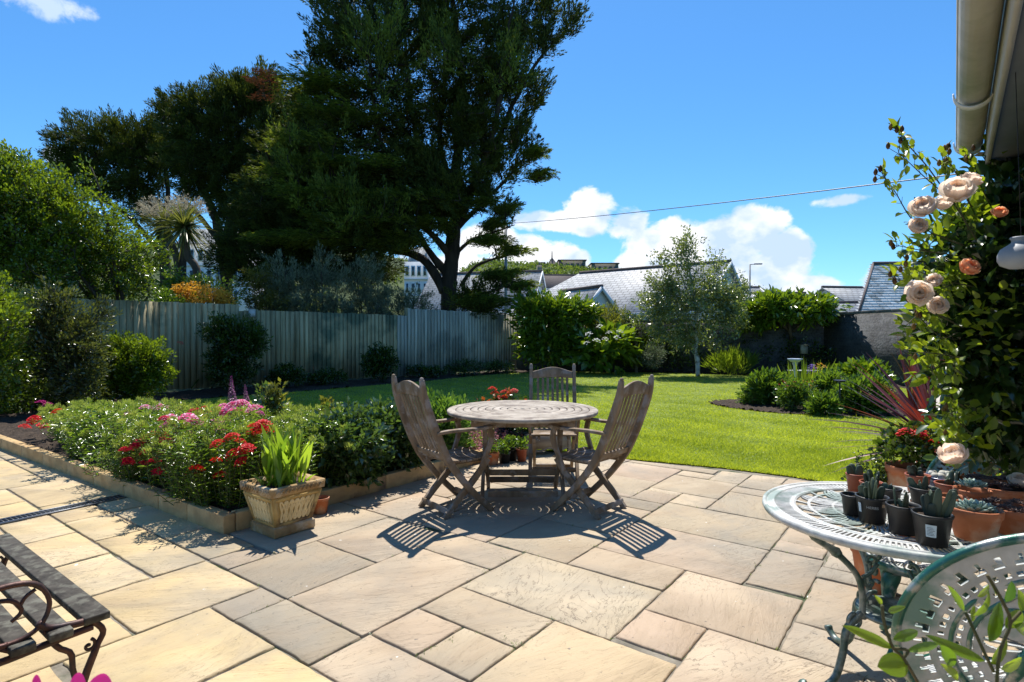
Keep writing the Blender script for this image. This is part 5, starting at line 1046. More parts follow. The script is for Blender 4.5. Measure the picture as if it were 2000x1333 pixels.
# ---- large glossy escallonia at left over the fence
def W3(px, py, Y): return W(px, py, Y)
Ye = 12.2
shrub('escallonia_hedge', 'large glossy bright green bush rising above the left end of the fence', (-8.8, 13.4, 0), [blob(60, 430, 110, 110, 12.2), blob(150, 440, 90, 70, 12.5), blob(-40, 420, 130, 130, 12), blob(220, 490, 70, 60, 13.2), blob(40, 360, 60, 45, 12), blob(270, 510, 45, 50, 13.8), blob(120, 390, 50, 35, 12.4), blob(200, 550, 100, 50, 13.2), blob(70, 520, 100, 70, 12), blob(20, 330, 35, 30, 12), blob(-120, 450, 150, 200, 12.5), blob(185, 350, 7, 32, 12.6)],
      2300, 46, .15, .072, .52, L_esc, nst=16, r0=.05, spread=.9, up=.5, along=1.5, hollow=.33, outw=.6, wob=.3)
# ---- cabbage palms behind the fence
def cab(px, py, Y, rr_, label, trunkpts, flower):
    b0 = np.array([trunkpts[0][0], trunkpts[0][1], 0]); t = wempty('cabbage_palm', b0, label, 'tree', 'cabbage palms behind the fence'); mb = MB(); mb.tube(smooth_path(trunkpts, 16), np.linspace(.13, .10, 16), 8); mb.build('trunk', M_bark, t, smooth=True)
    c = np.array(trunkpts[-1]); k = 230; d = rnd_dir(k); d[:, 2] = d[:, 2] * .9 + .15; mb = MB(); blades(mb, c + unit(d) * .06, d, R.uniform(.75, 1.15, k) * rr_, .05, R.uniform(0, 1, k), 4, R.uniform(.05, .45, k), prof=(.7, 1, .9, .6, .05)); mb.build('crown', L_cord, t)
    if flower:
        mb = MB(); k = 70; d = rnd_dir(k); d[:, 2] = abs(d[:, 2]) * .8 + .2; P = []; C = np.repeat(c + unit(d) * rr_ * .75 + (0, 0, .1), 26, 0); dd = np.repeat(unit(d), 26, 0); leaves(mb, C + dd * R.uniform(-.3, .25, (len(C), 1)) + R.normal(size=C.shape) * .03, unit(dd + rnd_dir(len(C)) * .8), rnd_dir(len(C)), .085, .025, R.uniform(0, 1, len(C))); mb.build('flower_plume', leaf_mat('cream_plume', (.30, .25, .18), (.55, .50, .40), .3, .8, .1, tcol=(1.1, 1.1, 1)), t)
Yp = 18.5
cab(0, 0, Yp, .80, 'cabbage palm with pale flower plumes, leftmost of the pair', [W(345, 640, Yp) * [1, 1, 0], W(350, 540, Yp), W(338, 480, Yp), W(322, 440, Yp)], True)
cab(0, 0, Yp, .85, 'cabbage palm with green spiky head on a curved bare trunk', [W(395, 640, Yp - 1) * [1, 1, 0], W(388, 545, Yp - 1), W(368, 500, Yp - 1), W(362, 445, Yp - 1)], False)
cab(0, 0, Yp, .65, 'cabbage palm with pale plume just behind the curved one', [W(352, 640, Yp + 1) * [1, 1, 0], W(358, 520, Yp + 1), W(362, 425, Yp + 1)], True)
# yellow leaved shrub and greenery just over the fence
shrub('azalea_shrub', 'shrub with orange yellow blossom peeping over the fence', (W(390, 640, 15.3)[0], 15.3, 0), [blob(400, 578, 36, 14, 15.3), blob(370, 570, 25, 14, 15.3), blob(430, 580, 22, 12, 15.3)], 70, 30, .10, .07, .5, L_yel, nst=6, spread=1.1)
shrub('leafy_shrub', 'fresh green shrub behind the orange blossom over the fence', (W(400, 640, 16.5)[0], 16.5, 0), [blob(400, 560, 50, 18, 16.5), blob(450, 570, 30, 18, 16.5), blob(340, 560, 40, 35, 16.5), blob(330, 590, 30, 20, 15), blob(390, 590, 70, 14, 15.8)], 150, 30, .13, .09, .5, L_mid, nst=8, r0=.03, spread=1.1)
shrub('golden_shrub', 'dull golden green shrub left of the silvery shrubs', (W(505, 640, 17)[0], 17, 0), [blob(505, 560, 25, 40, 17), blob(520, 590, 40, 20, 17)], 110, 34, .12, .07, .5, leaf_mat('golden_leaf', (.05, .06, .01), (.20, .18, .02), .3), nst=6, r0=.03, spread=1.0)
# ---- shrubs on the garden side of the fence
shrub('tall_shrub', 'tall loose purplish green shrub with upright shoots at the left end of the fence', G(150, 790, 0) * [1, 1, 0] + [0, 0, 0], [blob(115, 640, 34, 70, 9.4), blob(150, 690, 50, 50, 9.6), blob(100, 590, 16, 44, 9.3), blob(170, 640, 28, 30, 9.9), blob(140, 740, 60, 36, 9.5), blob(198, 620, 8, 30, 10.2), blob(60, 620, 7, 40, 9.3)], 400, 42, .10, .060, .42, L_purp, nst=12, r0=.025, spread=.9, up=.7, along=1.6)
shrub('rounded_shrub', 'rounded dark green shrub with lit leafy edge below the fence', G(262, 782, 0) * [1, 1, 0], [blob(262, 700, 58, 42, 11.2), blob(300, 720, 28, 40, 11.2), blob(250, 745, 60, 35, 11.2), blob(225, 690, 30, 30, 11)], 420, 40, .09, .060, .5, L_esc, nst=10, r0=.02, spread=.9, up=.5)
shrub('viburnum_shrub', 'dense dark shrub standing against the fence near its step', G(455, 765, 0) * [1, 1, 0], [blob(460, 660, 52, 36, 13.4), blob(430, 645, 30, 25, 13.4), blob(490, 665, 25, 30, 13.4), blob(455, 705, 45, 45, 13.4)], 430, 42, .10, .062, .5, L_dark, nst=10, r0=.03, spread=.9, up=.4)
shrub('edge_shrub', 'bright leaved shrub cut off by the left edge of the view', (-8.1, 8.8, 0), [blob(0, 640, 38, 50, 8.6), blob(-20, 590, 40, 50, 8.8), blob(5, 700, 30, 40, 8.6), blob(-30, 740, 60, 60, 8.8), blob(-80, 620, 70, 120, 9)], 520, 38, .10, .065, .5, L_esc, nst=12, r0=.03, spread=.9, up=.5)
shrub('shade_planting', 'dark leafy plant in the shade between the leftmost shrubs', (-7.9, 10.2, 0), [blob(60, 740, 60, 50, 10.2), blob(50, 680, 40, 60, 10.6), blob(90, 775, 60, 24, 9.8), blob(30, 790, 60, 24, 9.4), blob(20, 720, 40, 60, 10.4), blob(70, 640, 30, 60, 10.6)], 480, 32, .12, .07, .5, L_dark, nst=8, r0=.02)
def lowplant(name, label, px, py, rx, h, lm, Ln=.05, n=70, wd=.55, per=24, cs=.07, **kw):
    c = G(px, py); r_ = rx / F * c[1]; return shrub(name, label, c * [1, 1, 0], [(c[0], c[1], h * .55, r_, r_ * .7, h * .45)], n, per, cs, Ln, wd, lm, nst=5, r0=.008, **kw)
lowplant('hosta_plant', 'pale variegated low plant at the border edge, leftmost', 78, 792, 28, .32, L_lime, .07)
lowplant('hosta_plant', 'pale variegated low plant beside the grey bird bath', 150, 792, 30, .34, L_lime, .07)
lowplant('border_plant', 'low leafy plant with tiny white flowers in front of the dark shrub', 380, 745, 26, .75, L_dark, .055, 120)
heads(wempty('red_rose_bloom', W(352, 672, 13.0), 'dark red bloom on the plant by the fence left of the dense shrub', 'flower'), [W(352, 672, 13.0)], .06, L_crim, 14)
lowplant('rodgersia_plant', 'large rounded leaves low down below the dense dark shrub', 415, 760, 34, .55, L_dark, .24, 26, .95, 5, .14, big=True)
lowplant('climbing_shrub', 'dark bushy plant against the fence right of its middle', 742, 748, 32, 1.05, L_dark, .07, 220, .5)
lowplant('border_plant', 'low dark plant at the fence foot left of the bushy one', 560, 758, 34, .55, L_dark, .06, 110)
lowplant('border_plant', 'thin climbing plant on the pale fence section', 862, 728, 14, 1.0, L_dark, .07, 60, .5, 14)
lowplant('border_plant', 'low dark plant at the fence foot under the pale section', 830, 738, 36, .40, L_dark, .06, 90)
lowplant('border_plant', 'grassy dark tuft at the far end of the fence', 912, 734, 38, .45, L_dark, .16, 70, .12, 14)
lowplant('border_plant', 'dark tuft in the fence corner beside the big leaved shrub', 975, 730, 30, .4, L_dark, .12, 70, .2, 14)
lowplant('border_plant', 'low dark plant at the fence foot between the two bushes', 640, 752, 38, .35, L_dark, .06, 90)
t = wempty('white_flower', G(823, 733) , 'single white bloom at the foot of the pale fence section', 'flower'); heads(t, [G(823, 733) + (0, 0, .16)], .07, L_whitef, 12)
t = empty('bird_bath', G(200, 790), 'small grey stone heron ornament leaning among the shrubs', 'ornament')
mb = MB(); mb.tube(smooth_path([(0, 0, 0), (.02, 0, .15), (.10, 0, .28), (.16, 0, .42), (.13, 0, .52), (.20, 0, .56)], 20), np.r_[.03, .03, .03, .035, .05, .08, .09, .085, .07, .05, .04, .035, .03, .03, .03, .035, .04, .035, .02, .008], 10); mb.build('figure', M_cast, t, smooth=True)
# ---- back border, right of centre
shrub('fatsia_shrub', 'large bright green glossy shrub where the fence meets the back wall', G(1075, 722) * [1, 1, 0], [blob(1050, 620, 45, 35, 20.3), blob(1100, 615, 50, 32, 20.3), blob(1060, 670, 50, 40, 20.6), blob(1110, 665, 40, 35, 20.6), blob(1140, 615, 26, 20, 20.3), blob(1030, 590, 20, 15, 20.3), blob(1060, 600, 40, 15, 20)], 520, 16, .18, .21, .42, L_fat, nst=12, r0=.04, big=True, spread=.8, up=.3, nup=1.2, hollow=.4)
shrub('bamboo_shrub', 'yellowish feathery shrub behind the white flowers', G(1190, 722) * [1, 1, 0], [blob(1160, 625, 25, 28, 21), blob(1200, 625, 22, 25, 21), blob(1180, 650, 45, 30, 21)], 160, 40, .14, .10, .25, leaf_mat('bamboo_leaf', (.06, .08, .015), (.24, .26, .06), .45), nst=8, r0=.02, spread=.9, up=.5)
t = shrub('arum_plant', 'big leaved plant carrying white blooms in the back border', G(1180, 728) * [1, 1, 0], [blob(1180, 690, 48, 30, 19.6), blob(1150, 670, 30, 25, 19.6), blob(1200, 665, 30, 20, 19.8)], 70, 8, .2, .34, .6, L_fat, nst=8, r0=.02, big=True, spread=.7, up=.2, nup=1.3)
heads(t, [W(x, y, 18.6) for x, y in ((1150, 655), (1172, 640), (1190, 652), (1210, 650), (1205, 662), (1165, 668), (1182, 664), (1146, 672))], .13, L_whitef, 10)
lowplant('iris_clump', 'bright spiky leaved clump right of the white blooms', 1245, 728, 22, .8, L_lime, .38, 60, .08, 6, .1, up=1.6, spread=.4)
shrub('small_silver_shrub', 'small silvery plant at the border edge beside the spiky clump', G(1270, 726) * [1, 1, 0], [blob(1275, 695, 22, 24, 19.8)], 110, 22, .1, .06, .4, L_grey, nst=5)
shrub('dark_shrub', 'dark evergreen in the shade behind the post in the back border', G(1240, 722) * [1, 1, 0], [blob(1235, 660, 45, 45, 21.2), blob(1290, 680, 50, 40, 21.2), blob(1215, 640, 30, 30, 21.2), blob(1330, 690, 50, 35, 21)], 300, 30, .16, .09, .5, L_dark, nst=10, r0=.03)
yb = 19.2; bb = G(1363, 735) * [1, 1, 0]; yb = bb[1]
bl = [([bb, W(1360, 680, yb), W(1358, 630, yb), W(1350, 560, yb), W(1345, 490, yb)], .085, .02), ([W(1358, 640, yb), W(1320, 590, yb), W(1290, 530, yb)], .03, .01), ([W(1356, 620, yb), W(1400, 570, yb), W(1420, 520, yb)], .03, .01), ([W(1355, 600, yb), W(1330, 540, yb), W(1310, 490, yb)], .025, .01)]
woody('birch_tree', 'slender pale trunked birch with airy silvery crown in front of the slate roofs', 'tree', bb, bl, [blob(1335, 520, 45, 40, yb), blob(1300, 560, 50, 50, yb), blob(1390, 560, 50, 50, yb), blob(1345, 590, 90, 50, yb), blob(1290, 610, 60, 45, yb), blob(1410, 610, 55, 45, yb), blob(1350, 650, 85, 35, yb), blob(1430, 570, 30, 30, yb), blob(1340, 480, 25, 28, yb), blob(1300, 505, 22, 22, yb), blob(1395, 505, 14, 20, yb)], 620, 34, .17, .085, .55, L_birch, M_birch, hollow=.6, twig=.006, spread=1.1, up=-.1, along=1.4, wob=.3)
woody('elder_tree', 'darker leafy small tree just right of the birch', 'tree', G(1440, 722) * [1, 1, 0], [([G(1440, 722) * [1, 1, 0], W(1440, 640, 21), W(1435, 580, 21)], .06, .02)], [blob(1430, 600, 35, 40, 21), blob(1470, 620, 45, 40, 21), blob(1420, 650, 40, 40, 21), blob(1460, 670, 50, 30, 21)], 330, 34, .17, .09, .5, L_birch, M_bark, twig=.008, spread=1.1)
woody('fig_tree', 'wide spreading bright green tree with large leaves overhanging the back wall', 'tree', G(1550, 722) * [1, 1, 0], [([G(1550, 722) * [1, 1, 0], W(1545, 660, 19.5), W(1540, 620, 19.5)], .09, .03), ([W(1545, 650, 19.5), W(1590, 620, 19), W(1630, 600, 18.6)], .05, .02), ([W(1545, 650, 19.5), W(1510, 620, 19.5), W(1480, 610, 19.5)], .05, .02)],
      [blob(1530, 598, 60, 18, 19.2), blob(1590, 602, 45, 16, 18.8), blob(1490, 605, 40, 16, 19.5), blob(1560, 612, 75, 14, 19), blob(1480, 622, 40, 18, 19.5)], 330, 14, .15, .22, .42, L_fat, M_bark, twig=.012, big=True, spread=.8, up=.2, nup=1.3, hollow=.5)
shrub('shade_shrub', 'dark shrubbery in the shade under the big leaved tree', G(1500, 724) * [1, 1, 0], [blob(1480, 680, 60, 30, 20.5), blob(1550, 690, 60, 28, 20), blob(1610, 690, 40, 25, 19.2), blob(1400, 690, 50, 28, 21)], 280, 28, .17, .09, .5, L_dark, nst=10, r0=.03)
lowplant('crocosmia_clump', 'low bright spiky clump right of the birch trunk', 1430, 733, 42, .62, L_lime, .32, 120, .08, 7, .12, up=1.4, spread=.5)
# post and nest box, bird table, sundial
t = empty('bird_feeder_post', G(1243, 728), 'grey wooden post with a small roofed feeder in the back border', 'bird feeder'); mb = MB(); mb.box((0, 0, .62), (.09, .09, 1.3)); mb.build('post', M_grey, t)
mb = MB(); mb.box((0, 0, 1.30), (.42, .3, .03)); mb.box((0, 0, 1.55), (.46, .34, .03)); mb.box((-.15, 0, 1.42), (.03, .22, .24)); mb.box((.15, 0, 1.42), (.03, .22, .24)); mb.build('feeder', M_grey, t)
wn = G(1570, 733); t = empty('nest_box', (wn[0], 19.15, 1.0), 'pale wooden nest box fixed to the dark back wall', 'nest box'); mb = MB(); mb.box((0, 0, .15), (.2, .15, .27)); mb.box((0, -.02, .30), (.26, .24, .02)); mb.build('box', rough_mat('pale_wood', (.30, .26, .18), (.45, .40, .30), 6, .8), t)
for o in bpy.data.objects:
    if o.name == 'nest_box': o.location = (W(1570, 686, 19.0)[0], 19.0, W(1570, 692, 19.0)[2])
t = empty('bird_bath', G(1553, 752), 'white pedestal bird bath with blue grey bowl behind the island bed', 'bird bath'); mb = MB(); mb.lathe((0, 0, 0), [(0, 0), (.10, 0), (.10, .05), (.05, .08), (.035, .3), (.045, .5), (.08, .6), (.07, .62), (0, .62)], 20); mb.build('pedestal', M_cast, t, smooth=True)
mb = MB(); mb.lathe((0, 0, 0), [(0, .62), (.10, .62), (.18, .68), (.19, .71), (.17, .70), (.08, .66), (0, .655)], 28); mb.build('bowl', plain('blue_grey_bowl', (.30, .38, .50), .4), t, smooth=True)
t = empty('garden_table', G(1570, 745), 'small low whitish table with thin top beside the bird bath', 'table'); mb = MB(); mb.box((0, 0, .31), (.82, .30, .02)); mb.build('top', M_cast, t)
for sx in (-1, 1): mb = MB(); mb.box((sx * .34, 0, .15), (.04, .26, .30)); mb.build('leg', M_grey, t)
# ---- island bed
isg = 'plants in the island bed'
def isl_pl(name, label, px, py, rx, h, lm, Ln, n, wd, per=22, cs=.08, **kw): return lowplant(name, label, px, py, rx, h, lm, Ln, n, wd, per, cs, group=isg, **kw)
isl_pl('peony_plant', 'bushy green plant at the left end of the island bed', 1502, 792, 36, .56, L_mid, .10, 200, .35, up=.6)
t = isl_pl('dark_pink_plant', 'plant speckled with dark pink flowers left of centre in the island bed', 1553, 802, 30, .48, L_mid, .05, 150, .5); c = G(1553, 802); heads(t, [c + (R.uniform(-.3, .3), R.uniform(-.25, .15), R.uniform(.38, .54)) for i in range(26)], .022, L_crim, 7)
isl_pl('small_bed_plant', 'small leafy tuft at the front of the island bed', 1612, 812, 20, .26, L_mid, .10, 70, .3, up=.5)
isl_pl('peony_plant', 'broad bushy plant at the right end of the island bed', 1690, 808, 46, .58, L_mid, .10, 260, .35, up=.6)
isl_pl('hydrangea_plant', 'taller leafy plant with large leaves behind the right end of the island bed', 1690, 778, 42, .74, L_fat, .14, 130, .55, 14, up=.2)
isl_pl('leafy_plant', 'leafy plant in the middle of the island bed behind the feeder pole', 1625, 790, 30, .55, L_mid, .09, 150, .4)
isl_pl('low_bed_plant', 'low spreading plant at the far left tip of the island bed', 1468, 790, 18, .24, L_mid, .06, 60, .4)
c = G(1570, 782); t = empty('iris_clump', c, 'clump of tall sword leaves with violet iris blooms in the island bed', 'plant', isg); mb = MB(); k = 130; a = R.uniform(0, 2 * pi, k); q = R.uniform(0, 1, k) ** .5; sp = R.uniform(.05, .45, k); D = np.stack([np.cos(a) * sp, np.sin(a) * sp, np.ones(k)], 1)
blades(mb, np.stack([np.cos(a) * q * .42 + .12, np.sin(a) * q * .2, np.full(k, .02)], 1), D, R.uniform(.5, .98, k), .04, R.uniform(0, 1, k), 4, .06, prof=(.8, 1, .9, .6, .05)); mb.build('leaves', L_lime, t)
heads(t, [W(1586, 718, c[1]), W(1588, 724, c[1]), W(1585, 730, c[1])], .09, L_pur, 9); heads(t, [W(1602, 716, c[1]), W(1610, 720, c[1]), W(1596, 722, c[1])], .08, L_yel, 9)
c = G(1641, 812); t = empty('feeder_pole', c, 'thin black pole with small dish standing in the island bed', 'bird feeder', None); mb = MB(); mb.tube([(0, 0, 0), (0, 0, .58)], .013, 8); mb.build('pole', M_black, t); mb = MB(); mb.lathe((0, 0, .56), [(0, 0), (.07, .01), (.10, .04), (.09, .04), (0, .02)], 16); mb.build('dish', M_black, t)
# ---------------------------------------------------------------- houses, hills and street beyond the garden
def slate(name, w_, h_, c1, c2, cm, slope=1.6):
    m, N, L, b = nodes(name); pos = N.new('ShaderNodeTexCoord').outputs['Object']; sp = N.new('ShaderNodeSeparateXYZ'); L.new(pos, sp.inputs[0]); mu = N.new('ShaderNodeMath'); mu.operation = 'MULTIPLY'; mu.inputs[1].default_value = slope; L.new(sp.outputs[2], mu.inputs[0])
    cb = N.new('ShaderNodeCombineXYZ'); L.new(sp.outputs[0], cb.inputs[0]); L.new(mu.outputs[0], cb.inputs[1]); br = N.new('ShaderNodeTexBrick'); L.new(cb.outputs[0], br.inputs['Vector']); br.inputs['Scale'].default_value = 1
    br.inputs['Brick Width'].default_value = w_; br.inputs['Row Height'].default_value = h_; br.inputs['Mortar Size'].default_value = h_ * .10; br.inputs['Color1'].default_value = (*c1, 1); br.inputs['Color2'].default_value = (*c2, 1); br.inputs['Mortar'].default_value = (*cm, 1)
    n = tex_noise(N, L, 1.3, 6, pos); c = mixc(N, L, br.outputs[0], (c1[0] * .6, c1[1] * .62, c1[2] * .55), ramp(N, L, n, [(.45, (0, 0, 0)), (.75, (.6, .6, .6))])); L.new(c, b.inputs['Base Color']); b.inputs['Roughness'].default_value = .6; b.inputs['Specular IOR Level'].default_value = .4
    iv = N.new('ShaderNodeMath'); iv.operation = 'SUBTRACT'; iv.inputs[0].default_value = 1; L.new(br.outputs['Fac'], iv.inputs[1]); bump(N, L, b, iv.outputs[0], .6, .02); return m
M_slate = slate('slate_roof', .45, .26, (.34, .35, .36), (.46, .46, .46), (.12, .12, .13))
M_slate2 = slate('slate_roof_near', .42, .30, (.27, .28, .30), (.37, .38, .39), (.035, .035, .04), 1.7)
M_render = rough_mat('white_render', (.62, .64, .66), (.76, .77, .78), 2, .85, .1, .003)
M_cream = rough_mat('cream_render', (.50, .47, .38), (.62, .58, .48), 2, .85, .1, .003)
M_brown = rough_mat('brown_block', (.20, .17, .13), (.30, .26, .20), 2, .85, .1, .003)
M_glass = plain('window_glass', (.03, .045, .06), .12, 0, .9)
M_ridge = rough_mat('ridge_tile', (.09, .07, .065), (.16, .12, .11), 5, .8)
M_frame = plain('white_frame', (.7, .72, .74), .5)
def house(label, c, wx, dy, eave, ridge, rz, roofm=M_slate, wallm=M_render, axis='x', wins=(), hip=0.0, over=.3, zb=-1.0, cat='house', chim=(), group=None):
    """gabled house: ridge along local x; front is local -y"""
    t = empty('house', (c[0], c[1], 0), label, cat, group, rz); X, Y = wx / 2, dy / 2; mb = MB()
    mb.add([(-X, -Y, zb), (X, -Y, zb), (X, Y, zb), (-X, Y, zb), (-X, -Y, eave), (X, -Y, eave), (X, Y, eave), (-X, Y, eave), (-X, 0, ridge - .15 if not hip else eave), (X, 0, ridge - .15)], [[0, 1, 5, 4], [2, 3, 7, 6], [1, 2, 6, 9, 5], [3, 0, 4, 8, 7]] if not hip else [[0, 1, 5, 4], [2, 3, 7, 6], [1, 2, 6, 9, 5], [3, 0, 4, 7]]); mb.build('wall', wallm, t)
    s_ = (ridge - eave) / Y; o_ = over; mb = MB(); th = .10; xr0 = -X - o_ + hip
    for sg_ in (-1, 1):
        P = [(-X - o_, sg_ * (Y + o_), eave - s_ * o_), (X + o_, sg_ * (Y + o_), eave - s_ * o_), (X + o_, 0, ridge), (xr0, 0, ridge)]
        V = np.array(P + [(x, y, z - th) for x, y, z in P]); F_ = np.array([[0, 1, 2, 3], [7, 6, 5, 4], [0, 4, 5, 1], [1, 5, 6, 2], [3, 7, 4, 0]]); mb.add(V, F_ if sg_ < 0 else F_[:, ::-1])
    if hip: mb.add([(-X - o_, -Y - o_, eave - s_ * o_), (-X - o_, Y + o_, eave - s_ * o_), (xr0, 0, ridge)], [[0, 2, 1]])
    rf = mb.build('roof', roofm, t); mb = MB(); mb.tube([(xr0, 0, ridge + .02), (X + o_, 0, ridge + .02)], .11, 6); mb.build('ridge_tiles', M_ridge, rf)
    mb = MB(); 
    for sg_ in (-1, 1): mb.bar((X + o_ + .01, sg_ * (Y + o_), eave - s_ * o_ - .05), (X + o_ + .01, 0, ridge - .05), .04, .2)
    mb.bar((-X - o_, -Y - o_ - .02, eave - s_ * o_ - .06), (X + o_, -Y - o_ - .02, eave - s_ * o_ - .06), .06, .14); mb.build('bargeboard', M_frame, rf)
    for x in chim: mb = MB(); mb.box((x, .2, ridge + .5), (.6, .5, 1.6)); mb.lathe((x, .2, ridge + 1.3), [(0, 0), (.13, 0), (.11, .4), (0, .4)], 8); mb.build('chimney', M_brown, rf)
    for (fx, z, w_, h_, side) in wins:
        mb = MB(); 
        if side == 'f': mb.box((fx, -Y - .02, z), (w_ + .16, .06, h_ + .16)); wn_ = mb.build('window', M_frame, t); mb = MB(); mb.box((fx - w_ / 4 - .02, -Y - .06, z), (w_ / 2 - .06, .03, h_)); mb.box((fx + w_ / 4 + .02, -Y - .06, z), (w_ / 2 - .06, .03, h_)); mb.build('pane', M_glass, wn_)
        else: mb.box((X + .02, fx, z), (.06, w_ + .16, h_ + .16)); wn_ = mb.build('window', M_frame, t); mb = MB(); mb.box((X + .06, fx, z), (.03, w_, h_)); mb.build('pane', M_glass, wn_)
    return t
def Wz(px, py, Y): return W(px, py, Y)
# main bungalow behind the back wall
a = np.array([W(1120, 535, 40)[0], 40]); b_ = np.array([W(1404, 513, 33.7)[0], 33.7]); mid = (a + b_) / 2; rz = math.atan2(*(b_ - a)[::-1]); Lr = np.linalg.norm(b_ - a)
house('long white bungalow with pale slate hipped roof right behind the back wall', mid - np.array([cos(rz), sin(rz)]) * 1.2, Lr + 3.2, 8.4, 2.75, 5.57, rz, hip=3.6, wins=[(1, 1.6, 1.2, 1.1, 'f'), (5, 1.6, 1.2, 1.1, 'f')])
pc_ = W(1140, 600, 31.5); house('small white porch gable with slate roof and blue window on the front of the bungalow', (pc_[0], pc_[1] + 1.5), 3.6, 2.1, 2.75, 3.95, radians(-62), wins=[(.25, 2.3, .5, 1.0, 's')], over=.25)
g2 = W(985, 540, 44); house('white gabled house seen between the cypress trunk and the telegraph pole', (g2[0] - 1.5, 45), 8.5, 7.0, 3.2, 6.15, radians(-14), wins=[(0, 1.6, 1.2, 1.2, 'f')])
# near slate roof at the right
t = wempty('house', (16.5, 23, 0), 'large pale slate roof of the neighbouring house beyond the stone wall at right', 'house')
el_, rl, rr_, er = np.array([13.0, 21.5, 2.15]), np.array([15.72, 25.0, 4.40]), np.array([26, 24.2, 4.40]), np.array([26, 20.6, 2.15])
# courses of real slates laid on the slope
mb = MB(); nr = 20
for r_ in range(nr):
    u0, u1 = r_ / nr, (r_ + 1.35) / nr; off = (r_ % 2) * .5; A0 = el_ + (rl - el_) * u0; B0 = er + (rr_ - er) * u0; Lc = np.linalg.norm(B0 - A0); nsl = int(Lc / .26); dv = (B0 - A0) / Lc; up_ = ((rr_ - er) / np.linalg.norm(rr_ - er))
    nrm = np.array([0, -.5, .85]) * .005
    for k in range(nsl):
        x0 = max(0, (k - off) * .26); x1 = (k - off + 1) * .26 - .014
        if x1 < .02: continue
        p0_, p1_ = A0 + dv * x0, A0 + dv * x1; ln = np.linalg.norm(rr_ - er) / nr * 1.3
        V = [p0_ + nrm, p1_ + nrm, p1_ + up_ * ln, p0_ + up_ * ln, p0_ - nrm * .3, p1_ - nrm * .3]; mb.add(V, [[0, 1, 2, 3], [4, 5, 1, 0]], R.uniform())
mb.add([el_ - (0, 0, .03), er - (0, 0, .03), rr_ - (0, 0, .03), rl - (0, 0, .03)], [[0, 1, 2, 3]])
rf = mb.build('roof', rough_mat('slate', (.60, .59, .57), (.76, .75, .72), 3, .75, .3, .004, spec=.2, c3=(.33, .33, .30), s3=3), t); mb = MB(); mb.tube([rl + (0, 0, .03), rr_ + (0, 0, .03)], .10, 6); mb.tube([el_ + (0, 0, .02), rl + (0, 0, .02)], .05, 6); mb.build('ridge_tiles', M_ridge, rf)
mb = MB(); mb.add([el_ * [1, 1, 0] + (0.15, .1, -1), er * [1, 1, 0] + (0, .1, -1), er + (0, .1, -.05), el_ + (.15, .1, -.05), rl * [1, 1, 0] + (0, 0, -1), rl + (0, 0, -.05)], [[0, 1, 2, 3], [4, 0, 3, 5]]); mb.build('wall', M_render, t)
c = W(1673, 575, 40); house('slate roofed house peeping out left of the large pale slate roof', (c[0] + 1.2, 42), 5.0, 7, 3.1, 4.75, radians(8))
c = W(1640, 595, 34); house('low slate roofed outbuilding with whitish blue wall above the end of the stone wall', (c[0], 36), 3.6, 4.2, 2.35, 3.3, radians(-20), wins=[(0, 1.9, .5, .6, 's')])
for i, (px, py, Y, wx, r_, lab) in enumerate([(1468, 556, 48, 5.5, .1, 'small slate roofed house with pale gable below the taller street lamp'), (1528, 568, 46, 8.0, -.05, 'long low slate roof right of the taller street lamp'), (1590, 577, 50, 6.0, .1, 'low slate roof just above the wide spreading tree')]):
    c = W(px, py, Y); house(lab, (c[0] - 1, Y + 3), wx, 6, c[2] - 1.6, c[2], r_)
# white victorian terrace seen between the trunks
def terrace(label, px0, px1, py0, py1, Y, nx, ny, roof=True, mat=None):
    a, b_ = W(px0, py0, Y), W(px1, py1, Y); wx = b_[0] - a[0]; t = empty('terrace_house', ((a[0] + b_[0]) / 2, Y, 0), label, 'building'); H_ = a[2]; mb = MB(); mb.box((0, 4, (H_ - 1) / 2), (wx, 8, H_ + 1)); mb.build('wall', mat or M_render, t)
    for j in range(ny):
        for i in range(nx):
            x = -wx / 2 + wx * (i + .5) / nx; z = H_ * .18 + H_ * .82 * (j + .45) / ny; w_ = wx / nx * .36; h_ = H_ * .82 / ny * .5; mb = MB(); mb.box((x, -.02, z), (w_ + .3, .12, h_ + .3)); q = mb.build('window', M_frame, t); mb = MB(); mb.box((x, -.10, z), (w_, .08, h_)); mb.build('pane', M_glass, q)
    for j in range(1, ny): mb = MB(); mb.box((0, -.08, H_ * .18 + H_ * .82 * (j - .06) / ny), (wx, .2, .18)); mb.build('string_course', M_cream, t)
    mb = MB(); mb.lathe((0, 4, H_), [(wx / 2 * 1.45, 0), (wx / 2 * 1.0, 2.4), (0, 2.4)], 4, rz=pi / 4); mb.build('roof', M_slate, t); return t
terrace('tall white terrace with rows of windows glimpsed between palm and cypress trunks', 350, 470, 478, 640, 85, 7, 4)
terrace('white building with dark windows glimpsed left of the big cypress trunk', 790, 836, 512, 640, 80, 4, 4)
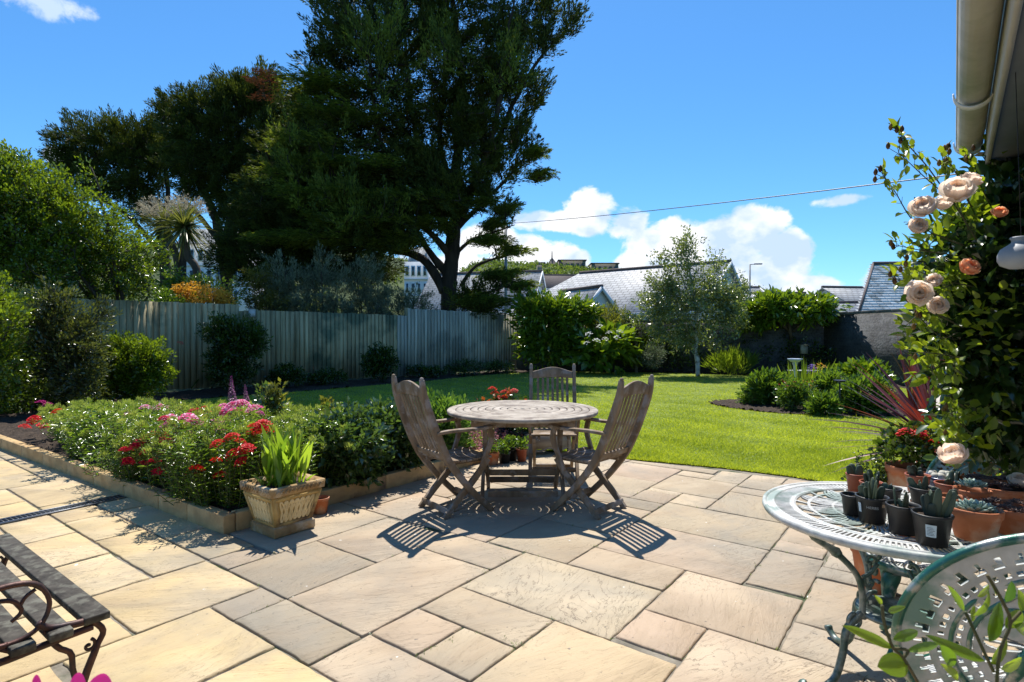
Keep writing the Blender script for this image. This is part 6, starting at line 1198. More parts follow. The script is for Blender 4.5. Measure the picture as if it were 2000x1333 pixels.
# hills
M_hill = rough_mat('hill_ground', (.03, .05, .012), (.09, .12, .035), .08, .95, .4, .3)
def hill(name, prof, Y0, Y1, n=90):
    xs = np.array([p[0] for p in prof], float); ys = np.array([p[1] for p in prof], float); px = np.linspace(xs[0], xs[-1], n); py = np.interp(px, xs, ys); mb = MB(); rows = []
    for k in range(9):
        u_ = k / 8; Y = Y0 + (Y1 - Y0) * u_; z = (CZ + (HZ - py) / F * Y1) * math.sin(u_ * pi / 2) ** .9 - .5; rows.append(np.stack([(px - 1000) / F * Y1 * (.8 + .2 * u_) , np.full(n, Y), z + R.normal(size=n) * .3 * u_], 1))
    rows.append(rows[-1] * [1, 1, 0] + [0, 30, -1]); V = np.concatenate(rows); i = np.arange(9)[:, None] * n; j = np.arange(n - 1)[None]; mb.add(V, np.stack([i + j, i + j + 1, i + n + j + 1, i + n + j], -1).reshape(-1, 4)); return tag(mb.build(name, M_hill, smooth=True), kind='structure'), rows
def hill_trees(label, rows, n, sz, seed_lo=.25):
    mb = MB(); P = []; rr_ = np.array(rows[:9]); k = R.uniform(seed_lo, 8, n); j = R.uniform(0, rr_.shape[1] - 1.01, n); k0 = np.minimum(k.astype(int), 7); j0 = j.astype(int); fk = (k - k0)[:, None]; fj = (j - j0)[:, None]
    C = (rr_[k0, j0] * (1 - fk) + rr_[k0 + 1, j0] * fk) * (1 - fj) + rr_[k0, j0 + 1] * fj; C[:, 2] -= sz * .35
    Dr = rnd_dir(n); Dr[:, 2] = abs(Dr[:, 2]) + .4; sprays(mb, C, unit(Dr), 60, sz * .55, sz * .20, .7, spread=1.3, up=.2, along=.5); return tag(mb.build('distant_wood', L_far), label, 'woodland', kind='stuff')
h1, r1 = hill('hill', [(880, 560), (930, 522), (980, 518), (1060, 524), (1120, 529), (1200, 538), (1300, 568), (1400, 584)], 90, 170); hill_trees('distant wooded hillside behind the telegraph pole and slate roofs', r1, 1900, 3.0)
h2, r2 = hill('hill', [(1340, 530), (1430, 556), (1480, 568), (1540, 578), (1600, 585), (1700, 588), (1800, 590)], 200, 300); hill_trees('long low dark green hill at the right skyline', r2, 1300, 3.6)
h3, r3 = hill('hill', [(-700, 480), (0, 470), (200, 480), (500, 490), (760, 500), (880, 540)], 110, 200); hill_trees('distant wooded slope seen in gaps between the cypress trunks', r3, 1300, 3.6)
def Wb(px, py, Y): return W(px, py, Y)
for i, (x0, x1, yt, Y, hh, mt, lab) in enumerate([(1090, 1141, 512, 172, 3.2, M_brown, 'flat roofed brown block on the hilltop, the left of two'), (1153, 1204, 518, 172, 2.6, M_brown, 'flat roofed brown block on the hilltop, the right of two'), (945, 975, 510, 170, 2.5, M_render, 'white house on the hilltop just right of the big cypress'), (1035, 1062, 517, 168, 2, M_cream, 'cream house on the hilltop left of the thin spire')]):
    c = (np.array(Wb(x0, yt, Y)) + np.array(Wb(x1, yt, Y))) / 2; wx = (x1 - x0) / F * Y; t = empty('hilltop_building', (c[0], c[1], 0), lab, 'building'); mb = MB(); mb.box((0, 0, c[2] - 3.5), (wx, 6, 7)); mb.build('wall', mt, t); mb = MB(); mb.box((0, -.0, c[2] + .1), (wx + .6, 6.6, .3)); mb.build('roof', M_ridge, t)
    mb = MB(); n_ = 5
    for k in range(n_): 
        mb = MB(); mb.box((-wx / 2 + wx * (k + .5) / n_, -3.02, c[2] - 1.3), (wx / n_ * .5, .1, .9)); mb.build('window', M_glass, t)
c = W(1078, 503, 168); t = empty('chapel', (c[0], c[1], 0), 'small dark chapel with thin spire on the hilltop skyline', 'building'); mb = MB(); mb.box((0, 0, c[2] - 5.4), (3, 3, 6)); mb.build('wall', M_cream, t); mb = MB(); mb.lathe((0, 0, c[2] - 1.5), [(2.2, -.9), (.25, 1.2), (.15, 3.2), (0, 3.3)], 4, rz=pi / 4); mb.build('roof', M_ridge, t)
c = W(1085, 560, 75); house('small dark roofed house with dormer below the wooded hill', (c[0], 77), 5.5, 6, c[2] - .2, c[2] + 1.7, .1, roofm=M_ridge, wallm=M_cream, wins=[(0, c[2] - 1.2, 1.2, .9, 'f')], chim=(-2.0,))
# street lamps, telegraph pole, wire, gull
M_pole = rough_mat('galvanised_pole', (.20, .21, .21), (.32, .33, .33), 5, .5, .1, .002, metal=.4)
for (px, pt, Y, lab) in [(1464, 517, 44, 'tall grey street lamp above the small slate roofs, nearer of two'), (1620, 566, 70, 'distant street lamp just left of the large slate roof')]:
    c = W(px, pt, Y); t = empty('street_lamp', (c[0], Y, 0), lab, 'street lamp', 'street lamps beyond the garden'); mb = MB(); mb.tube([(0, 0, -1), (0, 0, c[2])], [.09, .06], 8); mb.build('pole', M_pole, t, smooth=True); mb = MB(); mb.tube([(0, 0, c[2] - .02), (.72, 0, c[2] + .06)], .035, 6); mb.build('arm', M_pole, t); mb = MB(); mb.box((.62, 0, c[2] + .03), (.6, .2, .09)); mb.build('lamp_head', M_pole, t, bevel=.02)
c = W(988, 436, 30); t = empty('telegraph_pole', (c[0], 30, 0), 'slim pale telegraph pole standing between the cypress and the white gable', 'pole'); mb = MB(); mb.tube([(0, 0, -1), (0, 0, c[2])], [.10, .075], 10); mb.build('pole', M_pole, t, smooth=True)
mb = MB(); mb.box((0, 0, c[2] - .25), (.5, .06, .06)); mb.tube([(-.2, 0, c[2] - .2), (-.2, 0, c[2] - .05)], .03, 6); mb.tube([(.2, 0, c[2] - .2), (.2, 0, c[2] - .05)], .03, 6); mb.build('crossarm', M_ridge, t)
a = np.array([c[0], 30, c[2] - .05]); b_ = W(1760, 355, 11.0); u_ = np.linspace(0, 1.4, 60)[:, None]; wv = a + (b_ - a) * u_; wv[:, 2] -= .35 * (u_[:, 0] * 1.0) * (1 - u_[:, 0] / 1.0) * 1.0; mb = MB(); mb.tube(wv, .012, 5); tag(mb.build('overhead_wire', M_black), 'thin black overhead wire crossing the sky from the pole to the right', 'cable')
c = W(416, 152, 60); t = empty('gull', c, 'pale gull flying in the blue sky above the dark cypresses', 'bird'); mb = MB(); mb.tube([(-.30, 0, .22), (-.2, 0, .16), (0, 0, 0), (.15, 0, -.12), (.30, 0, -.26)], [.01, .07, .10, .06, .02], 8)
for s in (-1, 1): mb.add([(-.08, 0, .07), (.08, 0, -.06), (.18 * s + .05, .2 * s, .30 * s), (.42 * s, .5 * s, .42 * s), (.12 * s - .1, .2 * s, .38 * s)], [[0, 1, 2, 4], [4, 2, 3]])
mb.build('body', M_render, t, smooth=True)
# ---------------------------------------------------------------- flowers of the raised bed
bg = 'flowering clumps in the raised bed'
def clump(name, label, a, b_, rx, h, nst, lm, leafL=.05, lw=.26, step=.035, lean=.22, stem=None, cat='plant', heads_=(), hl=None, hr=.032, tops=None, topm=None, spread_=1., grp=bg, bend=.1, splay=1.0):
    c = AB(a, b_, .10); t = wempty(name, c, label, cat, grp); sb = MB(); P = []; D = []; T = []
    for i in range(nst):
        an = R.uniform(0, 2 * pi); q = R.uniform(0, 1) ** .5; bs = c + np.array([cos(an), sin(an), 0]) * q * rx * .75 + (0, 0, -.02); hh = h * R.uniform(.7, 1.08) * (1 - .18 * q); tp = bs + np.array([cos(an) * q * rx * lean * 2, sin(an) * q * rx * lean * 2, hh]) + R.normal(size=3) * [.03, .03, 0]
        md = (bs + tp) / 2 + R.normal(size=3) * bend * .3; pts = smooth_path([bs, md, tp], 7); sb.tube(pts, np.linspace(.0035, .002, 7), 3, cap=False); T.append(tp)
        m = int(hh / step); u_ = np.linspace(.12, 1, m); pp = np.stack([np.interp(u_, np.linspace(0, 1, 7), pts[:, k]) for k in range(3)], 1); tw = R.uniform(0, 6) + np.arange(m) * 1.6
        for s in (0, pi): P.append(pp); D.append(np.stack([np.cos(tw + s), np.sin(tw + s), R.uniform(.1, .9, m)], 1))
    sb.build('stems', stem or M_twig, t); P = np.concatenate(P); D = np.concatenate(D) * splay; n = len(P); mb = MB(); leaves(mb, P, D + rnd_dir(n) * .25, rnd_dir(n) * .5 + [0, 0, 1.], leafL * R.uniform(.6, 1.25, n), leafL * lw * R.uniform(.8, 1.2, n), R.uniform(0, 1, n), .12, .25); mb.build('foliage', lm, t)
    T = np.array(T)
    if tops:
        k = max(1, int(min(1, tops * 1.35) * len(T))); C = T[R.permutation(len(T))[:k]]; mb = MB(); Dr = np.tile([0, 0, 1.], (k, 1)); sprays(mb, C, Dr, 60, .026, .030, .20, spread=.9, up=.8, along=.5, skin=1.); mb.build('bud_sprays', topm or L_bud, t)
    for pts, lmm, r_, nf in heads_: heads(t, pts, r_, lmm, nf)
    return t
def hp(lst, Y): return [W(x + dx, y + dy, Y - .20 + R.normal() * .06) for x, y in lst for dx, dy in (((0, 0), (R.normal() * 12, R.normal() * 7)) if R.uniform() < .22 else ((0, 0),))]
sw = dict(lm=L_mid, leafL=.055, lw=.20)
clump('sweet_william', 'clump of crimson sweet williams above the kerb at the left of the dark stems', 3.05, .50, .34, .64, 105, heads_=[(hp([(249, 883), (271, 867), (289, 857), (285, 888), (247, 906), (279, 908), (262, 872), (298, 850)], 5.0), L_crim, .046, 34)], tops=.15, **sw)
clump('sweet_william', 'tall clump of dark red sweet williams left of the pink white ones', 2.55, .60, .36, .70, 120, heads_=[(hp([(315, 851), (324, 866), (319, 820), (311, 868), (330, 862)], 4.75), L_crim, .046, 34)], tops=.2, **sw)
clump('sweet_william', 'clump of pink and white sweet williams in the middle of the bed', 2.25, .95, .40, .62, 110, heads_=[(hp([(352, 825), (329, 834), (382, 828), (358, 849), (415, 835), (340, 826), (366, 820), (396, 851), (422, 851), (430, 843), (402, 865), (374, 836)], 4.95), L_pink, 0.056, 30)], tops=.3, **sw)
clump('sweet_william', 'sweet williams with a few scarlet heads over the corner kerb', 1.95, .52, .36, .68, 130, heads_=[(hp([(420, 902), (424, 870), (372, 928), (429, 932), (382, 920)], 4.35), L_red, 0.044, 24)], tops=.3, topm=L_bud, **sw)
clump('sweet_william', 'dark green sweet williams spilling over the corner block beside the planter', 1.60, .55, .34, .66, 140, tops=.1, **sw)
clump('sweet_william', 'clump with magenta and pink heads behind the pink white ones', 1.95, 1.45, .40, .60, 100, heads_=[(hp([(445, 803), (472, 793), (496, 803), (436, 797), (455, 797), (440, 812)], 5.3), L_pink, 0.062, 34), (hp([(425, 807), (507, 810), (462, 808), (431, 812)], 5.3), L_mag, 0.044, 24)], tops=.3, **sw)
clump('sweet_william', 'clump with several dark red heads left of the magenta ones', 2.35, 1.45, .34, .56, 80, heads_=[(hp([(388, 812), (410, 810), (428, 824), (398, 816), (380, 806)], 5.5), L_crim, .046, 30)], tops=.4, **sw)
clump('sweet_william', 'clump with scarlet heads left of the canna shoots', 1.55, 1.1, .34, .62, 100, heads_=[(hp([(495, 836), (491, 851), (512, 832), (500, 846)], 4.6), L_red, 0.048, 26)], tops=.3, **sw)
clump('budding_plant', 'lime green unopened sweet williams forming the pale centre of the bed', 3.1, 1.25, .44, .58, 130, tops=1.0, topm=L_bud, **sw)
clump('budding_plant', 'lime green budding clump with pinkish white heads behind it', 2.9, 1.75, .42, .52, 110, tops=.9, heads_=[(hp([(283, 799), (311, 796), (248, 812), (320, 800), (298, 800)], 6.2), L_pink, 0.050, 22)], **sw)
clump('budding_plant', 'pale budding clump at the lawn side left of the dark red heads', 2.45, 2.0, .40, .48, 100, tops=.9, **sw)
clump('budding_plant', 'spiky lime topped plant left of the crimson sweet williams', 3.7, .85, .38, .52, 100, tops=.8, topm=L_bud, lm=L_mid, leafL=.055, lw=.3)
clump('phlox_plant', 'bushy green plant in the left half of the bed touching the kerb', 4.35, .62, .44, .54, 110, tops=.5, lm=L_mid, leafL=.07, lw=.32)
clump('phlox_plant', 'leafy plant with one red head in the left half of the bed', 5.0, .75, .44, .50, 110, tops=.6, heads_=[(hp([(112, 807)], 6.5), L_red, 0.062, 26)], lm=L_mid, leafL=.06, lw=.3)
clump('phlox_plant', 'leftmost green clump beside the bare soil with a red and a magenta head', 5.75, .85, .44, .46, 110, tops=.7, heads_=[(hp([(83, 834), (65, 822)], 6.7), L_red, 0.062, 26), (hp([(80, 790)], 7.3), L_mag, 0.062, 20)], lm=L_mid, leafL=.06, lw=.3)
clump('phlox_plant', 'green clump behind the leftmost one at the shaded side', 5.3, 1.4, .44, .46, 90, tops=.7, lm=L_mid, leafL=.06, lw=.3)
clump('lily_foliage', 'tuft of broad pointed leaves near the lawn in the left half of the bed', 4.4, 1.6, .40, .42, 60, lm=L_canna, leafL=.17, lw=.18, step=.06)
clump('lily_foliage', 'second tuft of broad pointed leaves right of the first, beside the lawn edge', 3.7, 1.75, .36, .44, 60, lm=L_canna, leafL=.17, lw=.18, step=.06)
clump('low_filler', 'low green foliage between the lime buds and the kerb', 3.5, .4, .25, .22, 50, lm=L_mid, leafL=.05, lw=.3)
for lab_, a_, b_, pts_, lm_, Y_ in [('low clump of scarlet heads spilling over the kerb left of the corner', 2.9, .42, [(300, 905), (330, 912), (352, 900), (310, 925), (345, 885), (336, 872)], L_crim, 4.9), ('clump of deep pink heads between the crimson and the magenta ones', 2.7, 1.3, [(362, 836), (374, 850), (392, 836), (408, 850), (418, 826), (440, 826), (450, 838), (345, 842)], L_pink, 5.1), ('clump with red heads in front of the glossy rose bush', 1.42, .85, [(468, 866), (480, 880), (455, 890), (470, 905), (452, 858)], L_red, 4.35)]:
    clump('sweet_william', lab_, a_, b_, .24, .42 if b_ < .5 else .56, 60, heads_=[(hp(pts_, Y_), lm_, .048, 30)], tops=.2, **sw)
# lupins
c = AB(2.15, 1.95, .1); Yl_ = c[1]; t = wempty('lupin', c, 'lupin with pink purple flower spires rising behind the sweet williams', 'plant', None); mb = MB(); sb = MB()
C = c + np.c_[R.normal(size=(40, 2)) * .14, R.uniform(.25, .55, 40)]
for cc in C:
    n = 9; an = np.arange(n) * 2 * pi / n + R.uniform(0, 1); leaves(mb, np.tile(cc, (n, 1)), np.stack([np.cos(an), np.sin(an), np.full(n, .25)], 1) + R.normal(size=3) * .15, np.tile([0, 0, 1.], (n, 1)), .095, .024, np.full(n, R.uniform())); sb.tube([c, cc], .003, 3, cap=False)
mb.build('foliage', L_canna, t)
for (x, y0, y1, Y, lm, r_) in [(451, 788, 735, Yl_, L_lup, .036), (478, 786, 752, Yl_ + .2, L_lup, .028)]:
    p0_, p1_ = W(x + 2, y0, Y), W(x, y1, Y); k = 240; u_ = R.uniform(0, 1, k); an = R.uniform(0, 2 * pi, k); mb = MB(); d = np.stack([np.cos(an), np.sin(an), np.full(k, .5)], 1); leaves(mb, p0_ + (p1_ - p0_) * u_[:, None] + d * r_ * .4 * (1.05 - u_)[:, None], d, np.tile([0, 0, 1.], (k, 1)), r_ * .9 * (1.1 - u_ * .8), r_ * .6 * (1.1 - u_ * .7), np.clip(1 - u_ + R.normal(size=k) * .15, 0, 1) * 1., .3); mb.build('flower_spire', lm, t); sb.tube([c, p0_, p1_], .004, 4, cap=False)
sb.build('stems', M_twig, t)
c2 = AB(1.85, 2.3, .1); t = wempty('lupin', c2, 'lupin with a single green grey seed spire leaning right', 'plant', None); p0_, p1_ = W(541, 792, c2[1]), W(551, 762, c2[1]); mb = MB(); k = 120; u_ = R.uniform(0, 1, k); an = R.uniform(0, 2 * pi, k); d = np.stack([np.cos(an), np.sin(an), np.full(k, .9)], 1); leaves(mb, p0_ + (p1_ - p0_) * u_[:, None], d, np.tile([0, 0, 1.], (k, 1)), .03 * (1.1 - u_ * .8), .014, R.uniform(0, 1, k)); mb.build('flower_spire', L_grey, t); sb = MB(); sb.tube([c2, p0_, p1_], .004, 4); sb.build('stem', M_twig, t)
# roses and sedum to the right
def bush(name, label, a, b_, rx, ry, h, n, per, Ln, wd, lm, cs=.06, extra=(), **kw):
    c = AB(a, b_, .08); e = [(c[0], c[1], .08 + h * .6, rx, ry, h * .42), (c[0], c[1], .08 + h * .3, rx * .9, ry * .9, h * .35)] + list(extra); return shrub(name, label, c, e, n, per, cs, Ln, wd, lm, M_twig, nst=8, r0=.008, group=bg, cat='plant', hollow=.45, **kw)
pt = AB(1.85, 1.75, .1); pX = W(532, 775, pt[1])
t = bush('rose_bush', 'taller rose bush with bronze young leaves at its tip behind the canna shoots', 1.78, 1.65, .26, .26, .58, 240, 14, .055, .62, L_blue, extra=[(pX[0], pX[1], pX[2] - .06, .10, .10, .10)], spread=1.0, up=.2)
add = MB(); C = np.array([W(R.uniform(508, 552), R.uniform(762, 795), pX[1] + R.normal() * .05) for _ in range(24)]); sprays(add, C, np.tile([0, 0, 1.], (24, 1)), 10, .045, .055, .55, spread=.9); add.build('young_leaves', leaf_mat('bronze_tip', (.07, .08, .02), (.22, .24, .06), .4), t)
t = bush('rose_bush', 'glossy bluish leaved rose bush right of the canna shoots', 1.45, 1.45, .34, .30, .58, 420, 15, .058, .62, L_blue, spread=1.0, up=.2, nup=1.0)
t = bush('rose_bush', 'wide glossy leaved rose bush between the planter and the sedum', 1.55, 2.0, .40, .32, .60, 480, 15, .058, .62, L_blue, spread=1.0, up=.2, nup=1.0)
add = MB(); Yb = AB(1.6, 2.1)[1]; C = np.array([W(R.uniform(630, 660), R.uniform(792, 815), Yb + R.normal() * .05) for _ in range(16)]); sprays(add, C, np.tile([0, 0, 1.], (16, 1)), 9, .045, .055, .55, spread=.9); add.build('young_leaves', MATS['bronze_tip'], t)
t = bush('heuchera_plant', 'plant with airy tiny pink flowers beside the sedum', 1.75, 2.35, .24, .22, .48, 120, 12, .05, .6, L_mid, spread=1.0); heads(t, [W(R.uniform(690, 760), R.uniform(808, 850), 5.9) for _ in range(30)], .016, L_mag, 5)
t = bush('sedum_plant', 'fresh bright green sedum mound just left of the wooden chair', 1.55, 2.72, .33, .30, .60, 330, 15, .062, .45, L_sed, spread=.6, up=.9, nup=.5)
t = bush('sedum_plant', 'smaller green sedum mound behind the left wooden chair', 1.75, 3.1, .26, .26, .50, 200, 15, .055, .45, L_sed, spread=.6, up=.9, nup=.5)
# ground covers behind the table
c = np.array([-.75, 6.75, 0]); t = wempty('heather_mat', c, 'mound of tiny pink and white flowers behind the table at the lawn edge', 'plant'); mb = MB(); C, _ = env_pts([(-.75, 6.55, .16, .75, .5, .22), (-.2, 6.65, .10, .4, .3, .16)], 420, .3); C = C[C[:, 2] > .02]; sprays(mb, C, unit(rnd_dir(len(C)) + [0, 0, 1.2]), 14, .04, .022, .8, spread=1.3); mb.build('flowers', L_pinkh, t)
mb = MB(); sprays(mb, C - [0, 0, .03], unit(rnd_dir(len(C)) + [0, 0, 1.]), 5, .04, .03, .3, spread=1.3); mb.build('foliage', L_mid, t)
# ---------------------------------------------------------------- house eaves, climbing rose and foreground plants
M_gut = rough_mat('grey_white_gutter', (.40, .37, .30), (.56, .53, .45), 5, .5, .15, .002, c3=(.30, .32, .22), s3=2)
M_fascia = rough_mat('painted_fascia', (.42, .41, .36), (.56, .54, .48), 6, .6, .15, .002)
M_soffit = rough_mat('grey_soffit', (.10, .11, .115), (.15, .16, .165), 3, .8, .1, .002)
h_ = 2.40; dH = unit(np.array([.772, 1.0, 0])); nH = np.array([dH[1], -dH[0], 0])
t = wempty('bungalow', (1.5, 0, 0), 'corner of the bungalow eaves with gutter, fascia and dark soffit at top right', 'house')
def Hp(s_, o_, z): return dH * s_ + nH * o_ + np.array([0, 0, z])
S0, S1 = -3.0, 3.95
mb = MB(); mb.bar(Hp(S0, .125, h_ - .065), Hp(S1 - .02, .125, h_ - .065), .018, .17); mb.build('fascia', M_fascia, t)
mb = MB(); mb.bar(Hp(S0, .31, h_ - .135), Hp(S1 - .02, .31, h_ - .135), .35, .012); mb.build('soffit', M_soffit, t)
mb = MB(); mb.bar(Hp(S0, .60, 1.1), Hp(S1 - .15, .60, 1.1), .22, 2.4); mb.build('wall', M_render, t)
mb = MB(); a0, a1, z0, z1 = Hp(S0, .05, h_ + .03), Hp(S1, .05, h_ + .03), 0, 0; mb.add([a0, a1, Hp(S1, 3.0, h_ + 1.7), Hp(S0, 3.0, h_ + 1.7), a0 - (0, 0, .03), a1 - (0, 0, .03)], [[0, 1, 2, 3], [4, 5, 1, 0]]); mb.build('roof', M_slate, t)
mb = MB(); n = 13; r_ = .056; V = []
for s_ in (S0, S1):
    for rr_ in (r_, r_ - .003):
        for k in range(n): a = pi + pi * k / (n - 1); V.append(Hp(s_, .056 + cos(a) * rr_, h_ + sin(a) * rr_ - .0))
V = np.array(V); fc = []
for k in range(n - 1): fc += [[k, k + 1, 2 * n + k + 1, 2 * n + k], [n + k + 1, n + k, 3 * n + k, 3 * n + k + 1], [2 * n + k, 2 * n + k + 1, 3 * n + k + 1, 3 * n + k]]
mb.add(V, np.array(fc)); mb.tube([Hp(S0, .002, h_), Hp(S1, .002, h_)], .006, 6); gt = mb.build('gutter', M_gut, t, smooth=True)
for s_ in (1.2, 3.08, 3.86):
    mb = MB(); V = []
    for q in (s_ - .022, s_ + .022):
        for k in range(n): a = pi + pi * k / (n - 1); V.append(Hp(q, .056 + cos(a) * .069, h_ + sin(a) * .069))
        V.append(Hp(q, .118, h_ - .075))
    m = n + 1; mb.add(np.array(V), [[k, k + 1, m + k + 1, m + k] for k in range(m - 1)]); mb.build('bracket', M_frame, gt, solid=.006)
# ---- climbing rose
rg = 'blooms of the climbing rose'
E_ = [blob(1960, 440, 60, 60, 2.7), blob(1900, 500, 60, 50, 2.6), blob(1990, 560, 90, 80, 2.8), blob(1900, 600, 60, 60, 2.7), blob(1930, 700, 80, 80, 2.8), blob(2040, 700, 90, 120, 2.9), blob(1960, 800, 80, 60, 2.9), blob(2080, 450, 90, 120, 2.9), blob(1990, 350, 60, 45, 2.9), blob(2100, 850, 100, 80, 2.9), blob(1860, 480, 30, 25, 2.5), blob(2020, 300, 50, 40, 3.1), blob(1870, 660, 35, 35, 2.7), blob(1960, 870, 60, 22, 3.0)]
rb = np.array([2.95, 2.75, 0]); M_rstem = rough_mat('rose_stem', (.05, .07, .025), (.13, .10, .05), 8, .7, .2, .004)
t = woody('climbing_rose', 'climbing rose covering the house corner with pale peach and cream blooms', 'climbing plant', rb, [([rb, W(2050, 900, 2.9), W(1980, 700, 2.85), W(1950, 500, 2.7)], .02, .008), ([rb, W(2100, 700, 3), W(2020, 450, 2.9), W(1960, 380, 2.8)], .02, .008), ([rb, W(1980, 800, 2.9), W(1920, 640, 2.7)], .015, .006)],
          E_, 1150, 10, .08, .066, .60, L_rose, M_rstem, hollow=.5, twig=.0028, big=True, spread=.9, up=-.1, nup=.9, trunk='stems', crown='foliage', wob=.1, jl=.3)
# fine lighter shoots around its outline
sh = [([(1905, 470), (1860, 400), (1800, 345), (1752, 300)], 2.05), ([(1860, 400), (1810, 330), (1770, 285), (1755, 262)], 2.05), ([(1890, 450), (1850, 360), (1838, 315)], 2.1), ([(1880, 480), (1790, 440), (1745, 375), (1722, 345)], 2.05), ([(1870, 500), (1800, 490), (1750, 480)], 2.1), ([(1900, 560), (1830, 545), (1770, 520)], 2.1), ([(1880, 600), (1800, 560), (1745, 545)], 2.1), ([(1880, 640), (1810, 610), (1765, 640)], 2.1), ([(1880, 700), (1820, 690), (1770, 690)], 2.15), ([(1900, 420), (1870, 350), (1842, 308)], 2.2), ([(1930, 400), (1900, 340), (1885, 310)], 2.3),
      ([(1890, 800), (1850, 770), (1830, 745)], 2.3), ([(1900, 850), (1870, 820), (1850, 800)], 2.3), ([(1880, 540), (1850, 560), (1790, 580)], 2.1), ([(1870, 650), (1840, 660), (1800, 625)], 2.15), ([(1890, 740), (1850, 710), (1820, 725)], 2.2), ([(1900, 880), (1860, 860), (1845, 845)], 2.3)]
P = []; D = []; mbs = MB(); mbb = MB(); bronze = []
for pts, Y in sh:
    q = smooth_path([W(x, y, Y + .25 * (1 - i / (len(pts) - 1))) for i, (x, y) in enumerate(pts)], 14); mbs.tube(q, np.linspace(.0032, .0012, 14), 5)
    T_ = unit(np.gradient(q, axis=0))
    for i in range(3, 14):
        for s in ((-1, 1) if i % 2 else (R.choice([-1, 1]),)):
            side = unit(np.cross(T_[i], [0, -1, .3])) * s; st = unit(side + T_[i] * .6 + R.normal(size=3) * .25); e = q[i] + st * .028; mbs.tube([q[i], e], .001, 3, cap=False)
            for f_, off_ in ((st, 0), (unit(side * .4 + T_[i] * .9), -.012), (unit(side * 1.1 - T_[i] * .4), -.012)):
                if R.uniform() < .62: P.append(e + st * off_); D.append(f_ + R.normal(size=3) * .2)
    if R.uniform() < .9:
        for k in range(R.integers(1, 4)):
            d_ = unit(T_[-1] + R.normal(size=3) * .5); e = q[-1] + d_ * R.uniform(.02, .045); mbs.tube([q[-1 - k], e], .0012, 4); mbb.lathe(e, [(.001, -.006), (.005, -.002), (.0075, .005), (.006, .012), (.002, .019), (0, .021)], 8, R.uniform())
P = np.array(P); D = np.array(D); mb = MB(); n = len(P); bigleaves(mb, P, D, rnd_dir(n) * .7 + [0, -.3, 1.], R.uniform(.026, .05, n), R.uniform(.018, .028, n), R.uniform(0, 1, n)); mb.build('young_leaves', L_young, t); mbs.build('shoots', M_rstem, t); mbb.build('bud_sprays', L_bronze, t, smooth=True)
mb = MB(); C, _ = env_pts([blob(1850, 560, 60, 110, 2.35), blob(1850, 700, 50, 70, 2.4), blob(1900, 830, 70, 60, 2.6), blob(1890, 420, 50, 50, 2.5), blob(1930, 640, 60, 90, 2.45), blob(1960, 300, 50, 20, 2.8)], 75, .6); Dr = unit(C - np.array([2.6, 2.8, 1.4])); sprays(mb, C, Dr, 5, .06, .056, .6, big=True, spread=.9, nup=.9); mb.build('painted_lit_leaves', L_young, t)  # outer leaves painted paler to look sunlit, using the young leaf colour
def bloom(label, px, py, Y, r_, mat, ax=(-.3, -.6, .6), open_=1.0):
    c = W(px, py, Y); r_ *= .74; t = wempty('rose_bloom', c, label, 'flower', rg); A = unit(np.array(ax)); U = unit(np.cross(A, [.3, .2, 1.])); Vv = np.cross(A, U); mb = MB()
    for k, (n, rk, top, wid) in enumerate([(3, .50, 78, 70), (4, .66, 66, 62), (5, .82, 52, 54), (5, 1.0, 36, 48), (5, 1.12, 8, 44)]):
        for i in range(n):
            a0 = i * 2 * pi / n + k * .9 + R.normal() * .15; rr_ = r_ * rk * R.uniform(.92, 1.06); g = []
            for v in range(6):
                el = radians(-85 + (top * open_ + 85) * v / 5); fl = 1 + .12 * max(0, v - 3) * (1 if k > 1 else -.5)
                for h in range(5): az = a0 + radians(wid) * (h - 2) / 2 * (1 - .35 * (v / 5) ** 4); q = rr_ * fl * (1 + .03 * R.normal() * (v > 3)); g.append(c + (U * cos(az) + Vv * sin(az)) * cos(el) * q + A * (sin(el) * q * .92))
            fc = [[v * 5 + h, v * 5 + h + 1, (v + 1) * 5 + h + 1, (v + 1) * 5 + h] for v in range(5) for h in range(4)]; mb.add(g, np.array(fc), np.clip(R.uniform(0, 1), 0, 1))
    mb.build('petals', mat, t, smooth=True); mb = MB(); mb.lathe((0, 0, 0), [(.002, -r_ * 1.1), (r_ * .2, -r_ * 1.0), (r_ * .35, -r_ * .85)], 8); 
    mb.V = [c + v[:, [0]] * U + v[:, [1]] * Vv + v[:, [2]] * A for v in mb.V]; mb.build('sepals', L_mid, t)
bloom('largest cream bloom of the climbing rose, just below the gutter end', 1866, 372, 1.95, .052, L_white)
bloom('cream bloom touching the largest one at its upper right', 1893, 352, 2.0, .036, L_white, (.2, -.5, .8))
bloom('round pale peach bloom left of and below the largest cream bloom', 1800, 405, 1.95, .042, L_white, (-.5, -.6, .5))
bloom('pale pink bloom below the round pale peach one', 1790, 442, 1.95, .030, L_white, (-.2, -.8, .2))
bloom('small cream bloom high in the leaves right of the round pale peach one', 1838, 398, 2.05, .030, L_white, (-.1, -.6, .7))
bloom('blush bloom half open above the two cream blooms at the slate roof', 1822, 548, 2.1, .028, L_white, (-.5, -.5, .4), .8)
bloom('orange peach bloom standing alone in the dark foliage', 1892, 522, 2.0, .034, L_peach, (.1, -.8, .5))
bloom('cream bloom in front of the neighbouring slate roof', 1792, 572, 2.0, .044, L_white, (-.2, -.8, -.1), .9)
bloom('cream bloom below and right of the one in front of the slate roof', 1830, 597, 2.05, .034, L_white, (-.3, -.8, .2), .9)
bloom('half hidden peach bloom deep in the leaves near the right edge', 1950, 415, 2.3, .028, L_peach)
bloom('large cream white bloom low down above the succulent pots', 1862, 888, 2.12, .050, L_white, (-.5, -.2, .8), .9)
bloom('small cream bloom at the right edge above the houseleek bowl', 1992, 940, 2.3, .036, L_white, (-.3, -.3, .8))
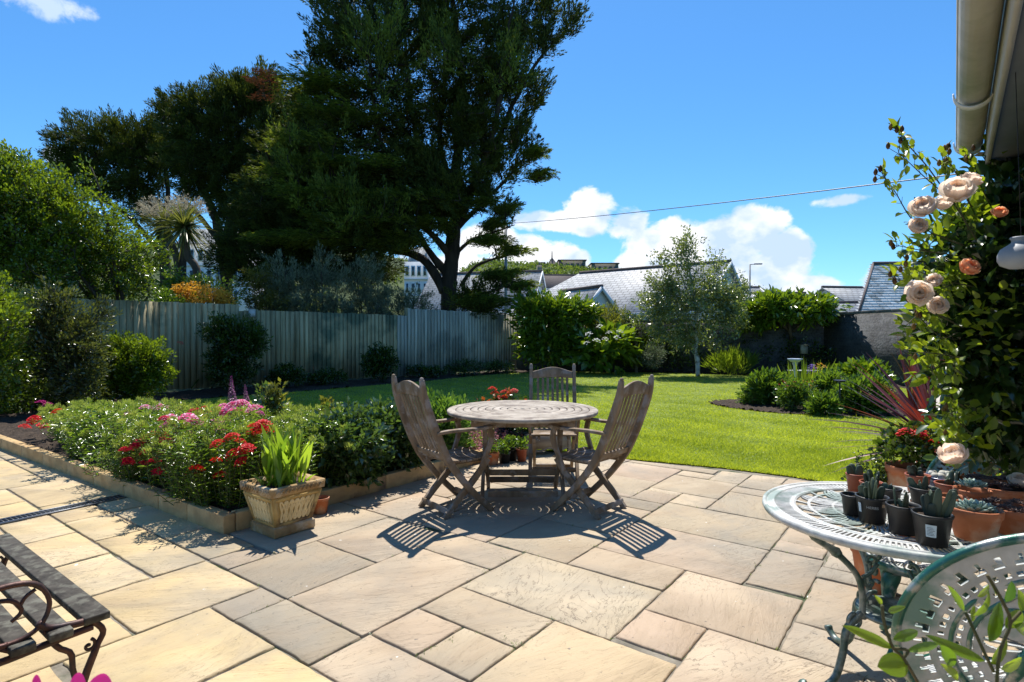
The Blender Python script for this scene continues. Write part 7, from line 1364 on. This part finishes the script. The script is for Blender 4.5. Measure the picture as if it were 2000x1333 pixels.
for o in [o for o in bpy.data.objects if o.name.startswith('rose_bloom')][-2:]: pass
# hanging gourd shaped ornament
c = W(1992, 500, 1.85); t = empty('hanging_ornament', c, 'grey gourd shaped ceramic ornament hanging in front of the rose', 'ornament'); mb = MB(); mb.lathe((0, 0, 0), [(0, -.042), (.03, -.041), (.052, -.03), (.060, -.014), (.060, .002), (.052, .022), (.032, .036), (.024, .042), (.024, .050), (.029, .056), (.027, .060), (0, .060)], 32); mb.build('body', plain('grey_ceramic', (.30, .32, .35), .55), t, smooth=True)
mb = MB(); mb.tube([(0, 0, .06), (.02, .05, h_ - .15 - c[2])], .0015, 4); mb.build('cord', M_black, t)
# ---- leaf shoots in the near right foreground
Yf = .80
def zf(u_, v_): return 1600 + u_ * .2123, 1050 + v_ * .2123
t = wempty('bay_shrub', (.62, .78, 0), 'leafy light green shoots of a potted shrub in the near right foreground', 'plant'); mb = MB()
lv = [((700, 1040), (225, 825), 95, 0), ((600, 630), (525, 545), 45, 0), ((655, 700), (820, 650), 60, .05), ((1130, 1000), (830, 1070), 80, .02), ((1560, 1160), (1000, 915), 115, 0), ((1360, 690), (1200, 450), 75, -.02), ((1440, 740), (1570, 460), 95, .02), ((1275, 1200), (1140, 1010), 120, -.03), ((840, 1190), (560, 1210), 200, 0), ((1590, 980), (1690, 610), 130, .04), ((1745, 610), (1795, 410), 115, 0), ((1884, 700), (1860, 490), 80, .02), ((1310, 1333), (1140, 1185), 85, -.02), ((1700, 1230), (1900, 1130), 110, .03), ((1740, 850), (1890, 690), 110, .02), ((700, 960), (935, 880), 95, .04), ((1610, 1190), (1760, 960), 100, .03), ((1430, 790), (1455, 640), 60, .02), ((1660, 560), (1560, 350), 30, 0), ((1800, 800), (1900, 900), 110, .02), ((1480, 560), (1590, 450), 60, .05)]
for (a, b_, w_, dy) in lv:
    pa = W(*zf(*a), Yf); pb = W(*zf(*b_), Yf + dy); wm = w_ * .2123 / F * Yf; niceleaf(mb, pa, pb, unit(np.array([R.normal() * .4, -1, .5 + R.normal() * .3])), wm * 1.05, R.uniform(0, 1), R.uniform(-.08, .14))
mb.build('leaves', leaf_mat('fresh_bay_leaf', (.05, .13, .012), (.24, .34, .035), .45, .26, .8), t, smooth=True); mb = MB()
for pts in ([(960, 1400), (800, 1130), (700, 1030), (620, 800), (600, 640)], [(1640, 1260), (1560, 1100), (1480, 930), (1370, 700)], [(1680, 1600), (1670, 1333), (1700, 1050), (1790, 800), (1700, 580), (1570, 360)], [(1000, 1700), (980, 1500), (960, 1400)], [(800, 1130), (840, 1060), (700, 1040)], [(1790, 800), (1884, 700)]):
    mb.tube(smooth_path([W(*zf(*p), Yf) for p in pts], 16), .0022, 6)
mb.tube(smooth_path([W(*zf(1680, 1600), Yf), (.66, .80, .30)], 6), .004, 6); mb.tube(smooth_path([W(*zf(1000, 1700), Yf), (.60, .80, .30)], 6), .004, 6); mb.build('stems', M_rstem, t); mb = MB(); pot_shell(mb, .32, .17, .13, .02, .04); mb.V = [v + np.array([.64, .80, 0]) for v in mb.V]; mb.build('pot', M_terra, t, smooth=True)
# ---- pink flower tips at the lower left
t = wempty('geranium', (-.52, .70, 0), 'magenta pink flower petals poking in at the bottom left corner', 'plant'); mb = MB()
for (x, y, w_) in ((70, 1322, 16), (152, 1317, 24), (197, 1318, 36), (110, 1340, 30), (175, 1345, 30)):
    p = W(x, y, .70); wm = w_ / F * .7; bigleaves(mb, (p - (0, 0, .028))[None], np.array([[R.normal() * .1, 0, 1.]]), np.array([[0., -1, .1]]), .034, wm * 1.7, np.array([R.uniform()]), .25, -.1)
mb.build('petals', L_mag, t, smooth=True, sub=2); mb = MB(); 
for x in (70, 150, 190): mb.tube([W(x, 1350, .70) - (0, 0, .01), (-.56 + (x - 130) * .0003, .72, .30)], .002, 5)
mb.build('stems', M_twig, t); mb = MB(); pot_shell(mb, .30, .12, .09, .02, .04); mb.V = [v + np.array([-.56, .72, 0]) for v in mb.V]; mb.build('pot', M_terra, t, smooth=True)
for o in bpy.data.objects:
    if '_w' in o: del o['_w']
